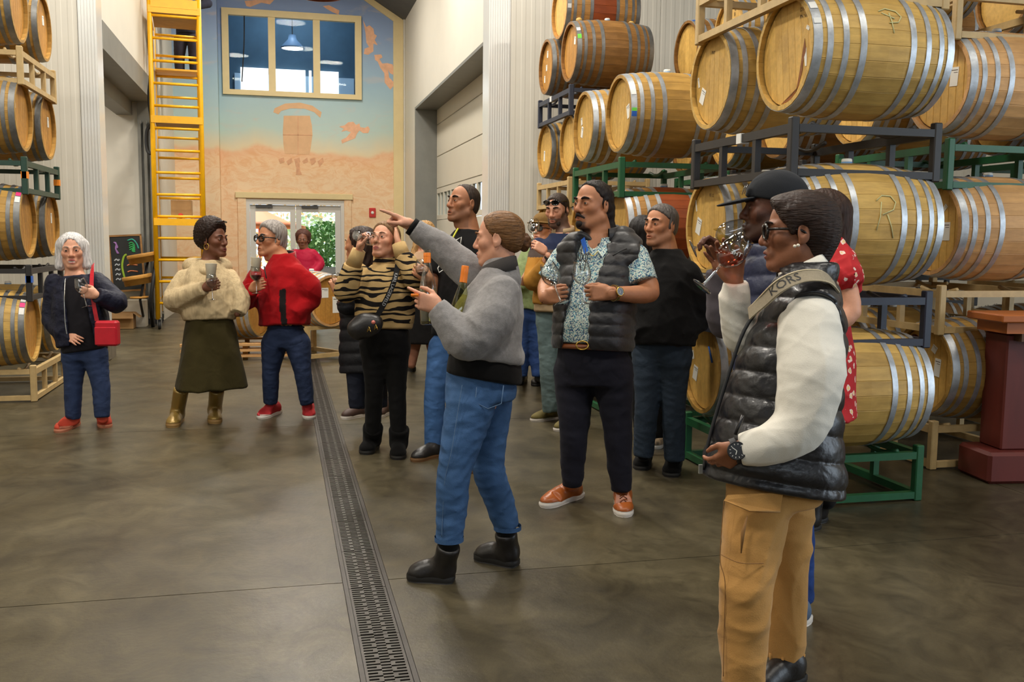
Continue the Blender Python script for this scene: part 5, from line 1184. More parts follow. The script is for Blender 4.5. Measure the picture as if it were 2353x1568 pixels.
def wrinkle(amp, fr=28, seed=0, st=(1, 1, 1)):
    """soft cloth folds: warped ridges, a few directions"""
    rg = np.random.RandomState(seed); ws = [(norm(rg.normal(size=3)*np.array([1, 1, 1.5]))*np.array(st)*fr*(.6+.9*rg.rand()), rg.rand()*6.28, .5+rg.rand()) for _ in range(5)]
    def disp(X, Y, Z):
        o = 0; wx = np.sin(X*f32(fr*.45)+Z*f32(fr*.3)+f32(seed)); wy = np.sin(Y*f32(fr*.5)-Z*f32(fr*.4)+f32(seed*2))
        for w, ph, a in ws:
            q = np.sin(X*f32(w[0])+Y*f32(w[1])+Z*f32(w[2])+f32(ph)+wx*f32(1.6)+wy*f32(1.3)); o = o+f32(a)*(np.sqrt(np.abs(q)+f32(.02))-f32(.75))
        return f32(amp)*f32(.75)*np.minimum(o, f32(.9))
    return disp
def glass_thing(label, base, up, s=1.0, wine=None, level=.35, cat='wine glass', wdir=None, group='wine glasses'):
    """stemmed tulip glass: base = middle of its foot, up = axis"""
    up = norm(up); x = np.cross(up, [0.3, .9, .1]); x = norm(x); M = axes_matrix((0, 0, 0), x, np.cross(up, x), up)
    t = empty('wine_glass', tuple(float(q) for q in base)); tag(t, label, cat, group)
    def sc(pr): return [(r*s, z*s) for r, z in pr]
    MB().lathe(sc([(.0001, .0), (.034, 0), (.036, .002), (.028, .004), (.009, .008), (.005, .013), (.0001, .013)]), 24, M).build('foot', M_STEM, t)
    MB().lathe(sc([(.0045, .012), (.0035, .04), (.0035, .07), (.005, .088), (.008, .094)]), 12, M).build('stem', M_STEM, t)
    bowl = [(.0045, .092), (.016, .097), (.030, .108), (.040, .124), (.0445, .142), (.0435, .162), (.038, .188), (.033, .208), (.0322, .209), (.037, .188), (.0422, .162), (.043, .142), (.0385, .125), (.029, .11), (.014, .0995), (.0001, .096)]
    MB().lathe(sc(bowl), 28, M).build('bowl', M_GLASSW, t)
    if wine is not None:
        zt = .10+.11*level; zs = [z for z in (.1, .106, .112, .12, .128, .136, .145, .155, .165, .175) if z < zt]+[zt]
        inner = [(.0001, .096), (.014, .0995), (.029, .11), (.0385, .125), (.043, .142), (.0422, .162), (.037, .188), (.0322, .209)]
        pz = [q[1] for q in inner]; prr = [q[0]-.0012 for q in inner]
        prof = [(.0001, .0985)]+[(max(.0005, float(np.interp(z, pz, prr))), z) for z in zs]
        mb = MB().lathe(sc(prof), 24, M); mb.lathe(sc([(prof[-1][0], zt), (.0001, zt)]), 24, M)
        if wdir is not None:      # level liquid in a tilted bowl: shear the top along the axis
            g = Vector(up).normalized(); k = Vector((0, 0, 1)); hz = Vector((g.x, g.y, 0)); ta = hz.length/max(.25, g.z); pl_n = -(hz.normalized()) if hz.length > 1e-5 else Vector((1, 0, 0))
            side = (k-g*k.dot(g)); side = side.normalized() if side.length > 1e-5 else Vector((1, 0, 0))
            for i, v in enumerate(mb.v):
                v = Vector(v); ax = v.dot(g)
                if ax > (zt-.002)*s: v = v-g*(v.dot(side)*min(ta, 1.0)*.8); mb.v[i] = tuple(v)
        mb.build('wine', wine, t)
    return t
def shoe(F, heel, d, kind, m_up, m_sole, L_=.28, W_=.098, h=.006, shaft=0.0, sole_h=.03, laces=None, shaft_r=.055, ankle=None, lean=(0, 0, 0), sub_name='shoe'):
    """heel point on the ground, d = direction towards the toe"""
    d = np.asarray(d, float).copy(); d[2] = 0; d = norm(d); r = np.cross(d, UP); a = np.array([heel[0], heel[1], 0.]); M = np.array([r, d, UP])
    q = lambda x, y, z: a+r*x*W_+d*y*L_+UP*z
    up_ = [ell(q(0, .17, .052), (W_*.40, L_*.185, .050), M, .02), cone(q(0, .2, .045), q(0, .68, .036), W_*.40, W_*.42, .03), ell(q(0, .76, .034), (W_*.47, L_*.235, .036), M, .03), cone(q(0, .24, .08), q(0, .55, .055), W_*.3, W_*.34, .03)]
    if shaft: up_ += [cone(q(0, .2, .08), (np.asarray(ankle)+0 if ankle is not None else q(0, .2, shaft)), shaft_r*.92, shaft_r, .03)]
    else: up_ += [cone(q(0, .2, .06), (np.asarray(ankle) if ankle is not None else q(0, .22, .10)), .042, .040, .03)]
    up_ += [half(q(0, 0, sole_h*.6), (0, 0, -1))]
    if ankle is not None: ax = norm(np.asarray(ankle)-q(0, .2, .06)); up_ += [half_local(np.asarray(ankle)+ax*.02, ax, .085)]
    o = F.mesh(sub_name, up_, h, m_up)
    prof = [(-.30, .0), (-.40, .1), (-.43, .3), (-.40, .45), (-.46, .66), (-.49, .8), (-.40, .93), (-.2, 1.0), (.05, 1.01), (.3, .96), (.46, .82), (.5, .68), (.42, .45), (.43, .3), (.40, .1), (.28, 0), (0, -.02)]
    mb = MB(); n = len(prof); vs = []
    for z, g in ((0, .97), (sole_h*.25, 1.03), (sole_h*.8, 1.03), (sole_h, .98)): vs += [tuple(q(x*g, .5+(y-.5)*(1+(g-1)*.6), z)) for x, y in prof]
    fs = [tuple(range(n))]+[(k*n+i, k*n+(i+1) % n, (k+1)*n+(i+1) % n, (k+1)*n+i) for k in range(3) for i in range(n)]+[tuple(3*n+i for i in range(n-1, -1, -1))]
    mb.add(vs, [f[::-1] for f in fs], True); F.mb('sole', mb, m_sole, o)
    if laces is not None:
        for k in range(4):
            y = .40+.075*k; z = .104-.014*k; w = .2-.01*k
            F.mb('lace', MB().tube([q(-w, y, z-.012), q(0, y+.01, z+.004), q(w, y+.02, z-.012)], .0036, 5), laces, o)
    return o
def trouser(name, F, pelvis, legs, m, h=.008, k=.03, disp=None, cuts=(), waist=None, it=1):
    """legs: list of (points, radii) from hip to hem"""
    sh = list(pelvis)
    for pts, rs in legs: sh.append(tube_cut(pts, rs, k))
    sh += list(cuts)
    return F.mesh(name, sh, h, m, disp, it)
def half_local(pt, n, R):
    """cut plane acting only within R of pt, so one hem does not cut the other"""
    pt = np.asarray(pt, float); n = norm(n)
    def fn(X, Y, Z):
        x, y, z = X-f32(pt[0]), Y-f32(pt[1]), Z-f32(pt[2]); t = x*f32(n[0])+y*f32(n[1])+z*f32(n[2]); d2 = x*x+y*y+z*z-t*t
        return np.maximum(-t, np.sqrt(np.maximum(d2, 0))-f32(R*1.4))
    return S(fn, pt-R*1.5, pt+R*1.5, .004, 's')
def torsoM(fwd, pel, nk): return frame_from(fwd, np.asarray(nk)-np.asarray(pel))
def patch(F, name, m, pts, fn, lift=0.0, sub=None, thick=.0): pass
def ribbon(F, name, m, pts, w, nrm_, sub=None, t=.004, closed=False):
    """strap along pts, width w, facing nrm_ (one vector or a list)"""
    pts = [Vector(p) for p in smooth([tuple(p) for p in pts], 5)]; mb = MB(); vs = []; n = len(pts); nn = len(nrm_) if isinstance(nrm_, list) else 0
    for i, p in enumerate(pts):
        tg = (pts[min(i+1, n-1)]-pts[max(i-1, 0)]).normalized()
        if nn: u = i/(n-1)*(nn-1); j = min(int(u), nn-2); N_ = Vector(nrm_[j])*(1-(u-j))+Vector(nrm_[j+1])*(u-j)
        else: N_ = Vector(nrm_)
        sd = tg.cross(N_).normalized(); N2 = sd.cross(tg).normalized()
        for a, b in ((-1, 0), (1, 0), (1, 1), (-1, 1)): vs.append(p+sd*(w/2*a)+N2*(t*b))
    fs = [(4*i+j, 4*i+(j+1) % 4, 4*(i+1)+(j+1) % 4, 4*(i+1)+j) for i in range(n-1) for j in range(4)]+[(3, 2, 1, 0), (4*n-4, 4*n-3, 4*n-2, 4*n-1)]
    mb.add(vs, fs, False); o = F.mb(name, mb, m, sub); return o, pts
def letters(F, name, m, txt, size, pts, nrm_, sub, lift=.005, u0=.5, flip=False):
    """lettering laid along a strap"""
    v, f = text_polys(txt, size); pts = [Vector(p) for p in pts]; ln = [0]
    for i in range(len(pts)-1): ln.append(ln[-1]+(pts[i+1]-pts[i]).length)
    vs = []; nn = len(nrm_) if isinstance(nrm_, list) else 0
    for x, y in [(q[0], q[1]) for q in v]:
        s = ln[-1]*u0+(-x if flip else x); s = min(max(s, 0), ln[-1]-1e-5); i = max(j for j in range(len(ln)) if ln[j] <= s); i = min(i, len(pts)-2); t = (s-ln[i])/max(ln[i+1]-ln[i], 1e-6); p = pts[i].lerp(pts[i+1], t)
        tg = (pts[min(i+2, len(pts)-1)]-pts[max(i-1, 0)]).normalized()
        if nn: u = s/ln[-1]*(nn-1); j = min(int(u), nn-2); N_ = Vector(nrm_[j])*(1-(u-j))+Vector(nrm_[j+1])*(u-j)
        else: N_ = Vector(nrm_)
        sd = N_.cross(tg).normalized(); N2 = tg.cross(sd).normalized(); vs.append(p+sd*(-y if flip else y)+N2*lift)
    mb = MB(); mb.add(vs, f); return F.mb(name, mb, m, sub)
def specs(F, m, lens=None, sub=None, dz=0.0, dy=0.0, w=.0, name='glasses', wrap=False, th=.0035, tilt=0.0, hh=.019):
    """spectacles or sunglasses worn on the head frame"""
    L = F.L; o = None; mb = MB(); wd = F.hwide
    def Q(x, y, z):
        y2, z2 = y*math.cos(tilt)-z*math.sin(tilt), y*math.sin(tilt)+z*math.cos(tilt); return L(x/1.0, y2+dy, z2+dz)
    rims = []
    for sx in (-1, 1):
        if wrap: ring = [Q(sx*(.033+.027*math.cos(a)), .094-abs(.027*math.cos(a)+.018)*.28, .004+hh*.8*math.sin(a)) for a in np.linspace(0, 2*math.pi, 21)[:-1]]
        else: ring = [Q(sx*(.034+.0245*np.sign(math.cos(a))*abs(math.cos(a))**.7), .096-.004*math.cos(a), .002+hh*np.sign(math.sin(a))*abs(math.sin(a))**.8) for a in np.linspace(0, 2*math.pi, 21)[:-1]]
        rims.append(ring); mb.tube(ring, th, 6, closed=True)
        mb.tube([Q(sx*.0585, .09, .01), Q(sx*.072, .05, .01), Q(sx*.0785, .0, .006), Q(sx*.078, -.02, -.006)], th*.9, 6)
    mb.tube([Q(-.011, .097, .006), Q(0, .1, .009), Q(.011, .097, .006)], th, 6)
    o = F.mb(name, mb, m, sub)
    for ring in rims: F.mb('lens', MB().add([tuple(p) for p in ring], [tuple(range(len(ring)))], False), lens or M_LENS, o)
    return o
def watch(F, c, ax, out, m_band, m_face, m_case, r=.03, rc=.018, name='wristwatch'):
    """band round the wrist axis ax, dial facing out"""
    ax = norm(ax); out = np.asarray(out, float); out = norm(out-ax*(out@ax)); sd = np.cross(ax, out); c = np.asarray(c, float)
    mb = MB(); n = 28
    pts = [c+(out*math.cos(2*math.pi*k/n)+sd*math.sin(2*math.pi*k/n))*r for k in range(n)]
    vs = []
    for k, p in enumerate(pts):
        o_ = norm(p-c)
        for a, b in ((-.009, 0), (.009, 0), (.009, .004), (-.009, .004)): vs.append(tuple(p+ax*a+o_*b))
    mb.add(vs, [(4*k+j, 4*((k+1) % n)+j, 4*((k+1) % n)+(j+1) % 4, 4*k+(j+1) % 4) for k in range(n) for j in range(4)])
    o = F.mb(name, mb, m_band); Mx = axes_matrix(c+out*(r+.002), ax, np.cross(out, ax), out)
    F.mb('watch_case', MB().lathe([(rc*.9, 0), (rc, .002), (rc, .008), (rc*.88, .0095), (rc*.84, .0075)], 24, Mx), m_case, o)
    F.mb('dial', MB().disc(rc*.86, .0078, 24, Mx), m_face, o)
    mk = MB()
    for k in range(12):
        a = 2*math.pi*k/12; mk.box((-.0008, rc*.62, .008), (.0008, rc*.78, .0084), Mx @ Matrix.Rotation(a, 4, 'Z'))
    mk.box((-.0009, 0, .0083), (.0009, rc*.6, .0087), Mx @ Matrix.Rotation(.6, 4, 'Z')).box((-.0012, 0, .0083), (.0012, rc*.42, .0087), Mx @ Matrix.Rotation(2.5, 4, 'Z'))
    F.mb('hands', mk, M_LABEL, o); return o
# ------------------------------------------------------------------ the people
M_BLACK = cloth('black_cotton', (17, 16, 16)); M_SOLEW = mat('white_sole', srgb(222, 214, 204), .6); M_SOLEK = mat('black_sole', srgb(24, 22, 20), .6); M_LEATHK = mat('black_leather', srgb(30, 27, 26), .38, spec=.5, bump=(60, .15)); M_GOLD = mat('gold_metal', srgb(210, 170, 80), .25, metal=1.0)
M_SUEDE = cloth('black_suede', (14, 13, 13), .95, 300, .3); M_STEELW = mat('steel_case', srgb(170, 170, 168), .25, metal=1.0); M_DIALK = mat('black_dial', srgb(14, 14, 16), .15)
def trunk(F, pel, nk, sw=.15):
    """hidden trunk of the body under the clothes"""
    pel, nk = np.asarray(pel), np.asarray(nk); M = torsoM(F.fwd, pel, nk); ln = float(np.linalg.norm(nk-pel))
    F.shapes += [loft(pel, M, [(-.10, .12, .08, .09), (0, .13, .08, .09), (ln*.35, .115, .08, .075), (ln*.75, .13, .08, .08), (ln*.92, .10, .06, .07), (ln, .05, .045, .05)], k=.04)]
    F.M, F.o, F.ln = M, pel, ln; return M
def pants(F, m, hips, knees, ankles, r=(.098, .076, .06), pel=None, pw=.165, pd=(.12, .13), name='jeans', h=.009, top=.06, disp=None, bottom=-.13, fwd=None, knee_up=.0):
    M = frame_from(F.fwd if fwd is None else fwd, UP); sh = [loft(pel, M, [(bottom, pw*.92, pd[0]*.9, pd[1]*.98), (-.02, pw, pd[0], pd[1]), (top, pw*.92, pd[0]*.95, pd[1]*.85)], k=.05)]
    legs = [([hips[i], knees[i], np.asarray(knees[i])*.5+np.asarray(ankles[i])*.5, ankles[i]], [r[0], r[1], (r[1]+r[2])/2+.002, r[2]]) for i in range(len(hips))]
    if disp is None: disp = wrinkle(.0035, 38, 3, (1, 1, 1.6))
    o = trouser(name, F, sh, legs, m, h, .035, disp)
    for i in range(len(hips)): limb(F, [hips[i], knees[i], ankles[i]], [.065, .045, .032], .03)
    return o
def top(F, name, m, st, arms, h=.008, disp=None, k=.034, cuts=(), pre=(), n=2.3, cols=None, sub=None):
    sh = [loft(F.o, F.M, st, n=n, k=.03)]+list(pre)
    for pts, rs in arms: sh.append(tube_cut(pts, [rs[0]*.82]+list(rs[1:]), k))
    sh += list(cuts); return F.mesh(name, sh, h, m, disp, 1, cols, sub)
def arm(F, sh, el, wr, r=(.048, .04, .027)): limb(F, [sh, el, wr], r, .02)
def collar(F, name, m, c, up, r0, r1, h, th=.006, sub=None, gap=None):
    """standing collar round the neck"""
    up = norm(up); x = norm(np.cross(up, F.fwd)); y = np.cross(up, x)*-1; Mx = axes_matrix(c, x, F.fwd-up*(F.fwd@up), up)
    mb = MB(); n = 28; vs = []; prof = [(r0+th, 0), (r1+th, h), (r1, h+.002), (r0, 0)]
    ks = range(n) if gap is None else range(n+1)
    for r, z in prof:
        for kk in ks:
            a = 2*math.pi*kk/n if gap is None else math.pi/2+gap+(2*math.pi-2*gap)*kk/n
            vs.append((r*math.cos(a), r*.92*math.sin(a), z-.018*math.sin(a)))
    nn = len(list(ks)); fs = []
    for i in range(4):
        for kk in range(nn if gap is None else nn-1): fs.append((i*nn+kk, i*nn+(kk+1) % nn, ((i+1) % 4)*nn+(kk+1) % nn, ((i+1) % 4)*nn+kk))
    mb.add(vs, fs, True, Mx); return F.mb(name, mb, m, sub)
def scalp(F, t=.012, front=.045, low=-.02, back_low=-.075, side=.0, k=.01, top_extra=0., sideburn=True):
    """short hair shell over the skull, cut away from the face"""
    L, M, s = F.L, F.hM, F.hs; w = F.hwide
    sh = [ell(L(0, -.014, .036+top_extra/2), np.array([(.0745)*w+t, .094+t, .080+t+top_extra/2])*s, M, .01), ell(L(0, -.035, -.02), np.array([.066*w+t*.6, .066+t*.6, .062])*s, M, .03)]
    sh += [half(L(0, front, .055), norm(M[1]*1.0-M[2]*.42), 's', .012*s)]           # forehead line
    sh += [S(_face_cut(F, low), [-1e9]*3, [1e9]*3, .010*s, 's')]
    sh += [half(L(0, 0, back_low), -M[2], 's', .01)]
    return sh
def _face_cut(F, low):
    c, M, s = F.hc, F.hM, F.hs
    def fn(X, Y, Z):
        x, y, z = X-f32(c[0]), Y-f32(c[1]), Z-f32(c[2]); q = [f32(M[i, 0])*x+f32(M[i, 1])*y+f32(M[i, 2])*z for i in (0, 1, 2)]
        # in front of the ears and below the temple line
        return np.maximum(f32(.012*s)-q[1], q[2]-f32(low*s)-np.maximum(q[1]-f32(.012*s), 0)*f32(.9))
    return fn
def tulip(F, label, foot, rim, s=None, wine=None, level=.3, tilt=False):
    foot, rim = np.asarray(foot), np.asarray(rim); ln = float(np.linalg.norm(rim-foot)); return glass_thing(label, foot, rim-foot, ln/.209, wine, level, wdir=True if tilt else None)

# ---- the pointing hostess
F = Fig(4.25, 100, 'woman in grey quarter-zip sweatshirt pointing ahead, two wine bottles in her arm'); p = F.p
F.start(onfloor(1070, 1318)); pel, nk = p(1102, 885), p(1146, 622)
trunk(F, pel, nk)
HM = head(F, p(1144, 549), 101, -3, 0, 'f', 'fair', .232, neck=p(1150, 640), brow=(120, 84, 56), lips=(190, 110, 100), h=.0036, neck_r=.052)
shn, sho = p(1152, 672, -.15), p(1085, 632, .15)
eln, wrn, elo, wro = p(1070, 782, -.23), p(1004, 705, -.20), p(1018, 572, .16), p(938, 514, .14)
arm(F, shn, eln, wrn); arm(F, sho, elo, wro)
hand(F, p(944, 517, .14), norm(p(862, 479, .10)-p(944, 517, .14)), -UP+dirv(0)*.25, dirv(0)+UP*-.3, 'point', .98, over={0: (3, 5, 3)}, thumb=(.75, .22, .5))
hand(F, p(1010, 706, -.20), norm(p(955, 688, -.22)-p(1010, 706, -.20)), dirv(180), UP, 'grip', .98, over={0: (10, 14, 10), 1: (60, 55, 30), 2: (62, 55, 30), 3: (62, 55, 30)}, thumb=(.6, .5, .4))
finish_body(F)
HB = hair_mat('brown_pulled_hair', (112, 78, 46), (.15, .6, 1)); HBD = hair_mat('brown_bun_hair', (96, 62, 34), (.6, .6, .6))
L = F.L; hs = F.hs
hair(F, [ell(L(0, -.018, .040), np.array([.084, .104, .084])*hs, HM), ell(L(0, -.06, -.01), np.array([.066, .06, .058])*hs, HM, .03), half(L(0, .044, .062), norm(HM[1]-HM[2]*.5), 's', .012), S(_face_cut(F, .015), [-1e9]*3, [1e9]*3, .012, 's'), half(L(0, .0, -.062), -HM[2]+HM[1]*.35, 's', .02)]+[ell(L(sx*.088, -.008, -.012), np.array([.018, .021, .032])*hs, HM, .008, 's') for sx in (-1, 1)], HB, .0042, amp=.0011, freq=110)
bun = F.mesh('hair_bun', [ell(p(1203, 556, .0), (.036, .036, .043), None, .02), cone(p(1182, 556), p(1196, 556), .024, .026, .01)], .004, HBD, curls_disp(.005, 110), sub=None)
M_GREY = cloth('grey_fleece', (134, 131, 130), .95, 260, .3, .3, .16, 70)
st = [(.115, .198, .165, .165, 0, -.01), (.15, .205, .172, .168, 0, -.01), (.2, .205, .175, .15), (.33, .20, .165, .14), (.42, .165, .12, .12), (.48, .12, .085, .10), (.53, .075, .06, .07)]
swt = top(F, 'sweatshirt', M_GREY, st, [([shn, p(1130, 735, -.2), eln, wrn], [.095, .10, .088, .046]), ([sho, elo, p(952, 524, .14)], [.10, .068, .045])], .0065, wrinkle(.0045, 30, 5))
for wq, wp, r in ((p(1009, 709, -.20), wrn, .043), (p(947, 521, .14), elo, .042)):
    ax = norm(wp-wq) if r == .042 else norm(eln-wrn); F.mb('cuff', MB().tube([tuple(wq-ax*.008), tuple(wq+ax*.014)], r, 20), M_BLACK, swt)
collar(F, 'collar', cloth('charcoal_collar', (70, 66, 64)), p(1150, 634), norm(p(1146, 600)-p(1150, 640)), .088, .080, .062, gap=.30)
F.mesh('collar_yoke', [cone(p(1150, 640), p(1150, 628), .094, .086)], .007, M_GREY)
st2 = [(.03, .192, .162, .172, 0, -.012), (.07, .192, .162, .168, 0, -.01), (.17, .185, .15, .15)]
F.mesh('undershirt', [loft(F.o, F.M, st2, k=.02)], .008, M_BLACK)
JB = denim('mid_blue_denim', (60, 92, 134))
hn, ho = p(1080, 935, -.09), p(1122, 930, .09); kn, ko = p(1044, 1085, -.12), p(1122, 1072, .10); an, ao = p(1032, 1240, -.10), p(1166, 1214, .14)
jn = pants(F, JB, [hn, ho], [kn, ko], [an, ao], (.108, .073, .057), pel, .178, (.15, .165), h=.0065, top=.07, bottom=-.06)
F.mb('back_pocket', MB().tube([p(x, y, -.185) for x, y in ((1095, 890), (1092, 925), (1121, 940), (1152, 928), (1157, 886))], .0022, 5), denim('seam_thread_blue', (92, 118, 150)), jn)
F.mb('seam', MB().tube(smooth([p(1062, 885, -.205), p(1050, 960, -.21), p(1037, 1040, -.205), p(1023, 1100, -.185), p(1018, 1170, -.17), p(1015, 1235, -.16)]), .0016, 5), MATS['seam_thread_blue'], jn)
for a in (an, ao): F.mb('hem', MB().tube([tuple(a-UP*.006), tuple(a+UP*.014)], .0635, 24, cap=False), JB, jn)
for (hl, to, ank) in ((onfloor(1042, 1338), onfloor(938, 1330), p(1030, 1262, -.1)), (onfloor(1186, 1303), onfloor(1095, 1282), p(1163, 1232, .14))):
    b = shoe(F, hl, to-hl, 'boot', M_LEATHK, M_SOLEK, float(np.linalg.norm(to-hl)), .105, .006, .14, .035, shaft_r=.052, ankle=ank, sub_name='ankle_boot')
    F.mb('sock', MB().tube([tuple(ank), tuple(ank+UP*.07)], .046, 16), M_BLACK)
def bottle(label, base, topp, glass, m_wine, fill, lab=True, screw=True, open_=False, s=1.0):
    base, topp = np.asarray(base), np.asarray(topp); up = norm(topp-base); H = float(np.linalg.norm(topp-base)); x = norm(np.cross(up, [.2, 1, .1])); M = axes_matrix((0, 0, 0), x, np.cross(up, x), up); z = H/.33
    t = empty('wine_bottle', tuple(float(q) for q in base)); tag(t, label, 'bottle', 'wine bottles in the arm of the hostess')
    prof = [(.0001, .006), (.030, .003), (.037, .006), (.0385, .02), (.0385, .14), (.037, .165), (.030, .2), (.021, .235), (.0155, .27), (.0145, .29), (.0145, .322), (.0155, .324), (.0155, .33), (.011, .33), (.011, .3)]
    MB().lathe([(r*z, q*z) for r, q in prof], 28, M).build('glass', glass, t)
    pr = [(.0001, .010), (.0355, .010)]+[(float(np.interp(q, [0, .14, .165, .2, .235], [.0365, .0365, .035, .028, .019])), q) for q in np.linspace(.03, fill, 8)]+[(.0001, fill)]
    MB().lathe([(r*z, q*z) for r, q in pr], 24, M).build('wine', m_wine, t)
    if open_: MB().lathe([(.0158*z, .272*z), (.0158*z, .315*z), (.0152*z, .316*z)], 20, M).lathe([(.0165*z, .3*z), (.0165*z, .303*z)], 20, M).build('capsule', M_OCAP, t)
    else: MB().lathe([(.0168*z, .262*z), (.016*z, .3*z), (.0162*z, .301*z), (.0162*z, .332*z), (.015*z, .335*z), (.0001, .335*z)], 20, M).build('capsule', M_OCAP, t)
    if lab:
        vs = []; n = 12
        for k in range(n+1):
            a = -1.1+2.2*k/n+math.pi*1.0
            for q in (.035, .10): vs.append((.0389*z*math.cos(a), .0389*z*math.sin(a), q*z))
        MB().add(vs, [(2*k, 2*k+2, 2*k+3, 2*k+1) for k in range(n)], True, M).build('label', M_LABEL, t)
    return t
bottle('clear wine bottle with torn orange capsule, half full of white wine', p(986, 748, -.135), p(981, 574, -.135), M_BTL, M_WHITEW, .16, True, open_=True)
bottle('green tinted wine bottle with closed orange cap, tucked under the grey sleeve', p(1046, 788, -.135), p(1069, 614, -.125), M_BTLG, M_WHITEW, .21, False)
o = MB().lathe([(.0001, .012), (.016, .012), (.0165, .008), (.0165, 0), (.0001, 0)], 20, axes_matrix(p(953, 682, -.235), CR, CF, CU)).build('bottle_cap', M_OCAP); tag(o, 'orange screw cap held between fingers of the pointing woman', 'cap')

# ---- the long-haired man in the quilted vest
F = Fig(5.41, 22, 'long-haired man with moustache in black quilted vest holding two empty glasses'); p = F.p
F.start(onfloor(1345, 1165)); pel, nk = p(1362, 828), p(1376, 548); trunk(F, pel, nk)
HM = head(F, p(1362, 472), 50, 2, 0, 'm', 'olive', .268, neck=p(1378, 560, .02), beard=((34, 26, 22), 'goatee', .85), brow=(30, 22, 18), h=.004, neck_r=.064, jaw=1.15, wide=1.04)
sa, sb = p(1296, 592, .06), p(1460, 590, -.06); ea, eb = p(1258, 655, .06), p(1492, 672, -.12); wa, wb = p(1252, 684, -.16), p(1402, 674, -.27)
arm(F, sa, ea, wa, (.055, .052, .036)); arm(F, sb, eb, wb, (.058, .056, .036))
F.shapes += [ell(p(1367, 585, .0), (.105, .085, .11), None, .03)]
hand(F, wb, norm(p(1330, 672, -.30)-wb), dirv(178, -10), UP, 'stem', 1.14)
hand(F, wa, norm(p(1290, 678, -.24)-wa), dirv(-150, 0), UP, 'grip', 1.12, over={0: (40, 55, 40)})
finish_body(F)
HK = hair_mat('black_wavy_hair', (30, 24, 22)); L = F.L
hair(F, scalp(F, .008, .03, .03, -.06)+[ell(L(0, -.075, -.05), np.array([.072, .04, .085])*F.hs, HM, .03), ell(L(.03, -.082, -.12), np.array([.05, .036, .04])*F.hs, HM, .02), ell(L(-.04, -.078, -.11), np.array([.04, .034, .04])*F.hs, HM, .02)], HK, .0048, disp=curls_disp(.004, 90))
F.mesh('moustache', [cone(L(-.028, .083, -.066), L(-.004, .098, -.051), .006, .008), cone(L(.028, .083, -.066), L(.004, .098, -.051), .006, .008), ell(L(0, .086, -.094), np.array([.022, .013, .018])*F.hs, HM)], .004, HK)
def speckle():
    m = bpy.data.materials.new('floral_speckle_shirt'); m.use_nodes = True; nt = m.node_tree; N = nt.nodes; b = N['Principled BSDF']; b.inputs['Roughness'].default_value = .8
    tc = N.new('ShaderNodeTexCoord'); v = N.new('ShaderNodeTexVoronoi'); v.inputs['Scale'].default_value = 190; nt.links.new(tc.outputs['Object'], v.inputs['Vector'])
    r = N.new('ShaderNodeValToRGB'); r.color_ramp.interpolation = 'CONSTANT'; sx = N.new('ShaderNodeSeparateColor'); nt.links.new(v.outputs['Color'], sx.inputs[0]); nt.links.new(sx.outputs[0], r.inputs[0])
    e = r.color_ramp.elements; e[0].color = (*srgb(196, 206, 196), 1); e[1].position = .36; e[1].color = (*srgb(44, 76, 116), 1)
    for q, c in ((.55, (110, 160, 170)), (.72, (206, 212, 196)), (.88, (60, 100, 120))): x = e.new(q); x.color = (*srgb(*c), 1)
    nt.links.new(r.outputs[0], b.inputs['Base Color']); MATS['floral_speckle_shirt'] = m; return m
M_SPK = speckle()
st = [(.09, .205, .215, .15), (.13, .21, .23, .15), (.2, .21, .235, .15), (.34, .21, .20, .15), (.48, .20, .165, .14), (.6, .16, .12, .11), (.68, .09, .08, .085)]
shirt = top(F, 'shirt', M_SPK, st, [([sa, ea+(sa-ea)*.15], [.085, .078]), ([sb, p(1476, 650, -.1)], [.092, .088])], .007, wrinkle(.003, 26, 8), cuts=[cone(p(1364, 548, -.10), p(1350, 602, -.17), .05, .012, .008, 's')])
M_BLU = cloth('blue_collar_lining', (40, 84, 160))
for q in (((1334, 552, -.085), (1343, 545, -.055), (1352, 576, -.14), (1342, 584, -.155)), ((1372, 574, -.15), (1396, 548, -.05), (1404, 562, -.08), (1384, 592, -.17))):
    a = [np.array(p(*c)) for c in q]; F.mb('collar_flap', MB().add(a+[c-FH*.008 for c in a], [(0, 1, 2, 3), (7, 6, 5, 4)]+[(i, 4+i, 4+(i+1) % 4, (i+1) % 4) for i in range(4)]), M_BLU if q[0][0] < 1350 else M_SPK, shirt)
M_PUF = mat('black_quilted_nylon', srgb(23, 21, 23), .48, spec=.5, bump=(40, .25), sheen=.15)
def quilt(F, sp, amp, off=0.0, slope=0.0):
    M, o = F.M, F.o
    def disp(X, Y, Z):
        z = (X-f32(o[0]))*f32(M[2, 0])+(Y-f32(o[1]))*f32(M[2, 1])+(Z-f32(o[2]))*f32(M[2, 2]); x = (X-f32(o[0]))*f32(M[0, 0])+(Y-f32(o[1]))*f32(M[0, 1])+(Z-f32(o[2]))*f32(M[0, 2])
        u = (z+f32(off)+np.abs(x)*f32(slope))/f32(sp); s_ = np.abs(np.sin(u*f32(math.pi))); return f32(amp)*(1-np.sqrt(s_))+f32(.0014)*np.sin(x*f32(95)+np.sin(z*40)*2)*np.sin(z*f32(60))
    return disp
st = [(.055, .232, .225, .175), (.1, .235, .24, .175), (.2, .235, .25, .175), (.34, .235, .22, .17), (.48, .222, .185, .16), (.58, .185, .145, .135), (.66, .12, .10, .105)]
M = F.M; fo = F.o
cutv = [loft(fo+M[1]*.21, M, [(-.2, .072, .23, .165, .045), (.1, .078, .23, .165, .04), (.35, .06, .23, .165, .03), (.55, .075, .23, .14, .0), (.7, .10, .23, .12, .0)], n=6, k=.012, op='s')]
armh = [cone(sa, ea, .088, .09, .02, 's'), cone(sb, p(1485, 660, -.1), .094, .1, .02, 's')]
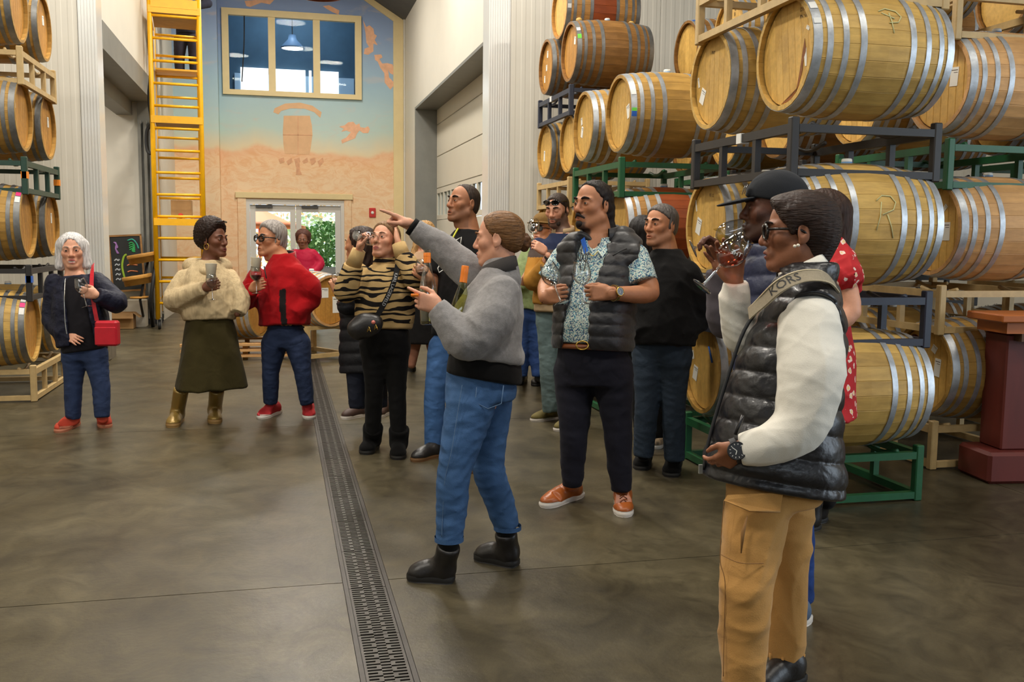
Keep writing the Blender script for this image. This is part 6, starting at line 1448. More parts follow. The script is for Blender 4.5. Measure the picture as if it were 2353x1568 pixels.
vest = F.mesh('vest', [loft(fo, M, st, k=.03), cone(sa, p(1330, 570), .085, .1, .05), cone(sb, p(1430, 560), .09, .1, .05)]+cutv+[half_local(sa+norm(sa-sb)*.03, norm(sa-sb), .14), half_local(sb+norm(sb-sa)*.035, norm(sb-sa), .14)], .006, M_PUF, quilt(F, .066, .009))
collar(F, 'collar', M_PUF, p(1378, 556, .02), UP, .105, .098, .085, .014, vest, gap=.75)
F.mb('pocket_zip', MB().tube([p(1408, 588, -.212), p(1424, 578, -.2), p(1440, 572, -.175)], .004, 6), M_BLK, vest)
collar(F, 'shirt_collar', M_SPK, p(1374, 562, .0), UP, .088, .082, .05, .006, shirt, gap=.5)
NAVYP = cloth('dark_navy_trouser', (25, 25, 35), .8, 400, .15)
hp_ = [p(1322, 860, .03), p(1408, 860, -.03)]; kn_ = [p(1318, 1000, .0), p(1420, 1000, -.03)]; an_ = [p(1315, 1118, .04), p(1428, 1128, .0)]
pants(F, NAVYP, hp_, kn_, an_, (.118, .078, .056), pel, .205, (.18, .16), 'trousers', .008, .10, wrinkle(.005, 22, 4))
bl = F.mb('belt', MB().tube([tuple(fo+M[2]*.072+M[0]*(.207*math.cos(a))+M[1]*((.208 if math.sin(a) > 0 else .165)*math.sin(a))) for a in np.linspace(0, 2*math.pi, 33)[:-1]], .016, 6, True), mat('brown_leather', srgb(120, 64, 30), .4, spec=.5))
F.mb('buckle', MB().tube([tuple(p(1338+20*math.cos(a)*.7, 794+14*math.sin(a)*.7, -.238)) for a in np.linspace(0, 2*math.pi, 17)[:-1]], .004, 6, True), M_GOLD, bl)
M_COG = mat('cognac_leather', srgb(160, 84, 34), .35, spec=.5, noise=(14, .12)); M_LACE = mat('brown_lace', srgb(96, 48, 22), .8)
for hl, to, ank in ((onfloor(1332, 1140), onfloor(1246, 1168), p(1313, 1112, .04)), (onfloor(1430, 1152), onfloor(1433, 1190), p(1428, 1126, .0))):
    shoe(F, hl, to-hl, 'sneaker', M_COG, M_SOLEW, max(.27, float(np.linalg.norm(to-hl))), .112, .006, 0, .032, M_LACE, ankle=ank)
ax = norm(eb-wb); watch(F, wb+ax*.03, ax, dirv(5, 10), mat('steel_gold_band', srgb(196, 178, 120), .28, metal=1), M_DIALK, M_GOLD, .041, .025)
o = F.mb('necklace', MB().tube(smooth([p(1352, 580, -.12), p(1362, 588, -.15), p(1374, 578, -.13), p(1388, 560, -.08)]), .0025, 5), M_GOLD)
tulip(F, 'empty tulip glass held upright in front of the speckled shirt', p(1344, 700, -.345), p(1334, 600, -.335))
tulip(F, 'empty tulip glass tilted to one side in the vest man\'s other hand', p(1290, 698, -.30), p(1256, 606, -.24))
t_ = MB().tube(smooth([p(1338, 566, -.185), p(1333, 600, -.255), p(1335, 622, -.27)]), .003, 5).tube(smooth([p(1345, 570, -.185), p(1346, 600, -.25), p(1342, 622, -.27)]), .003, 5)
for q in ((1334, 590), (1345, 592)): t_.tube([p(q[0]+5*math.cos(a), q[1]+9*math.sin(a), -.26) for a in np.linspace(0, 2*math.pi, 13)[:-1]], .0025, 5, True)
o = t_.build('sunglasses', M_BLK); tag(o, 'dark sunglasses hooked on the neck of the speckled shirt', 'sunglasses')

# ---- the woman nearest the camera
F = Fig(3.15, 98, 'woman with short hair, glasses, white sleeves, black puffer vest, sniffing rose wine'); p = F.p
F.start(onfloor(1775, 1600)); pel, nk = p(1782, 1080), p(1852, 640); trunk(F, pel, nk)
HM = head(F, p(1832, 533), 101, -2, 0, 'f', 'mid', .250, neck=p(1850, 660), brow=(38, 24, 18), lips=(132, 74, 66), h=.0032, neck_r=.056, wide=1.03)
shn, sho = p(1858, 742, -.15), p(1790, 715, .16); eln, wrn = p(1834, 985, -.22), p(1702, 1032, -.20); elo, wro = p(1698, 765, .10), p(1690, 648, .05)
arm(F, shn, eln, wrn); arm(F, sho, elo, wro)
hand(F, wrn, norm(p(1660, 1062, -.15)-wrn), dirv(170), UP, 'relax', .95)
hand(F, p(1690, 646, .05), norm(p(1652, 588, .055)-p(1690, 646, .05)), dirv(10, 10), dirv(-90, 20), 'bowl', 1.0, over={3: (8, 14, 10), 2: (18, 30, 20)}, spread=1.6, thumb=(.62, .62, .5))
finish_body(F)
L = F.L; HS = hair_mat('espresso_hair', (44, 29, 22), (.3, .3, 1.6)); hs = F.hs
hair(F, [ell(L(0, -.016, .044), np.array([.092, .110, .084])*hs, HM), ell(L(0, -.055, -.005), np.array([.078, .074, .085])*hs, HM, .03), ell(L(.0, -.05, -.075), np.array([.052, .045, .045])*hs, HM, .03),
         ell(L(0, .048, .082), np.array([.066, .046, .03])*hs, HM, .02), half(L(0, .064, .058), norm(HM[1]-HM[2]*.45), 's', .014), S(_face_cut(F, -.005), [-1e9]*3, [1e9]*3, .012, 's')]+[cone(L(sx*.074, .03, .062), L(sx*.074, .02, .0), .016, .010, .015) for sx in (-1, 1)]+[ell(L(sx*.088, -.010, -.012), np.array([.016, .020, .034])*hs, HM, .008, 's') for sx in (-1, 1)], HS, .0036, amp=.0005, freq=120)
specs(F, mat('tortoise_frame', srgb(28, 18, 14), .2, spec=.6), M_LENS, F.body, 0, .0, th=.0055, hh=.0215)
for q in ((1826, 566), (1834, 564)): F.mb('pearl_earring', MB().lathe([(.0055*math.sin(a), .0055*math.cos(a)) for a in np.linspace(0, math.pi, 8)], 12, Matrix.Translation(tuple(p(q[0], q[1], -.097)))), mat('pearl', srgb(236, 226, 206), .2), F.body)
M_OFFW = cloth('ivory_scuba_knit', (232, 227, 214), .85, 300, .12, .2, .03)
st = [(0, .15, .15, .15), (.2, .15, .15, .14), (.42, .14, .13, .12), (.53, .11, .09, .09), (.6, .08, .072, .075), (.645, .07, .065, .068)]
sw = top(F, 'sweatshirt', M_OFFW, st, [([shn, p(1862, 850, -.21), p(1840, 975, -.22), p(1765, 1022, -.22), wrn], [.118, .100, .084, .062, .045]), ([sho, p(1712, 770, .12), elo, p(1688, 700, .07), wro], [.085, .066, .056, .05, .041])], .0055, wrinkle(.0048, 26, 11))
M_LUX = mat('glossy_black_puffer', srgb(27, 26, 29), .36, spec=.5, bump=(34, .35), folds=(13, .45), coat=.08)
st = [(-.055, .215, .235, .225, 0, 0), (-.02, .225, .245, .235), (.1, .215, .225, .20), (.25, .21, .20, .175), (.4, .205, .165, .165), (.5, .19, .13, .15), (.58, .15, .10, .125), (.63, .10, .08, .10)]
M = F.M; fo = F.o
vest = F.mesh('puffer_vest', [loft(fo, M, st, k=.03), cone(p(1862, 712, -.15), p(1842, 672, -.05), .088, .092, .05), cone(p(1830, 705, .15), p(1842, 672, .05), .08, .09, .05), cone(p(1852, 640), p(1858, 618), .098, .098, .03), half(p(1850, 600), UP, 's', .01),
    cone(p(1846, 660), p(1826, 560), .062, .076, .01, 's'), cone(p(1800, 660), p(1770, 700), .05, .03, .01, 's'), cone(shn+dirv(0)*.085, p(1846, 960, -.30), .094, .07, .015, 's')], .0055, M_LUX, quilt(F, .082, .012, .02))
F.mb('zip', MB().tube(smooth([p(1760, 690, .0), p(1710, 760, -.02), p(1668, 880, -.02), p(1632, 1000, -.02), p(1617, 1080, -.02)]), .006, 6), M_BLK, vest)
F.mb('zip_pull', MB().box((-.006, -.004, -.03), (.006, .004, 0), Matrix.Translation(tuple(p(1610, 1068, -.03)))), M_STEEL, vest)
pk = F.mb('pocket_welt', MB().tube([p(1708, 955, -.235), p(1690, 1000, -.235)], .006, 6), M_LUX, vest)
collar(F, 'half_zip_collar', M_OFFW, p(1848, 648, .0), norm(p(1840, 600)-p(1850, 650)), .090, .083, .062, .009, sw, gap=.25)
nb = [dirv(60, 25), dirv(30, 40), dirv(0, 45), dirv(-40, 40), dirv(-80, 20)]
sp_, pts = ribbon(F, 'bag_strap', mat('khaki_woven_strap', srgb(150, 138, 116), .8, noise=(160, .12)), [p(1722, 722, -.12), p(1752, 695, -.17), p(1790, 660, -.215), p(1830, 640, -.22), p(1868, 634, -.215), p(1900, 640, -.19), p(1920, 662, -.12)], .045, nb)
for e in (-1, 1):
    F.mb('strap_edge', MB().tube([tuple(Vector(q)+Vector(dirv(0, 50))*.003+Vector(norm(np.cross(np.array(pts[min(i+1, len(pts)-1)]-pts[max(i-1, 0)]), dirv(0, 40))))*.021*e) for i, q in enumerate(pts)], .0025, 5), mat('cream_edge', srgb(206, 190, 156), .8), sp_)
letters(F, 'strap_lettering', M_BLK, 'KORS', .042, pts, nb, sp_, .0055, .40)
watch(F, wrn-norm(eln-wrn)*.016, eln-wrn, dirv(25, 5), M_BLK, M_DIALK, M_BLK, .036, .029)
CAM_ = cloth('camel_cargo_cotton', (190, 142, 80), .8, 240, .15, .15, .05)
hn, ho = p(1742, 1165, -.08), p(1800, 1160, .10); kn, ko = p(1716, 1345, -.12), p(1800, 1330, .12); an, ao = p(1706, 1572, -.10), p(1802, 1508, .14)
pj = pants(F, CAM_, [hn, ho], [kn, ko], [an, ao], (.104, .084, .066), pel-UP*.03, .17, (.16, .15), 'cargo_trousers', .006, .0, bottom=-.07, disp= wrinkle(.0055, 20, 6))
F.mb('cargo_flap', MB().add([p(1672, 1138, -.19), p(1800, 1132, -.195), p(1793, 1176, -.205), p(1722, 1174, -.215), p(1664, 1150, -.20)], [(0, 4, 3, 2, 1)]).tube([p(1664, 1150, -.20), p(1722, 1174, -.215), p(1793, 1176, -.205)], .003, 5), CAM_, pj)
SEAM = mat('dark_tan_thread', srgb(138, 98, 52), .8)
F.mb('seam', MB().tube(smooth([p(1664, 1150, -.15), p(1658, 1220, -.16), p(1655, 1290, -.16), p(1666, 1340, -.17), p(1664, 1450, -.15), p(1662, 1555, -.14)]), .0014, 5).tube(smooth([p(1793, 1180, -.16), p(1775, 1250, -.17), p(1758, 1290, -.19), p(1748, 1340, -.20), p(1756, 1420, -.17), p(1742, 1500, -.17), p(1738, 1560, -.16)]), .0014, 5).tube(smooth([p(1657, 1275, -.17), p(1700, 1294, -.215), p(1755, 1295, -.2)]), .0014, 5), SEAM, pj)
F.mb('pocket_slit', MB().tube([p(1717, 1186, -.208), p(1707, 1225, -.214), p(1703, 1272, -.216)], [.002, .007, .002], 6), SEAM, pj)
for k in range(9):
    a = -1.2+.3*k; q = ao+UP*.012; F.mb('cuff_gather', MB().tube([tuple(q+dirv(20+38*(k-4))*.066+UP*.012), tuple(q+dirv(20+38*(k-4))*.062-UP*.028)], .006, 5), CAM_, pj)
for hl, to, ank in ((onfloor(1838, 1560), onfloor(1748, 1592), p(1805, 1520, .14)), (onfloor(1752, 1640), onfloor(1650, 1672), p(1708, 1590, -.1))):
    shoe(F, hl, to-hl, 'boot', M_LEATHK, M_SOLEK, .26, .1, .007, .1, .03, ankle=ank, shaft_r=.05, sub_name='leather_shoe')
tulip(F, 'tilted tulip glass of rose wine with etched letters, raised before her face', p(1612, 660, -.03), p(1712, 548, -.02), wine=M_WROSE, level=.36, tilt=True)
gl = bpy.data.objects[[o.name for o in COL.objects if o.get('label', '').startswith('tilted tulip glass of rose')][0]]
v, f_ = text_polys('THE', .022); Mx = axes_matrix(np.array(p(1692, 583, -.075))-np.array(gl.location), -CR*.85+CU*.35, CU*.85+CR*.35, -CF)
MB().add([(x, y, 0) for x, y in [(q[0], q[1]) for q in v]], f_, False, Mx).build('etched_letters', mat('etched_white', srgb(220, 222, 220), .6), gl)

# ---- the man in the black cap
F = Fig(3.85, 96, 'man in black cap drinking white wine, navy puffer vest over grey sleeve'); p = F.p
F.start(onfloor(1835, 1432)); pel, nk = p(1800, 868), p(1802, 588); trunk(F, pel, nk)
HM = head(F, p(1774, 484), 97, 4, 0, 'm', 'deep', .258, neck=p(1800, 610), beard=((22, 16, 14), 'full', .55), brow=(20, 14, 12), h=.004, neck_r=.062, lips=(92, 52, 48))
sho, elo, wro = p(1740, 660, .16), p(1665, 742, .1), p(1650, 622, .04); shn = p(1830, 660, -.16); eln, wrn = p(1840, 800, -.18), p(1770, 860, -.2)
arm(F, sho, elo, wro); arm(F, shn, eln, wrn)
hand(F, p(1655, 606, .04), norm(p(1632, 552, .03)-p(1655, 606, .04)), dirv(60, -35), dirv(-60, 30), 'grip', 1.08, over={0: (40, 50, 40)})
finish_body(F)
L = F.L; hs = F.hs; M_CAP = cloth('black_cap_cloth', (36, 38, 42), .85, 300, .15)
cap = F.mesh('baseball_cap', [ell(L(0, -.014, .044), np.array([.093, .114, .104])*hs, HM), half(L(0, 0, .032), -HM[2]*1+HM[1]*.12, 's', .006)], .0045, M_CAP)
F.mesh('brim', [ell(L(0, .122, .024), np.array([.076, .082, .0075])*hs, frame_from(HM[1], HM[2]+HM[1]*.30), .01), half(L(0, .06, .0), -HM[1], 's', .01)], .004, M_CAP, sub=None)
F.mb('cap_button', MB().lathe([(.0001, .008), (.008, .006), (.01, 0)], 12, axes_matrix(L(0, -.012, .135), HM[0], HM[1], HM[2])), M_CAP, cap)
F.mb('cap_logo', MB().tube([L(.088, .045, .075), L(.086, .060, .078), L(.078, .074, .083)], .0022, 5), M_LABEL, cap)
sg = MB()
for zz_ in (0,):
    sg.tube([L(.080, .085, .055), L(.090, .0, .058), L(.088, -.04, .055)], .0035, 6)
    for sx in (-1, 1): sg.lathe([(.0001, .003), (.021, .001), (.022, 0), (.0001, 0)], 16, axes_matrix(L(sx*.034, .104, .068), HM[0], norm(HM[2]-HM[1]*.2), norm(HM[1]+HM[2]*.2)))
o = sg.build('sunglasses', M_DLENS); tag(o, 'dark sunglasses perched on the black cap', 'sunglasses')
M_NAVP = mat('navy_quilted_nylon', srgb(42, 48, 76), .45, spec=.5, bump=(40, .3))
st = [(-.05, .20, .19, .17), (.1, .21, .2, .17), (.35, .21, .19, .165), (.5, .2, .16, .15), (.6, .14, .12, .12), (.66, .1, .095, .1)]
F.mesh('puffer_vest', [loft(F.o, F.M, st, k=.03), cone(p(1795, 600), p(1790, 570), .098, .09, .03), half(p(1790, 560), UP, 's', .01), cone(p(1800, 610), p(1785, 520), .066, .08, .01, 's')], .008, M_NAVP, quilt(F, .08, .012))
F.mesh('sleeve', chain([sho, elo, wro], [.09, .066, .05], .03)+[half_local(wro+norm(wro-elo)*.004, wro-elo, .09)]+chain([shn, eln, wrn], [.09, .07, .05], .03), .008, cloth('grey_brushed_sleeve', (92, 86, 92), .9), wrinkle(.005, 24, 9))
JD = denim('deep_blue_denim', (34, 62, 122))
pants(F, JD, [p(1775, 920, .1), p(1815, 920, -.1)], [p(1770, 1160, .1), p(1822, 1160, -.06)], [p(1770, 1385, .14), p(1834, 1385, .0)], (.1, .08, .06), pel, .165, (.13, .14), h=.01)
BLSH = cloth('slate_blue_knit_shoe', (86, 104, 128), .8)
for hl, to, ank in ((onfloor(1852, 1428), onfloor(1770, 1450), p(1834, 1388, .0)), (onfloor(1790, 1405), onfloor(1710, 1425), p(1770, 1388, .14))): shoe(F, hl, to-hl, 'sneaker', BLSH, M_SOLEW, .28, .105, .008, 0, .04, ankle=ank)
tulip(F, 'tilted tulip glass of white wine at the cap man\'s mouth', p(1592, 572, .06), p(1712, 520, .03), wine=M_WHITEW, level=.25, tilt=True)
def feet(F, specs_, kind, m_up, m_sole, W_=.1, shaft=0.0, h=.009, laces=None, sole_h=.028, shaft_r=.05, nm='shoe'):
    for (hx, hy), (tx, ty), ank in specs_:
        hl, to = onfloor(hx, hy), onfloor(tx, ty); shoe(F, hl, to-hl, kind, m_up, m_sole, min(.33, max(.25, float(np.linalg.norm(to-hl)))), W_, h, shaft, sole_h, laces, ankle=ank, shaft_r=shaft_r, sub_name=nm)
def tig():
    m = bpy.data.materials.new('tiger_stripe_knit'); m.use_nodes = True; nt = m.node_tree; N = nt.nodes; Lk = nt.links; b = N['Principled BSDF']; b.inputs['Roughness'].default_value = .95; b.inputs['Specular IOR Level'].default_value = .15
    tc = N.new('ShaderNodeTexCoord'); mp = N.new('ShaderNodeMapping'); mp.inputs['Scale'].default_value = (.55, .55, 1.7); Lk.new(tc.outputs['Object'], mp.inputs[0])
    w = N.new('ShaderNodeTexWave'); w.bands_direction = 'Z'; w.inputs['Scale'].default_value = 4.0; w.inputs['Distortion'].default_value = 9; w.inputs['Detail'].default_value = 2.2; w.inputs['Detail Scale'].default_value = 1.8; Lk.new(mp.outputs[0], w.inputs['Vector'])
    r = N.new('ShaderNodeValToRGB'); r.color_ramp.interpolation = 'CONSTANT'; n2 = N.new('ShaderNodeTexNoise'); n2.inputs['Scale'].default_value = 9; Lk.new(mp.outputs[0], n2.inputs['Vector']); ad = N.new('ShaderNodeMath'); ad.operation = 'MULTIPLY_ADD'; Lk.new(n2.outputs['Fac'], ad.inputs[0]); ad.inputs[1].default_value = 1.3; Lk.new(w.outputs['Fac'], ad.inputs[2]); Lk.new(ad.outputs[0], r.inputs[0]); e = r.color_ramp.elements; e[0].color = (*srgb(28, 24, 22), 1); e[1].position = .98; e[1].color = (*srgb(184, 154, 104), 1)
    Lk.new(r.outputs[0], b.inputs['Base Color']); n = N.new('ShaderNodeTexNoise'); n.inputs['Scale'].default_value = 260; bp = N.new('ShaderNodeBump'); bp.inputs['Strength'].default_value = .4; bp.inputs['Distance'].default_value = .01; Lk.new(tc.outputs['Object'], n.inputs['Vector']); Lk.new(n.outputs['Fac'], bp.inputs['Height']); Lk.new(bp.outputs[0], b.inputs['Normal']); return m
# ---- woman in the tiger sweater
F = Fig(6.66, 10, 'woman in tiger-striped sweater and black leggings, sipping from a raised glass'); p = F.p
F.start(onfloor(886, 1046)); pel, nk = p(884, 768), p(886, 606); trunk(F, pel, nk)
HM = head(F, p(884, 552), 25, 12, 0, 'f', 'fair', .255, neck=p(886, 620, .02), brow=(110, 80, 60), lips=(180, 96, 92), h=.0048, neck_r=.054)
sa, sb = p(826, 626, .03), p(944, 622, -.03); ea, wa = p(796, 668, -.12), p(824, 578, -.20); eb, wb = p(956, 640, -.14), p(916, 562, -.10)
arm(F, sa, ea, wa); arm(F, sb, eb, wb)
hand(F, p(826, 574, -.2), norm(p(834, 530, -.22)-p(826, 574, -.2)), dirv(-70), dirv(-20, 10), 'grip', 1.05, h=.0045)
hand(F, p(916, 560, -.1), norm(p(908, 516, -.04)-p(916, 560, -.1)), dirv(95), dirv(180, 40), 'flat', 1.05, h=.0045)
finish_body(F); L = F.L; hs = F.hs
HBR = hair_mat('light_brown_hair', (122, 92, 62))
hair(F, scalp(F, .010, .05, .02, -.06)+[ell(L(0, -.075, .0), np.array([.06, .05, .07])*hs, HM, .03)], HBR, .006, amp=.001)
M_TIG = tig(); M_TRIM = cloth('sand_knit', (184, 154, 104), .95, 300, .3)
st = [(.07, .205, .15, .14), (.14, .21, .165, .145), (.25, .205, .165, .14), (.36, .20, .15, .14), (.44, .15, .11, .11), (.485, .085, .08, .085)]
tg = top(F, 'sweater', M_TIG, st, [([sa, ea, p(812, 610, -.17)], [.078, .086, .066]), ([sb, eb, p(926, 590, -.11)], [.078, .09, .066])], .008, wrinkle(.004, 24, 2))
F.mesh('hem_band', [loft(F.o, F.M, [(.035, .192, .142, .135), (.105, .206, .152, .143)], k=.01)], .008, M_TRIM)
for a, b_, c in (((812, 610, -.17), (825, 575, -.2), .046), ((926, 592, -.11), (916, 560, -.1), .048)): F.mb('cuff', MB().tube([tuple(p(*a)), tuple(p(*b_))], [c+.008, c], 18), M_TRIM, tg)
collar(F, 'turtleneck', M_TIG, p(886, 616, .01), UP, .088, .078, .085, .006, tg)
LEG = cloth('black_leggings', (12, 11, 11), .8)
pants(F, LEG, [p(862, 800, .0), p(908, 800, .0)], [p(860, 895, .0), p(912, 895, .0)], [p(856, 1000, .05), p(916, 1005, .0)], (.102, .064, .05), pel, .175, (.14, .15), 'leggings', .011, .04)
feet(F, [((860, 1028), (838, 1046), p(857, 985, .05)), ((917, 1036), (914, 1058), p(917, 990, .0))], 'boot', M_SUEDE, M_SOLEK, .115, .15, shaft_r=.072, nm='suede_boot')
bag = F.mesh('crossbody_bag', [ell(p(842, 748, -.25), (.105, .05, .085), frame_from(F.fwd, UP), .02), ell(p(822, 762, -.25), (.05, .045, .06), None, .03), cone(p(815, 755, -.25), p(866, 740, -.25), .05, .04, .03)], .008, M_LEATHK)
for k, (x, y) in enumerate(((858, 741), (848, 757), (864, 752))):
    F.mb('bag_charm', MB().tube([p(x-4, y+6, -.308), p(x, y-6, -.308), p(x+4, y+6, -.308), p(x-2, y+1, -.308), p(x+2, y+1, -.308)], .003, 5) if k else MB().lathe([(.0001, 0), (.014, 0), (.014, .004), (.0001, .005)], 8, axes_matrix(p(x, y, -.305), CR, CU, -CF)), M_GOLD if k else mat('enamel_pink', srgb(196, 110, 96), .3), bag)
spb, pts = ribbon(F, 'bag_strap', M_BLACK, [p(914, 608, -.14), p(908, 640, -.215), p(896, 672, -.225), p(882, 700, -.225), p(866, 728, -.225)], .036, dirv(5, 8), bag)
letters(F, 'strap_lettering', mat('grey_print', srgb(150, 150, 152), .6), 'KARL LAGERFELD', .031, pts, dirv(5, 8), spb, .0055, .5)
tulip(F, 'tulip glass tipped level at the mouth of the tiger sweater woman', p(820, 541, -.36), p(862, 552, -.16))
# ---- person in dark puffer behind her
F = Fig(7.4, 118, 'person with long dark hair in navy puffer coat, seen from behind the tiger sweater'); p = F.p
F.start(onfloor(845, 958)); pel, nk = p(838, 785), p(832, 612); trunk(F, pel, nk)
HM = head(F, p(824, 562), 112, 0, 0, 'f', 'tan', .25, neck=p(832, 625), h=.007)
sa, sb = p(815, 635, -.18), p(850, 635, .18); ea, wa = p(800, 700, -.26), p(776, 672, -.30)
arm(F, sa, ea, wa); hand(F, wa, norm(p(768, 650, -.3)-wa), dirv(150), UP, 'grip', 1.0, h=.006); finish_body(F)
HD = hair_mat('dark_brown_hair', (48, 34, 28)); L = F.L; hs = F.hs
hair(F, scalp(F, .014, .03, .01, -.2)+[cone(L(0, -.06, .03), L(0, -.075, -.17), .088*hs, .06*hs, .04), cone(L(.05, -.03, .02), L(.055, -.04, -.15), .05*hs, .035*hs, .03)], HD, .007, amp=.003)
M_NVC = mat('navy_puffer_coat', srgb(18, 19, 26), .5, spec=.3, bump=(40, .3))
st = [(-.24, .20, .19, .21), (-.1, .205, .19, .2), (.1, .2, .17, .18), (.3, .2, .16, .17), (.46, .17, .12, .13), (.55, .1, .09, .1)]
top(F, 'puffer_coat', M_NVC, st, [([sa, ea, p(788, 685, -.28)], [.095, .085, .055]), ([sb, p(866, 720, .2)], [.09, .08])], .01, quilt(F, .09, .012))
pants(F, denim('dark_indigo_denim', (34, 38, 52)), [p(822, 830, -.06), p(862, 830, .06)], [p(822, 885, -.06), p(866, 885, .06)], [p(822, 938, -.04), p(872, 938, .06)], (.1, .08, .062), pel, .16, h=.013)
feet(F, [((838, 955), (800, 962), None), ((890, 950), (868, 960), None)], 'sneaker', mat('brown_sneaker', srgb(70, 48, 40), .6), M_SOLEW, .1)
tulip(F, 'tulip glass held low by the person in navy puffer coat', p(780, 676, -.36), p(770, 628, -.36))
# ---- man in the black printed t-shirt
F = Fig(6.62, 42, 'balding man in black t-shirt with white outline print, jeans, behind the hostess'); p = F.p
F.start(onfloor(1020, 1066)); pel, nk = p(1058, 775), p(1075, 532); trunk(F, pel, nk)
HM = head(F, p(1064, 468), 52, 8, 0, 'm', 'olive', .262, neck=p(1078, 545, .02), beard=((60, 48, 42), 'stubble', .7), brow=(44, 32, 26), h=.0048, neck_r=.066, mouth_open=.005, jaw=1.1, wide=1.04)
sa, sb = p(1010, 560, .05), p(1122, 556, -.05); ea, wa = p(988, 668, -.02), p(984, 640, -.26); eb, wb = p(1140, 690, -.1), p(1100, 740, -.2)
arm(F, sa, ea, wa, (.06, .055, .036)); arm(F, sb, eb, wb, (.06, .055, .036))
hand(F, wa, norm(p(968, 628, -.26)-wa), dirv(170), UP, 'grip', 1.1, h=.0048); finish_body(F); L = F.L; hs = F.hs
hair(F, scalp(F, .0055, .022, .01, -.07), hair_mat('cropped_dark_hair', (58, 47, 40)), .0048)
st = [(.0, .21, .17, .14), (.15, .215, .18, .145), (.35, .21, .16, .145), (.55, .21, .145, .14), (.66, .17, .11, .11), (.74, .09, .075, .085)]
ts = top(F, 't_shirt', M_BLACK, st, [([sa, p(994, 632, .0)], [.095, .085]), ([sb, p(1134, 640, -.07)], [.095, .088])], .009, wrinkle(.004, 24, 7))
for pt in ([(1006, 598), (1011, 607), (1006, 617), (1009, 627), (1022, 618), (1036, 628), (1040, 620)], [(1006, 598), (1018, 610), (1026, 612)], [(1040, 560), (1050, 551), (1060, 545), (1058, 562)]):
    F.mb('shirt_print', MB().tube([p(x, y, -.232 if x < 1030 else -.235) for x, y in pt], .004, 5), M_LABEL, ts)
F.mb('lanyard', MB().tube(smooth([p(1052, 526, -.14), p(1044, 540, -.2), p(1036, 556, -.23)]), .007, 5), mat('lime_lanyard', srgb(190, 190, 50), .6))
pants(F, denim('worn_blue_denim', (62, 98, 148)), [p(1020, 800, .0), p(1095, 800, .0)], [p(1000, 905, -.03), p(1090, 905, .0)], [p(996, 1030, -.0), p(1090, 1040, .0)], (.11, .075, .06), pel, .19, h=.011)
feet(F, [((1008, 1048), (957, 1060), p(1000, 1030, .0)), ((1098, 1070), (1070, 1090), p(1092, 1045, .0))], 'shoe', M_LEATHK, mat('tan_welt', srgb(110, 78, 46), .6), .105)
tulip(F, 'tulip glass of red wine held by the man in black t-shirt', p(974, 668, -.32), p(968, 596, -.32), wine=M_WRED, level=.2)
# ---- man in the black sweater
F = Fig(6.12, 42, 'grey-haired man in black half-zip sweater with hand in jeans pocket'); p = F.p
F.start(onfloor(1520, 1078)); pel, nk = p(1522, 790), p(1532, 588); trunk(F, pel, nk)
HM = head(F, p(1518, 518), 50, 2, 0, 'm', 'tan', .26, neck=p(1534, 602, .02), beard=((120, 104, 92), 'stubble', .5), brow=(52, 40, 34), h=.0045, neck_r=.066, jaw=1.12, wide=1.04)
sa, sb = p(1478, 632, .06), p(1584, 630, -.06); ea, wa = p(1468, 730, .05), p(1480, 770, -.1); eb, wb = p(1606, 735, -.02), p(1556, 768, -.16)
arm(F, sa, ea, wa); arm(F, sb, eb, wb, (.055, .05, .036))
hand(F, wb, norm(p(1535, 790, -.12)-wb), dirv(160), dirv(60, 40), 'relax', 1.1, h=.0045); finish_body(F); L = F.L; hs = F.hs
hair(F, scalp(F, .009, .052, .03, -.065), hair_mat('salt_pepper_hair', (92, 86, 82)), .0048, amp=.0012)
M_BLS = cloth('black_sweater_knit', (18, 17, 17), .9, 280, .3)
st = [(-.01, .215, .18, .16), (.15, .22, .19, .165), (.32, .215, .175, .16), (.45, .205, .145, .145), (.53, .15, .11, .12), (.6, .09, .085, .09)]
sw = top(F, 'sweater', M_BLS, st, [([sa, ea, wa], [.09, .08, .06]), ([sb, p(1604, 690, -.05), eb, wb], [.095, .088, .078, .052])], .008, wrinkle(.005, 24, 12))
collar(F, 'collar', M_BLS, p(1532, 598, .02), UP, .098, .09, .055, .008, sw, gap=.4); collar(F, 'scarf_collar', mat('dark_green_plaid', srgb(40, 52, 44), .9, noise=(60, .5)), p(1532, 596, .01), UP, .088, .082, .045, .006, sw, gap=.3)
M_JD2 = denim('teal_indigo_denim', (42, 54, 68))
pants(F, M_JD2, [p(1492, 815, .03), p(1548, 815, -.03)], [p(1486, 935, .0), p(1548, 935, -.04)], [p(1478, 1048, .05), p(1550, 1058, .0)], (.112, .074, .064), pel, .195, h=.009)
feet(F, [((1482, 1062), (1472, 1082), p(1479, 1046, .05)), ((1550, 1076), (1540, 1098), p(1550, 1058, .0))], 'shoe', M_SUEDE, M_SOLEK, .12)
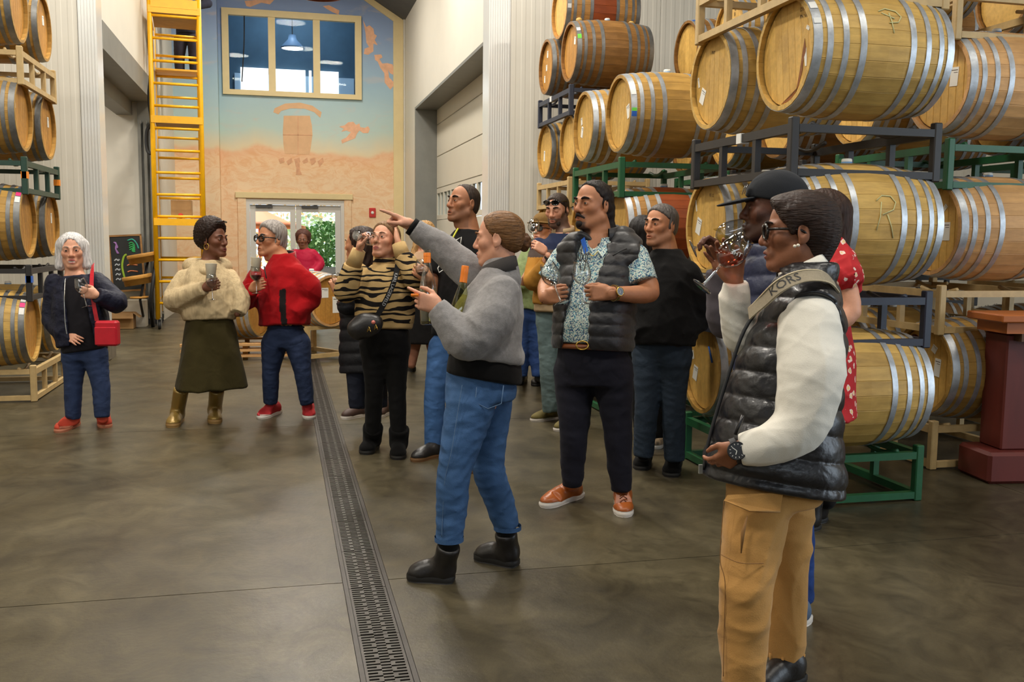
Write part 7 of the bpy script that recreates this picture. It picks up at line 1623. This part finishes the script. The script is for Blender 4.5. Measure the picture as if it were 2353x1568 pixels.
# ---- man in the red fleece
F = Fig(7.95, 24, 'grey-haired man in red fleece and dark glasses holding a cup-topped wine glass'); p = F.p
F.start(onfloor(660, 962)); pel, nk = p(655, 762), p(650, 592); trunk(F, pel, nk)
HM = head(F, p(622, 550), 44, 2, 0, 'm', 'tan', .275, neck=p(648, 606, .02), brow=(70, 64, 60), h=.0052, neck_r=.068, jaw=1.1, wide=1.05)
sa, sb = p(592, 634, .08), p(684, 630, -.08); ea, wa = p(562, 690, -.0), p(578, 664, -.22); eb, wb = p(712, 690, -.05), p(676, 724, -.16)
arm(F, sa, ea, wa); arm(F, sb, eb, wb)
hand(F, wa, norm(p(598, 655, -.27)-wa), dirv(-170), UP, 'grip', 1.1, h=.0052); hand(F, wb, norm(p(662, 740, -.14)-wb), dirv(150), dirv(60), 'relax', 1.1, h=.0055); finish_body(F); L = F.L; hs = F.hs
hair(F, scalp(F, .014, .05, .03, -.085, top_extra=.01)+[ell(L(0, -.07, -.03), np.array([.064, .045, .07])*hs, HM, .03)], hair_mat('grey_swept_hair', (150, 142, 136)), .0055, amp=.002)
specs(F, mat('black_frame', srgb(22, 20, 20), .3), M_LENS, F.body, th=.006)
M_RED = cloth('red_fleece', (160, 12, 20), .95, 260, .3, .3); M_REDJ = mat('red_fleece_jacket', (1, 1, 1), .95, spec=.2, attr='tint', bump=(260, .3), sheen=.05, folds=(9, .5))
def rc(V):
    q = (V-F.o) @ F.M.T; pan = (q[:, 0] < -.085) & (q[:, 0] > -.135) & (q[:, 1] > .02) & (q[:, 2] < .34); return np.where(pan[:, None], np.array(srgb(26, 22, 22)), np.array(srgb(160, 12, 20)))
st = [(.05, .215, .17, .165), (.2, .225, .185, .165), (.35, .22, .175, .16), (.48, .2, .145, .14), (.57, .14, .105, .115), (.64, .09, .085, .09)]
jk = top(F, 'fleece_jacket', M_REDJ, st, [([sa, ea, wa], [.09, .086, .055]), ([sb, p(712, 660, -.08), eb, wb], [.098, .092, .085, .058])], .009, wrinkle(.006, 22, 13), cols=rc)
collar(F, 'collar', M_RED, p(650, 600, .02), UP, .105, .10, .07, .01, jk, gap=.45); collar(F, 'collar_lining', M_BLACK, p(650, 600, .02), UP, .097, .092, .066, .006, jk, gap=.5)
F.mb('zip', MB().tube([p(607, 612, -.17), p(612, 640, -.225)], .005, 5), M_BLK, jk)
pants(F, denim('dark_blue_denim', (36, 48, 76)), [p(630, 790, .02), p(684, 790, -.02)], [p(622, 855, .0), p(696, 855, -.03)], [p(622, 928, .05), p(706, 930, .0)], (.108, .07, .056), pel, .16, h=.011)
feet(F, [((640, 948), (590, 966), p(622, 930, .05)), ((708, 948), (712, 970), p(706, 932, .0))], 'sneaker', mat('red_suede', srgb(172, 30, 36), .8), M_SOLEW, .11, laces=M_LABEL)
M_CUP = mat('ivory_paper_cup', srgb(248, 238, 214), .8)
def cupglass(label, foot, rim, cup0, cup1, r0, r1, wine=None):
    t = tulip(F, label, foot, rim, wine=wine, level=.35); a, b_ = np.asarray(cup0), np.asarray(cup1); up = norm(b_-a); x = norm(np.cross(up, [.1, 1, 0])); H = float(np.linalg.norm(b_-a)); o = np.array(t.location)
    MB().lathe([(.0001, 0), (r0, 0), (r1, H), (r1+.002, H+.002), (r1-.003, H), (r0-.003, .004)], 24, axes_matrix(a-o, x, np.cross(up, x), up)).build('paper_cup', M_CUP, t)
cupglass('red wine glass with an ivory paper cup in its mouth, at the red fleece', p(590, 675, -.30), p(587, 612, -.30), p(587, 624, -.30), p(589, 593, -.30), .033, .042, M_WRED)
# ---- woman in the cream hooded sweater
F = Fig(7.7, -34, 'woman with afro in cream knit hoodie, olive culottes and gold boots'); p = F.p
F.start(onfloor(450, 975)); pel, nk = p(482, 748), p(476, 600); trunk(F, pel, nk)
HM = head(F, p(492, 552), -66, 2, 0, 'f', 'brown', .262, neck=p(480, 612, .02), brow=(26, 18, 14), lips=(116, 56, 50), h=.005, neck_r=.056)
sa, sb = p(424, 640, -.02), p(528, 640, .05); ea, wa = p(404, 690, -.1), p(470, 662, -.28); eb, wb = p(552, 690, .0), p(545, 722, -.06)
arm(F, sa, ea, wa); arm(F, sb, eb, wb); hand(F, wa, norm(p(500, 654, -.30)-wa), dirv(170), UP, 'grip', 1.05, h=.005); finish_body(F); L = F.L; hs = F.hs
hair(F, [ell(L(0, -.03, .075), np.array([.105, .115, .10])*hs, HM), ell(L(0, -.06, .02), np.array([.10, .09, .09])*hs, HM, .03), half(L(0, .05, .06), norm(HM[1]-HM[2]*.5), 's', .02), S(_face_cut(F, .01), [-1e9]*3, [1e9]*3, .012, 's')], hair_mat('afro_hair', (40, 26, 20)), .006, disp=curls_disp(.007, 160))
F.mb('hoop_earring', MB().tube([L(.082, .0, -.045)+HM[1]*.024*math.cos(a)+UP*.024*math.sin(a) for a in np.linspace(0, 2*math.pi, 17)[:-1]], .003, 5, True).tube([L(-.082, .0, -.045)+HM[1]*.024*math.cos(a)+UP*.024*math.sin(a) for a in np.linspace(0, 2*math.pi, 17)[:-1]], .003, 5, True), M_GOLD, F.body)
o = MB().tube([L(.05, .075, .125), L(.0, .09, .13), L(-.05, .075, .125)], .008, 6).build('sunglasses', M_DLENS); tag(o, 'sunglasses pushed up into the afro hair', 'sunglasses')
M_CRM = mat('cream_rib_knit', srgb(196, 174, 136), .95, spec=.1, noise=(60, .08, (1, 1, .1)), bump=(60, .9, (1, 1, .03)), sheen=.05, folds=(9, .5))
st = [(.04, .20, .16, .16), (.10, .225, .18, .175), (.2, .215, .18, .165), (.35, .205, .165, .155), (.45, .16, .12, .125), (.52, .09, .08, .09)]
hd = top(F, 'hooded_sweater', M_CRM, st, [([sa, ea, wa], [.092, .094, .056]), ([sb, eb, wb], [.09, .08, .06])], .009, wrinkle(.006, 22, 14))
F.mesh('hood', [cone(p(440, 612, .1), p(512, 612, .1), .07, .07, .03), cone(p(436, 612, .1), p(468, 624, -.13), .05, .035, .02), cone(p(520, 614, .08), p(478, 626, -.12), .05, .035, .02), cone(p(478, 600, -.02), p(480, 580, -.02), .062, .07, .01, 's')], .008, M_CRM)
M_OLV = cloth('olive_wool', (56, 49, 24), .95, 300, .2)
M = F.M; zz_ = lambda y: (748-y)*F.m
F.mesh('culottes', [loft(pel, np.array([M[0], M[1], UP]), [(zz_(730)+.05, .165, .13, .13), (zz_(760), .2, .15, .15), (zz_(830), .245, .16, .17), (zz_(893), .285, .17, .19)], n=2.6, k=.01), cone(p(492, 800, -.2), p(484, 900, -.2), .012, .035, .02, 's')], .01, M_OLV, wrinkle(.006, 14, 15, (1, 1, .15)))
kl = [p(412, 860, -.05), p(496, 860, .03)]; al = [p(405, 955, -.1), p(492, 950, .05)]
for a, b_ in zip(kl, al): limb(F, [a, b_], [.05, .04])
M_GLD = mat('gold_leather_boot', srgb(150, 122, 62), .3, metal=.35, spec=.6, bump=(50, .25))
feet(F, [((412, 966), (388, 990), p(416, 898, -.08)), ((494, 958), (494, 976), p(498, 898, .05))], 'boot', M_GLD, mat('tan_sole', srgb(150, 116, 66), .6), .115, .25, shaft_r=.06, nm='combat_boot', sole_h=.035)
cupglass('wine glass with an ivory paper cup in its mouth, at the cream hoodie', p(489, 690, -.33), p(485, 628, -.33), p(485, 640, -.33), p(485, 607, -.33), .032, .044)
# ---- silver-haired woman
F = Fig(7.4, -14, 'smiling silver-haired woman in navy bomber jacket with red crossbody bag'); p = F.p
F.start(onfloor(195, 985)); pel, nk = p(193, 788), p(172, 628); trunk(F, pel, nk)
HM = head(F, p(166, 577), -20, 0, 2, 'f', 'fair', .262, neck=p(172, 640, .02), brow=(150, 136, 124), lips=(176, 92, 88), h=.005, neck_r=.056, mouth_open=.006, teeth=True)
sa, sb = p(126, 650, .0), p(222, 646, -.0); ea, wa = p(122, 735, .02), p(150, 768, -.12); eb, wb = p(266, 694, -.08), p(222, 678, -.24)
arm(F, sa, ea, wa); arm(F, sb, eb, wb); hand(F, wa, norm(p(176, 782, -.16)-wa), dirv(170, -20), dirv(-90, 50), 'flat', 1.0, h=.005); hand(F, wb, norm(p(190, 672, -.27)-wb), dirv(180), UP, 'grip', 1.05, h=.005); finish_body(F); L = F.L; hs = F.hs
hair(F, [ell(L(0, -.02, .04), np.array([.092, .105, .09])*hs, HM), cone(L(.062, -.03, .03), L(.082, -.012, -.098), .045*hs, .036*hs, .03), cone(L(-.062, -.03, .03), L(-.082, -.012, -.098), .045*hs, .036*hs, .03), cone(L(0, -.06, .0), L(0, -.065, -.1), .075*hs, .055*hs, .03),
         ell(L(0, .105, -.018), np.array([.060, .10, .108])*hs, HM, .014, 's')], hair_mat('silver_hair', (206, 202, 200), (1, 1, .12)), .0055, amp=.0025)
M_BOM = mat('navy_bomber', srgb(22, 24, 42), .6, spec=.25, noise=(30, .2), bump=(60, .4), folds=(10, .7)); M_TEE = cloth('charcoal_tee', (26, 24, 28))
st = [(-.07, .165, .135, .13), (.1, .165, .14, .13), (.3, .165, .14, .13), (.45, .15, .11, .11), (.52, .09, .07, .08)]
top(F, 't_shirt', M_TEE, st, [], .009)
st = [(-.02, .195, .16, .165), (.1, .205, .165, .165), (.3, .195, .165, .155), (.44, .17, .125, .13), (.52, .10, .09, .10)]
M = F.M
jk = top(F, 'bomber_jacket', M_BOM, st, [([sa, ea, wa], [.088, .08, .056]), ([sb, eb, wb], [.088, .086, .054])], .008, wrinkle(.006, 30, 16), cuts=[loft(F.o+M[1]*.2, M, [(-.2, .10, .2, .16, -.02), (.2, .075, .2, .15, -.01), (.5, .075, .2, .12, .0), (.6, .09, .2, .11, .0)], n=6, k=.01, op='s')])
F.mb('zip', MB().tube(smooth([p(150, 640, -.13), p(148, 690, -.172), p(150, 740, -.17), p(154, 770, -.165)]), .005, 5), M_STEELW, jk)
pants(F, denim('mid_indigo_denim', (44, 58, 90)), [p(172, 815, .0), p(218, 815, .0)], [p(168, 888, .0), p(232, 888, .0)], [p(168, 962, .04), p(235, 960, .0)], (.095, .066, .054), pel, .16, (.12, .125), h=.011)
M_CORAL = mat('coral_canvas', srgb(186, 64, 40), .8)
feet(F, [((176, 976), (126, 998), p(170, 966, .04)), ((236, 968), (246, 992), p(236, 962, .0))], 'shoe', M_CORAL, mat('coral_sole', srgb(190, 120, 90), .7), .108)
M_REDB = mat('red_leather', srgb(190, 22, 40), .45, noise=(20, .08)); bg = p(247, 766, -.2)
bagM = axes_matrix(bg, CR, -FH*-1, UP); b = F.mb('crossbody_bag', MB().box((-.082, -.04, -.095), (.085, .04, .095), bagM, .015), M_REDB)
F.mb('bag_flap', MB().box((-.078, -.05, -.085), (.080, -.04, .05), bagM, .01), M_REDB, b)
ribbon(F, 'bag_strap', M_REDB, [p(214, 608, .0), p(212, 626, -.13), p(211, 660, -.2), p(216, 700, -.2), p(223, 738, -.2)], .030, -FH, b)
tulip(F, 'empty tulip glass tilted in the silver-haired woman\'s hand', p(200, 706, -.30), p(182, 640, -.30))
# ---- bearded man with sunglasses on his brow
F = Fig(7.85, 26, 'bearded man with sunglasses on his brow, navy and mustard sweater'); p = F.p
F.start(onfloor(1255, 975)); pel, nk = p(1280, 712), p(1294, 528); trunk(F, pel, nk)
HM = head(F, p(1280, 483), 28, -10, 0, 'm', 'fair', .262, neck=p(1296, 542, .02), beard=((52, 38, 30), 'full', .85), brow=(60, 44, 34), h=.005, neck_r=.062, lid=1.0)
sa, sb = p(1238, 566, .06), p(1340, 566, -.06); ea, wa = p(1226, 645, -.1), p(1260, 588, -.26); eb, wb = p(1350, 660, 0), p(1330, 700, -.1)
arm(F, sa, ea, wa); arm(F, sb, eb, wb); hand(F, p(1254, 580, -.26), norm(p(1216, 552, -.28)-p(1254, 580, -.26)), dirv(170, -20), UP+dirv(-90), 'cup', 1.05, h=.005); finish_body(F); L = F.L; hs = F.hs
hair(F, scalp(F, .008, .05, .02, -.06), hair_mat('short_brown_hair', (54, 42, 34)), .0055)
F.mesh('beard', [ell(L(0, .052, -.098), np.array([.045, .034, .026])*hs, HM, .02), cone(L(.055, .02, -.05), L(.03, .06, -.09), .014, .018, .02), cone(L(-.055, .02, -.05), L(-.03, .06, -.09), .014, .018, .02)], .0055, MATS['short_brown_hair'])
o = specs(F, M_DLENS, M_DLENS, F.body, dz=.062, dy=.004, name='sunglasses', wrap=True, th=.005, hh=.022)
def band():
    m = mat('colour_block_sweater', (1, 1, 1), .9, spec=.2, attr='tint', bump=(260, .3)); return m
cl = [np.array(srgb(34, 42, 68)), np.array(srgb(78, 66, 60)), np.array(srgb(176, 124, 50))]; y1, y2 = float(p(1280, 574)[2]), float(p(1280, 592)[2])
def cf(V): return np.where(V[:, 2:3] > y1, cl[0], np.where(V[:, 2:3] > y2, cl[1], cl[2]))
st = [(.03, .205, .17, .16), (.2, .21, .175, .16), (.4, .205, .16, .155), (.53, .18, .125, .13), (.62, .1, .085, .09)]
top(F, 'sweater', band(), st, [([sa, ea, p(1256, 604, -.24)], [.088, .082, .056]), ([sb, eb, wb], [.088, .08, .056])], .009, wrinkle(.005, 24, 17), cols=cf)
F.mesh('shirt_tail', [loft(F.o, F.M, [(-.03, .19, .155, .15), (.08, .195, .16, .15)], k=.01)], .01, cloth('tan_shirt', (176, 150, 116)))
collar(F, 'shirt_collar', MATS['tan_shirt'], p(1294, 536, .02), UP, .09, .085, .05, .008, None, gap=.35)
watch(F, p(1262, 592, -.25), ea-wa, dirv(-10, 10), M_BLK, M_DIALK, M_BLK, .038, .022)
pants(F, denim('faded_teal_denim', (98, 116, 116)), [p(1264, 745, .03), p(1312, 745, -.03)], [p(1262, 840, .0), p(1314, 845, -.05)], [p(1266, 946, .05), p(1318, 955, .0)], (.11, .08, .068), pel, .185, h=.011)
M_OLVS = mat('olive_canvas', srgb(104, 92, 44), .8)
feet(F, [((1290, 960), (1206, 972), p(1268, 944, .05)), ((1330, 978), (1270, 994), p(1318, 956, .0))], 'sneaker', M_OLVS, M_SOLEW, .105, laces=mat('olive_lace', srgb(80, 70, 34), .8))
# ---- man in the felt hat
F = Fig(9.3, 30, 'man in brown felt hat and green shirt behind the bearded man'); p = F.p
F.start(onfloor(1205, 884)); pel, nk = p(1215, 705), p(1238, 565); trunk(F, pel, nk)
HM = head(F, p(1246, 528), 34, 4, 0, 'm', 'fair', .262, neck=p(1240, 578, .02), h=.007)
sa, sb = p(1212, 588, .0), p(1272, 588, 0); ea, wa = p(1198, 660, -.08), p(1206, 636, -.30); arm(F, sa, ea, wa); hand(F, wa, norm(p(1230, 625, -.34)-wa), dirv(-170), UP, 'grip', 1.1, h=.0062); finish_body(F); L = F.L; hs = F.hs
M_FELT = cloth('brown_felt', (124, 96, 56), .95)
hat = F.mesh('felt_hat', [ell(L(0, -.01, .075), np.array([.088, .10, .075])*hs, HM), half(L(0, 0, .05), -HM[2], 's', .005), ell(L(0, -.005, .052), np.array([.135, .15, .01])*hs, HM, .01)], .007, M_FELT)
specs(F, M_BLK, M_DLENS, F.body, th=.005)
M_GRN = mat('green_check_shirt', srgb(132, 148, 98), .85, noise=(40, .18), bump=(200, .2), folds=(9, .5))
top(F, 'shirt', M_GRN, [(-.03, .19, .15, .15), (.2, .2, .155, .15), (.42, .195, .14, .14), (.52, .15, .11, .11), (.58, .09, .08, .08)], [([sa, ea, p(1202, 648, -.2)], [.085, .075, .055]), ([sb, p(1286, 650, 0)], [.085, .075])], .011, wrinkle(.005, 22, 18))
pants(F, denim('royal_blue_denim', (44, 70, 122)), [p(1200, 725, .0), p(1234, 725, .0)], [p(1198, 795, .0), p(1236, 795, .0)], [p(1196, 866, .03), p(1238, 866, .0)], (.11, .085, .066), pel, .18, h=.013)
feet(F, [((1204, 876), (1186, 888), p(1197, 868, .03)), ((1240, 878), (1228, 890), p(1238, 868, .0))], 'shoe', M_LEATHK, M_SOLEK, .11)
tulip(F, 'tulip glass of red wine held by the man in felt hat', p(1230, 645, -.40), p(1224, 578, -.40), wine=M_WRED, level=.42)
tulip(F, 'tulip glass raised beside the felt hat, partly behind the bun', p(1222, 556, -.5), p(1228, 508, -.34))
# ---- woman with dark hair behind the black sweater
F = Fig(6.75, 160, 'woman with straight black hair behind the black sweater man'); p = F.p
F.start(onfloor(1495, 1036)); pel, nk = p(1490, 800), p(1478, 598); trunk(F, pel, nk)
HM = head(F, p(1474, 540), 150, 0, 0, 'f', 'fair', .25, neck=p(1478, 612), h=.007, eyes=False); finish_body(F, hc=.014); L = F.L; hs = F.hs
hair(F, [ell(L(0, -.015, .04), np.array([.09, .105, .09])*hs, HM), cone(L(0, -.05, .02), L(0, -.065, -.13), .088*hs, .07*hs, .03), half(L(0, .055, .03), HM[1], 's', .02)], hair_mat('black_straight_hair', (26, 22, 22), (1, 1, .1)), .007, amp=.002)
top(F, 'jacket', M_BLACK, [(-.02, .19, .15, .15), (.3, .19, .15, .14), (.5, .16, .11, .11), (.58, .09, .08, .08)], [([p(1446, 640), p(1446, 740)], [.08, .07]), ([p(1512, 640), p(1520, 740)], [.08, .07])], .012)
pants(F, M_BLACK, [p(1474, 830, 0), p(1510, 830, 0)], [p(1476, 930, 0), p(1510, 930, 0)], [p(1480, 1010, 0), p(1512, 1006, 0)], (.1, .08, .06), pel, .16, name='trousers', h=.014)
M_PAT = mat('patterned_shoe', srgb(150, 128, 100), .8, noise=(26, .6)); feet(F, [((1516, 1012), (1500, 1042), None), ((1482, 1014), (1466, 1040), None)], 'sneaker', M_PAT, M_SOLEW, .105)
# ---- blonde woman in the black coat
F = Fig(9.9, 10, 'woman with long blond hair in black coat and heeled boots behind the tiger sweater'); p = F.p
F.start(onfloor(972, 850)); pel, nk = p(972, 712), p(975, 578); trunk(F, pel, nk)
HM = head(F, p(975, 538), 24, 4, 0, 'f', 'fair', .255, neck=p(975, 590), h=.007); sa, sb = p(945, 605), p(1005, 605); ea, wa = p(952, 660, -.1), p(985, 622, -.25); arm(F, sa, ea, wa); hand(F, wa, norm(p(990, 606, -.25)-wa), dirv(150), UP, 'grip', 1, h=.007); finish_body(F); L = F.L; hs = F.hs
hair(F, [ell(L(0, -.015, .04), np.array([.092, .105, .09])*hs, HM), cone(L(.06, -.03, .02), L(.085, .02, -.2), .045*hs, .04*hs, .03), cone(L(-.06, -.03, .02), L(-.085, .02, -.2), .045*hs, .04*hs, .03), cone(L(0, -.06, 0), L(0, -.06, -.18), .075*hs, .06*hs, .03), ell(L(0, .1, -.04), np.array([.058, .1, .09])*hs, HM, .012, 's')], hair_mat('honey_blond_hair', (170, 132, 84), (1, 1, .12)), .007, amp=.003)
top(F, 'blouse', cloth('beige_blouse', (190, 156, 124)), [(.3, .17, .14, .13), (.45, .17, .13, .125), (.53, .14, .1, .1), (.6, .08, .07, .07)], [([sa, ea, wa], [.075, .065, .045]), ([sb, p(1012, 670, -.02)], [.075, .065])], .012)
top(F, 'coat', M_BLACK, [(-.36, .23, .18, .2), (-.1, .2, .17, .18), (.2, .185, .16, .155), (.4, .18, .15, .14)], [], .012)
for a, b_ in ((p(956, 795), p(946, 838)), (p(990, 795), p(1000, 838))): limb(F, [a, b_], [.05, .04]); F.mesh('stocking', [cone(a+UP*.05, b_, .06, .045)], .014, M_SKIN if 0 else cloth('nude_stocking', (150, 104, 84)))
feet(F, [((942, 846), (948, 856), p(946, 806)), ((1000, 843), (1012, 852), p(998, 806))], 'boot', M_LEATHK, M_SOLEK, .095, .2, nm='heeled_boot', sole_h=.05, shaft_r=.055)
tulip(F, 'tulip glass of red wine by the blond woman', p(988, 632, -.3), p(986, 588, -.3), wine=M_WRED, level=.25)
# ---- woman in the red floral dress
F = Fig(5.0, 104, 'long-haired woman in red floral dress behind the woman in ivory sleeves'); p = F.p
F.start(onfloor(1868, 1222)); pel, nk = p(1896, 815), p(1902, 572); trunk(F, pel, nk)
HM = head(F, p(1884, 500), 110, 2, 0, 'f', 'fair', .262, neck=p(1902, 590), h=.006); sn, so = p(1928, 606, -.15), p(1885, 610, .15); en, wn = p(1956, 716, -.2), p(1880, 770, -.22); arm(F, sn, en, wn, (.055, .048, .034)); hand(F, wn, norm(p(1850, 775, -.2)-wn), dirv(170), UP, 'relax', 1, h=.007); finish_body(F); L = F.L; hs = F.hs
hair(F, [ell(L(0, -.015, .045), np.array([.092, .108, .09])*hs, HM), cone(L(0, -.06, .02), L(0, -.085, -.22), .085*hs, .055*hs, .03), half(L(0, .055, .05), norm(HM[1]-HM[2]*.4), 's', .015), S(_face_cut(F, .02), [-1e9]*3, [1e9]*3, .01, 's')], hair_mat('chestnut_hair', (52, 34, 26), (1, 1, .12)), .006, amp=.0025)
sg = MB().tube([L(.095, .06, .115), L(.098, .0, .09), L(.09, -.04, .07)], .004, 6).tube([L(-.095, .06, .115), L(-.098, .0, .09), L(-.09, -.04, .07)], .004, 6)
for sx in (-1, 1): sg.lathe([(.0001, .003), (.028, 0), (.0001, -.002)], 16, axes_matrix(L(sx*.036, .075, .132), HM[0], norm(HM[2]-HM[1]), norm(HM[1]+HM[2])))
sg.tube([L(-.06, .08, .13), L(.06, .08, .13)], .004, 6); o = sg.build('sunglasses', mat('amber_tortoise', srgb(120, 84, 30), .25)); tag(o, 'amber sunglasses on the head of the floral dress woman', 'sunglasses')
def floral():
    m = bpy.data.materials.new('red_floral_print'); m.use_nodes = True; nt = m.node_tree; N = nt.nodes; b = N['Principled BSDF']; b.inputs['Roughness'].default_value = .8
    tc = N.new('ShaderNodeTexCoord'); v = N.new('ShaderNodeTexVoronoi'); v.inputs['Scale'].default_value = 21; nt.links.new(tc.outputs['Object'], v.inputs['Vector']); n = N.new('ShaderNodeTexNoise'); n.inputs['Scale'].default_value = 60; nt.links.new(tc.outputs['Object'], n.inputs['Vector'])
    a = N.new('ShaderNodeMath'); a.operation = 'MULTIPLY_ADD'; nt.links.new(n.outputs['Fac'], a.inputs[0]); a.inputs[1].default_value = .5; nt.links.new(v.outputs['Distance'], a.inputs[2]); r = N.new('ShaderNodeValToRGB'); r.color_ramp.interpolation = 'CONSTANT'; nt.links.new(a.outputs[0], r.inputs[0]); e = r.color_ramp.elements
    e[0].color = (*srgb(226, 190, 130), 1); e[1].position = .44; e[1].color = (*srgb(230, 205, 190), 1); x = e.new(.56); x.color = (*srgb(178, 18, 26), 1); nt.links.new(r.outputs[0], b.inputs['Base Color']); return m
M_FLO = floral(); M = F.M; fo = F.o; zq = lambda y: (815-y)*F.m
F.mesh('dress', [loft(pel, np.array([M[0], M[1], UP]), [(zq(955), .20, .16, .17), (zq(880), .19, .15, .155), (zq(815), .175, .145, .15), (zq(730), .145, .12, .12), (zq(640), .155, .125, .12), (zq(590), .12, .08, .10)], k=.02)], .008, M_FLO, wrinkle(.007, 24, 19, (1, 1, .2)))
F.mesh('ruffle_sleeve', [cone(p(1918, 568, -.12), p(1938, 630, -.17), .06, .10, .03), half(p(1946, 660, -.17), -UP+dirv(-90)*.3, 's', .01), cone(p(1950, 590, -.14), p(1966, 668, -.16), .035, .025, .02)], .007, M_FLO, wrinkle(.012, 40, 20, (1, 1, .3)))
for a, b_ in ((p(1872, 950, -.05), p(1868, 1160, .0)), (p(1912, 950, .08), p(1900, 1150, .1))): limb(F, [a, b_], [.06, .045]); F.mesh('stocking', [cone(a, b_, .068, .05)], .012, M_BLACK)
feet(F, [((1876, 1214), (1800, 1234), p(1866, 1145, .0)), ((1892, 1196), (1830, 1210), p(1896, 1130, .1))], 'boot', M_LEATHK, M_SOLEK, .1, .18, nm='ankle_boot', shaft_r=.058)
# ---- woman walking in from the doors
F = Fig(15.4, -6, 'woman in crimson blouse walking in from the glass doors'); p = F.p
F.start(onfloor(706, 754)); pel, nk = p(708, 645), p(700, 572); trunk(F, pel, nk)
HM = head(F, p(696, 552), -6, 0, 0, 'f', 'brown', .262, neck=p(700, 578), h=.009); sa, sb = p(681, 582), p(719, 582); ea, eb, wa, wb = p(672, 608, 0), p(736, 607, .0), p(684, 628, -.15), p(718, 630, -.15)
arm(F, sa, ea, wa); arm(F, sb, eb, wb); hand(F, wb, norm(p(712, 636, -.15)-wb), dirv(170), UP, 'relax', 1, h=.009); finish_body(F, hc=.016); L = F.L; hs = F.hs
hair(F, [ell(L(0, -.045, .065), np.array([.112, .105, .10])*hs, HM), ell(L(0, -.06, .0), np.array([.105, .085, .085])*hs, HM, .03), ell(L(0, .11, -.03), np.array([.07, .12, .10])*hs, HM, .02, 's')], hair_mat('auburn_curls', (76, 44, 34)), .01, disp=curls_disp(.008, 130))
M_CRI = cloth('crimson_satin', (164, 18, 52), .5); top(F, 'blouse', M_CRI, [(-.02, .18, .15, .15), (.2, .165, .14, .13), (.38, .17, .13, .13), (.46, .13, .1, .1), (.52, .07, .06, .07)], [([sa, ea, wa], [.085, .075, .05]), ([sb, eb, wb], [.085, .075, .05])], .014, wrinkle(.006, 22, 21))
pants(F, M_BLACK, [p(698, 655, 0), p(718, 655, 0)], [p(697, 700, 0), p(720, 700, 0)], [p(696, 742, .1), p(720, 742, -.1)], (.12, .1, .1), pel, .18, name='trousers', h=.018)
feet(F, [((696, 750), (694, 757), None), ((720, 752), (722, 760), None)], 'shoe', M_LEATHK, M_SOLEK, .1, h=.014)
# ---- worker standing on the scaffold
F = Fig(17.0, 12, 'worker in dark clothes standing on the yellow scaffold deck'); p = F.p
fz = 4.30; q0 = p(430, 184); F.root = empty('person', (float(q0[0]), float(q0[1]), fz)); tag(F.root, F.label, 'person'); F.inv = Matrix.Translation((-float(q0[0]), -float(q0[1]), -fz))
pel, nk = p(430, 74), p(432, 6); trunk(F, pel, nk); HM = head(F, p(434, -26), 10, -20, 0, 'm', 'tan', .26, neck=p(432, 0), h=.01, eyes=False); sa, sb = p(404, 8), p(460, 8); ea, wa, eb, wb = p(396, 20, -.1), p(414, 22, -.3), p(478, 8, -.1), p(446, 16, -.3); arm(F, sa, ea, wa); arm(F, sb, eb, wb)
hand(F, wa, norm(-UP+dirv(0)), dirv(180), dirv(-90), 'grip', 1, h=.01); hand(F, wb, norm(-UP+dirv(0)), dirv(180), dirv(90), 'grip', 1, h=.01); finish_body(F, hc=.016)
hair(F, scalp(F, .01, .05, .02, -.06), MATS['dark_brown_hair'], .01)
M_WRK = cloth('dark_work_cloth', (44, 42, 52)); top(F, 'work_jacket', cloth('navy_work_jacket', (34, 36, 48)), [(-.05, .19, .15, .15), (.2, .2, .15, .15), (.4, .19, .14, .14), (.5, .1, .08, .08)], [([sa, ea, wa], [.085, .075, .055]), ([sb, eb, wb], [.085, .075, .055])], .014)
pants(F, M_WRK, [p(415, 92, 0), p(446, 92, 0)], [p(412, 135, 0), p(446, 138, 0)], [p(414, 176, 0), p(448, 178, 0)], (.12, .09, .075), pel, .17, name='work_trousers', h=.016)
for hx, tx in ((417, 404), (449, 452)):
    a = p(hx, 178); q = [ell(np.array([a[0], a[1], fz+.05]), (.06, .06, .06)), cone(np.array([a[0], a[1]-.02, fz+.04]), np.array([a[0]+(tx-hx)*.006, a[1]-.15, fz+.035]), .05, .045), half(np.array([a[0], a[1], fz+.005]), -UP, 's', .004)]; F.mesh('work_boot', q, .012, M_LEATHK)
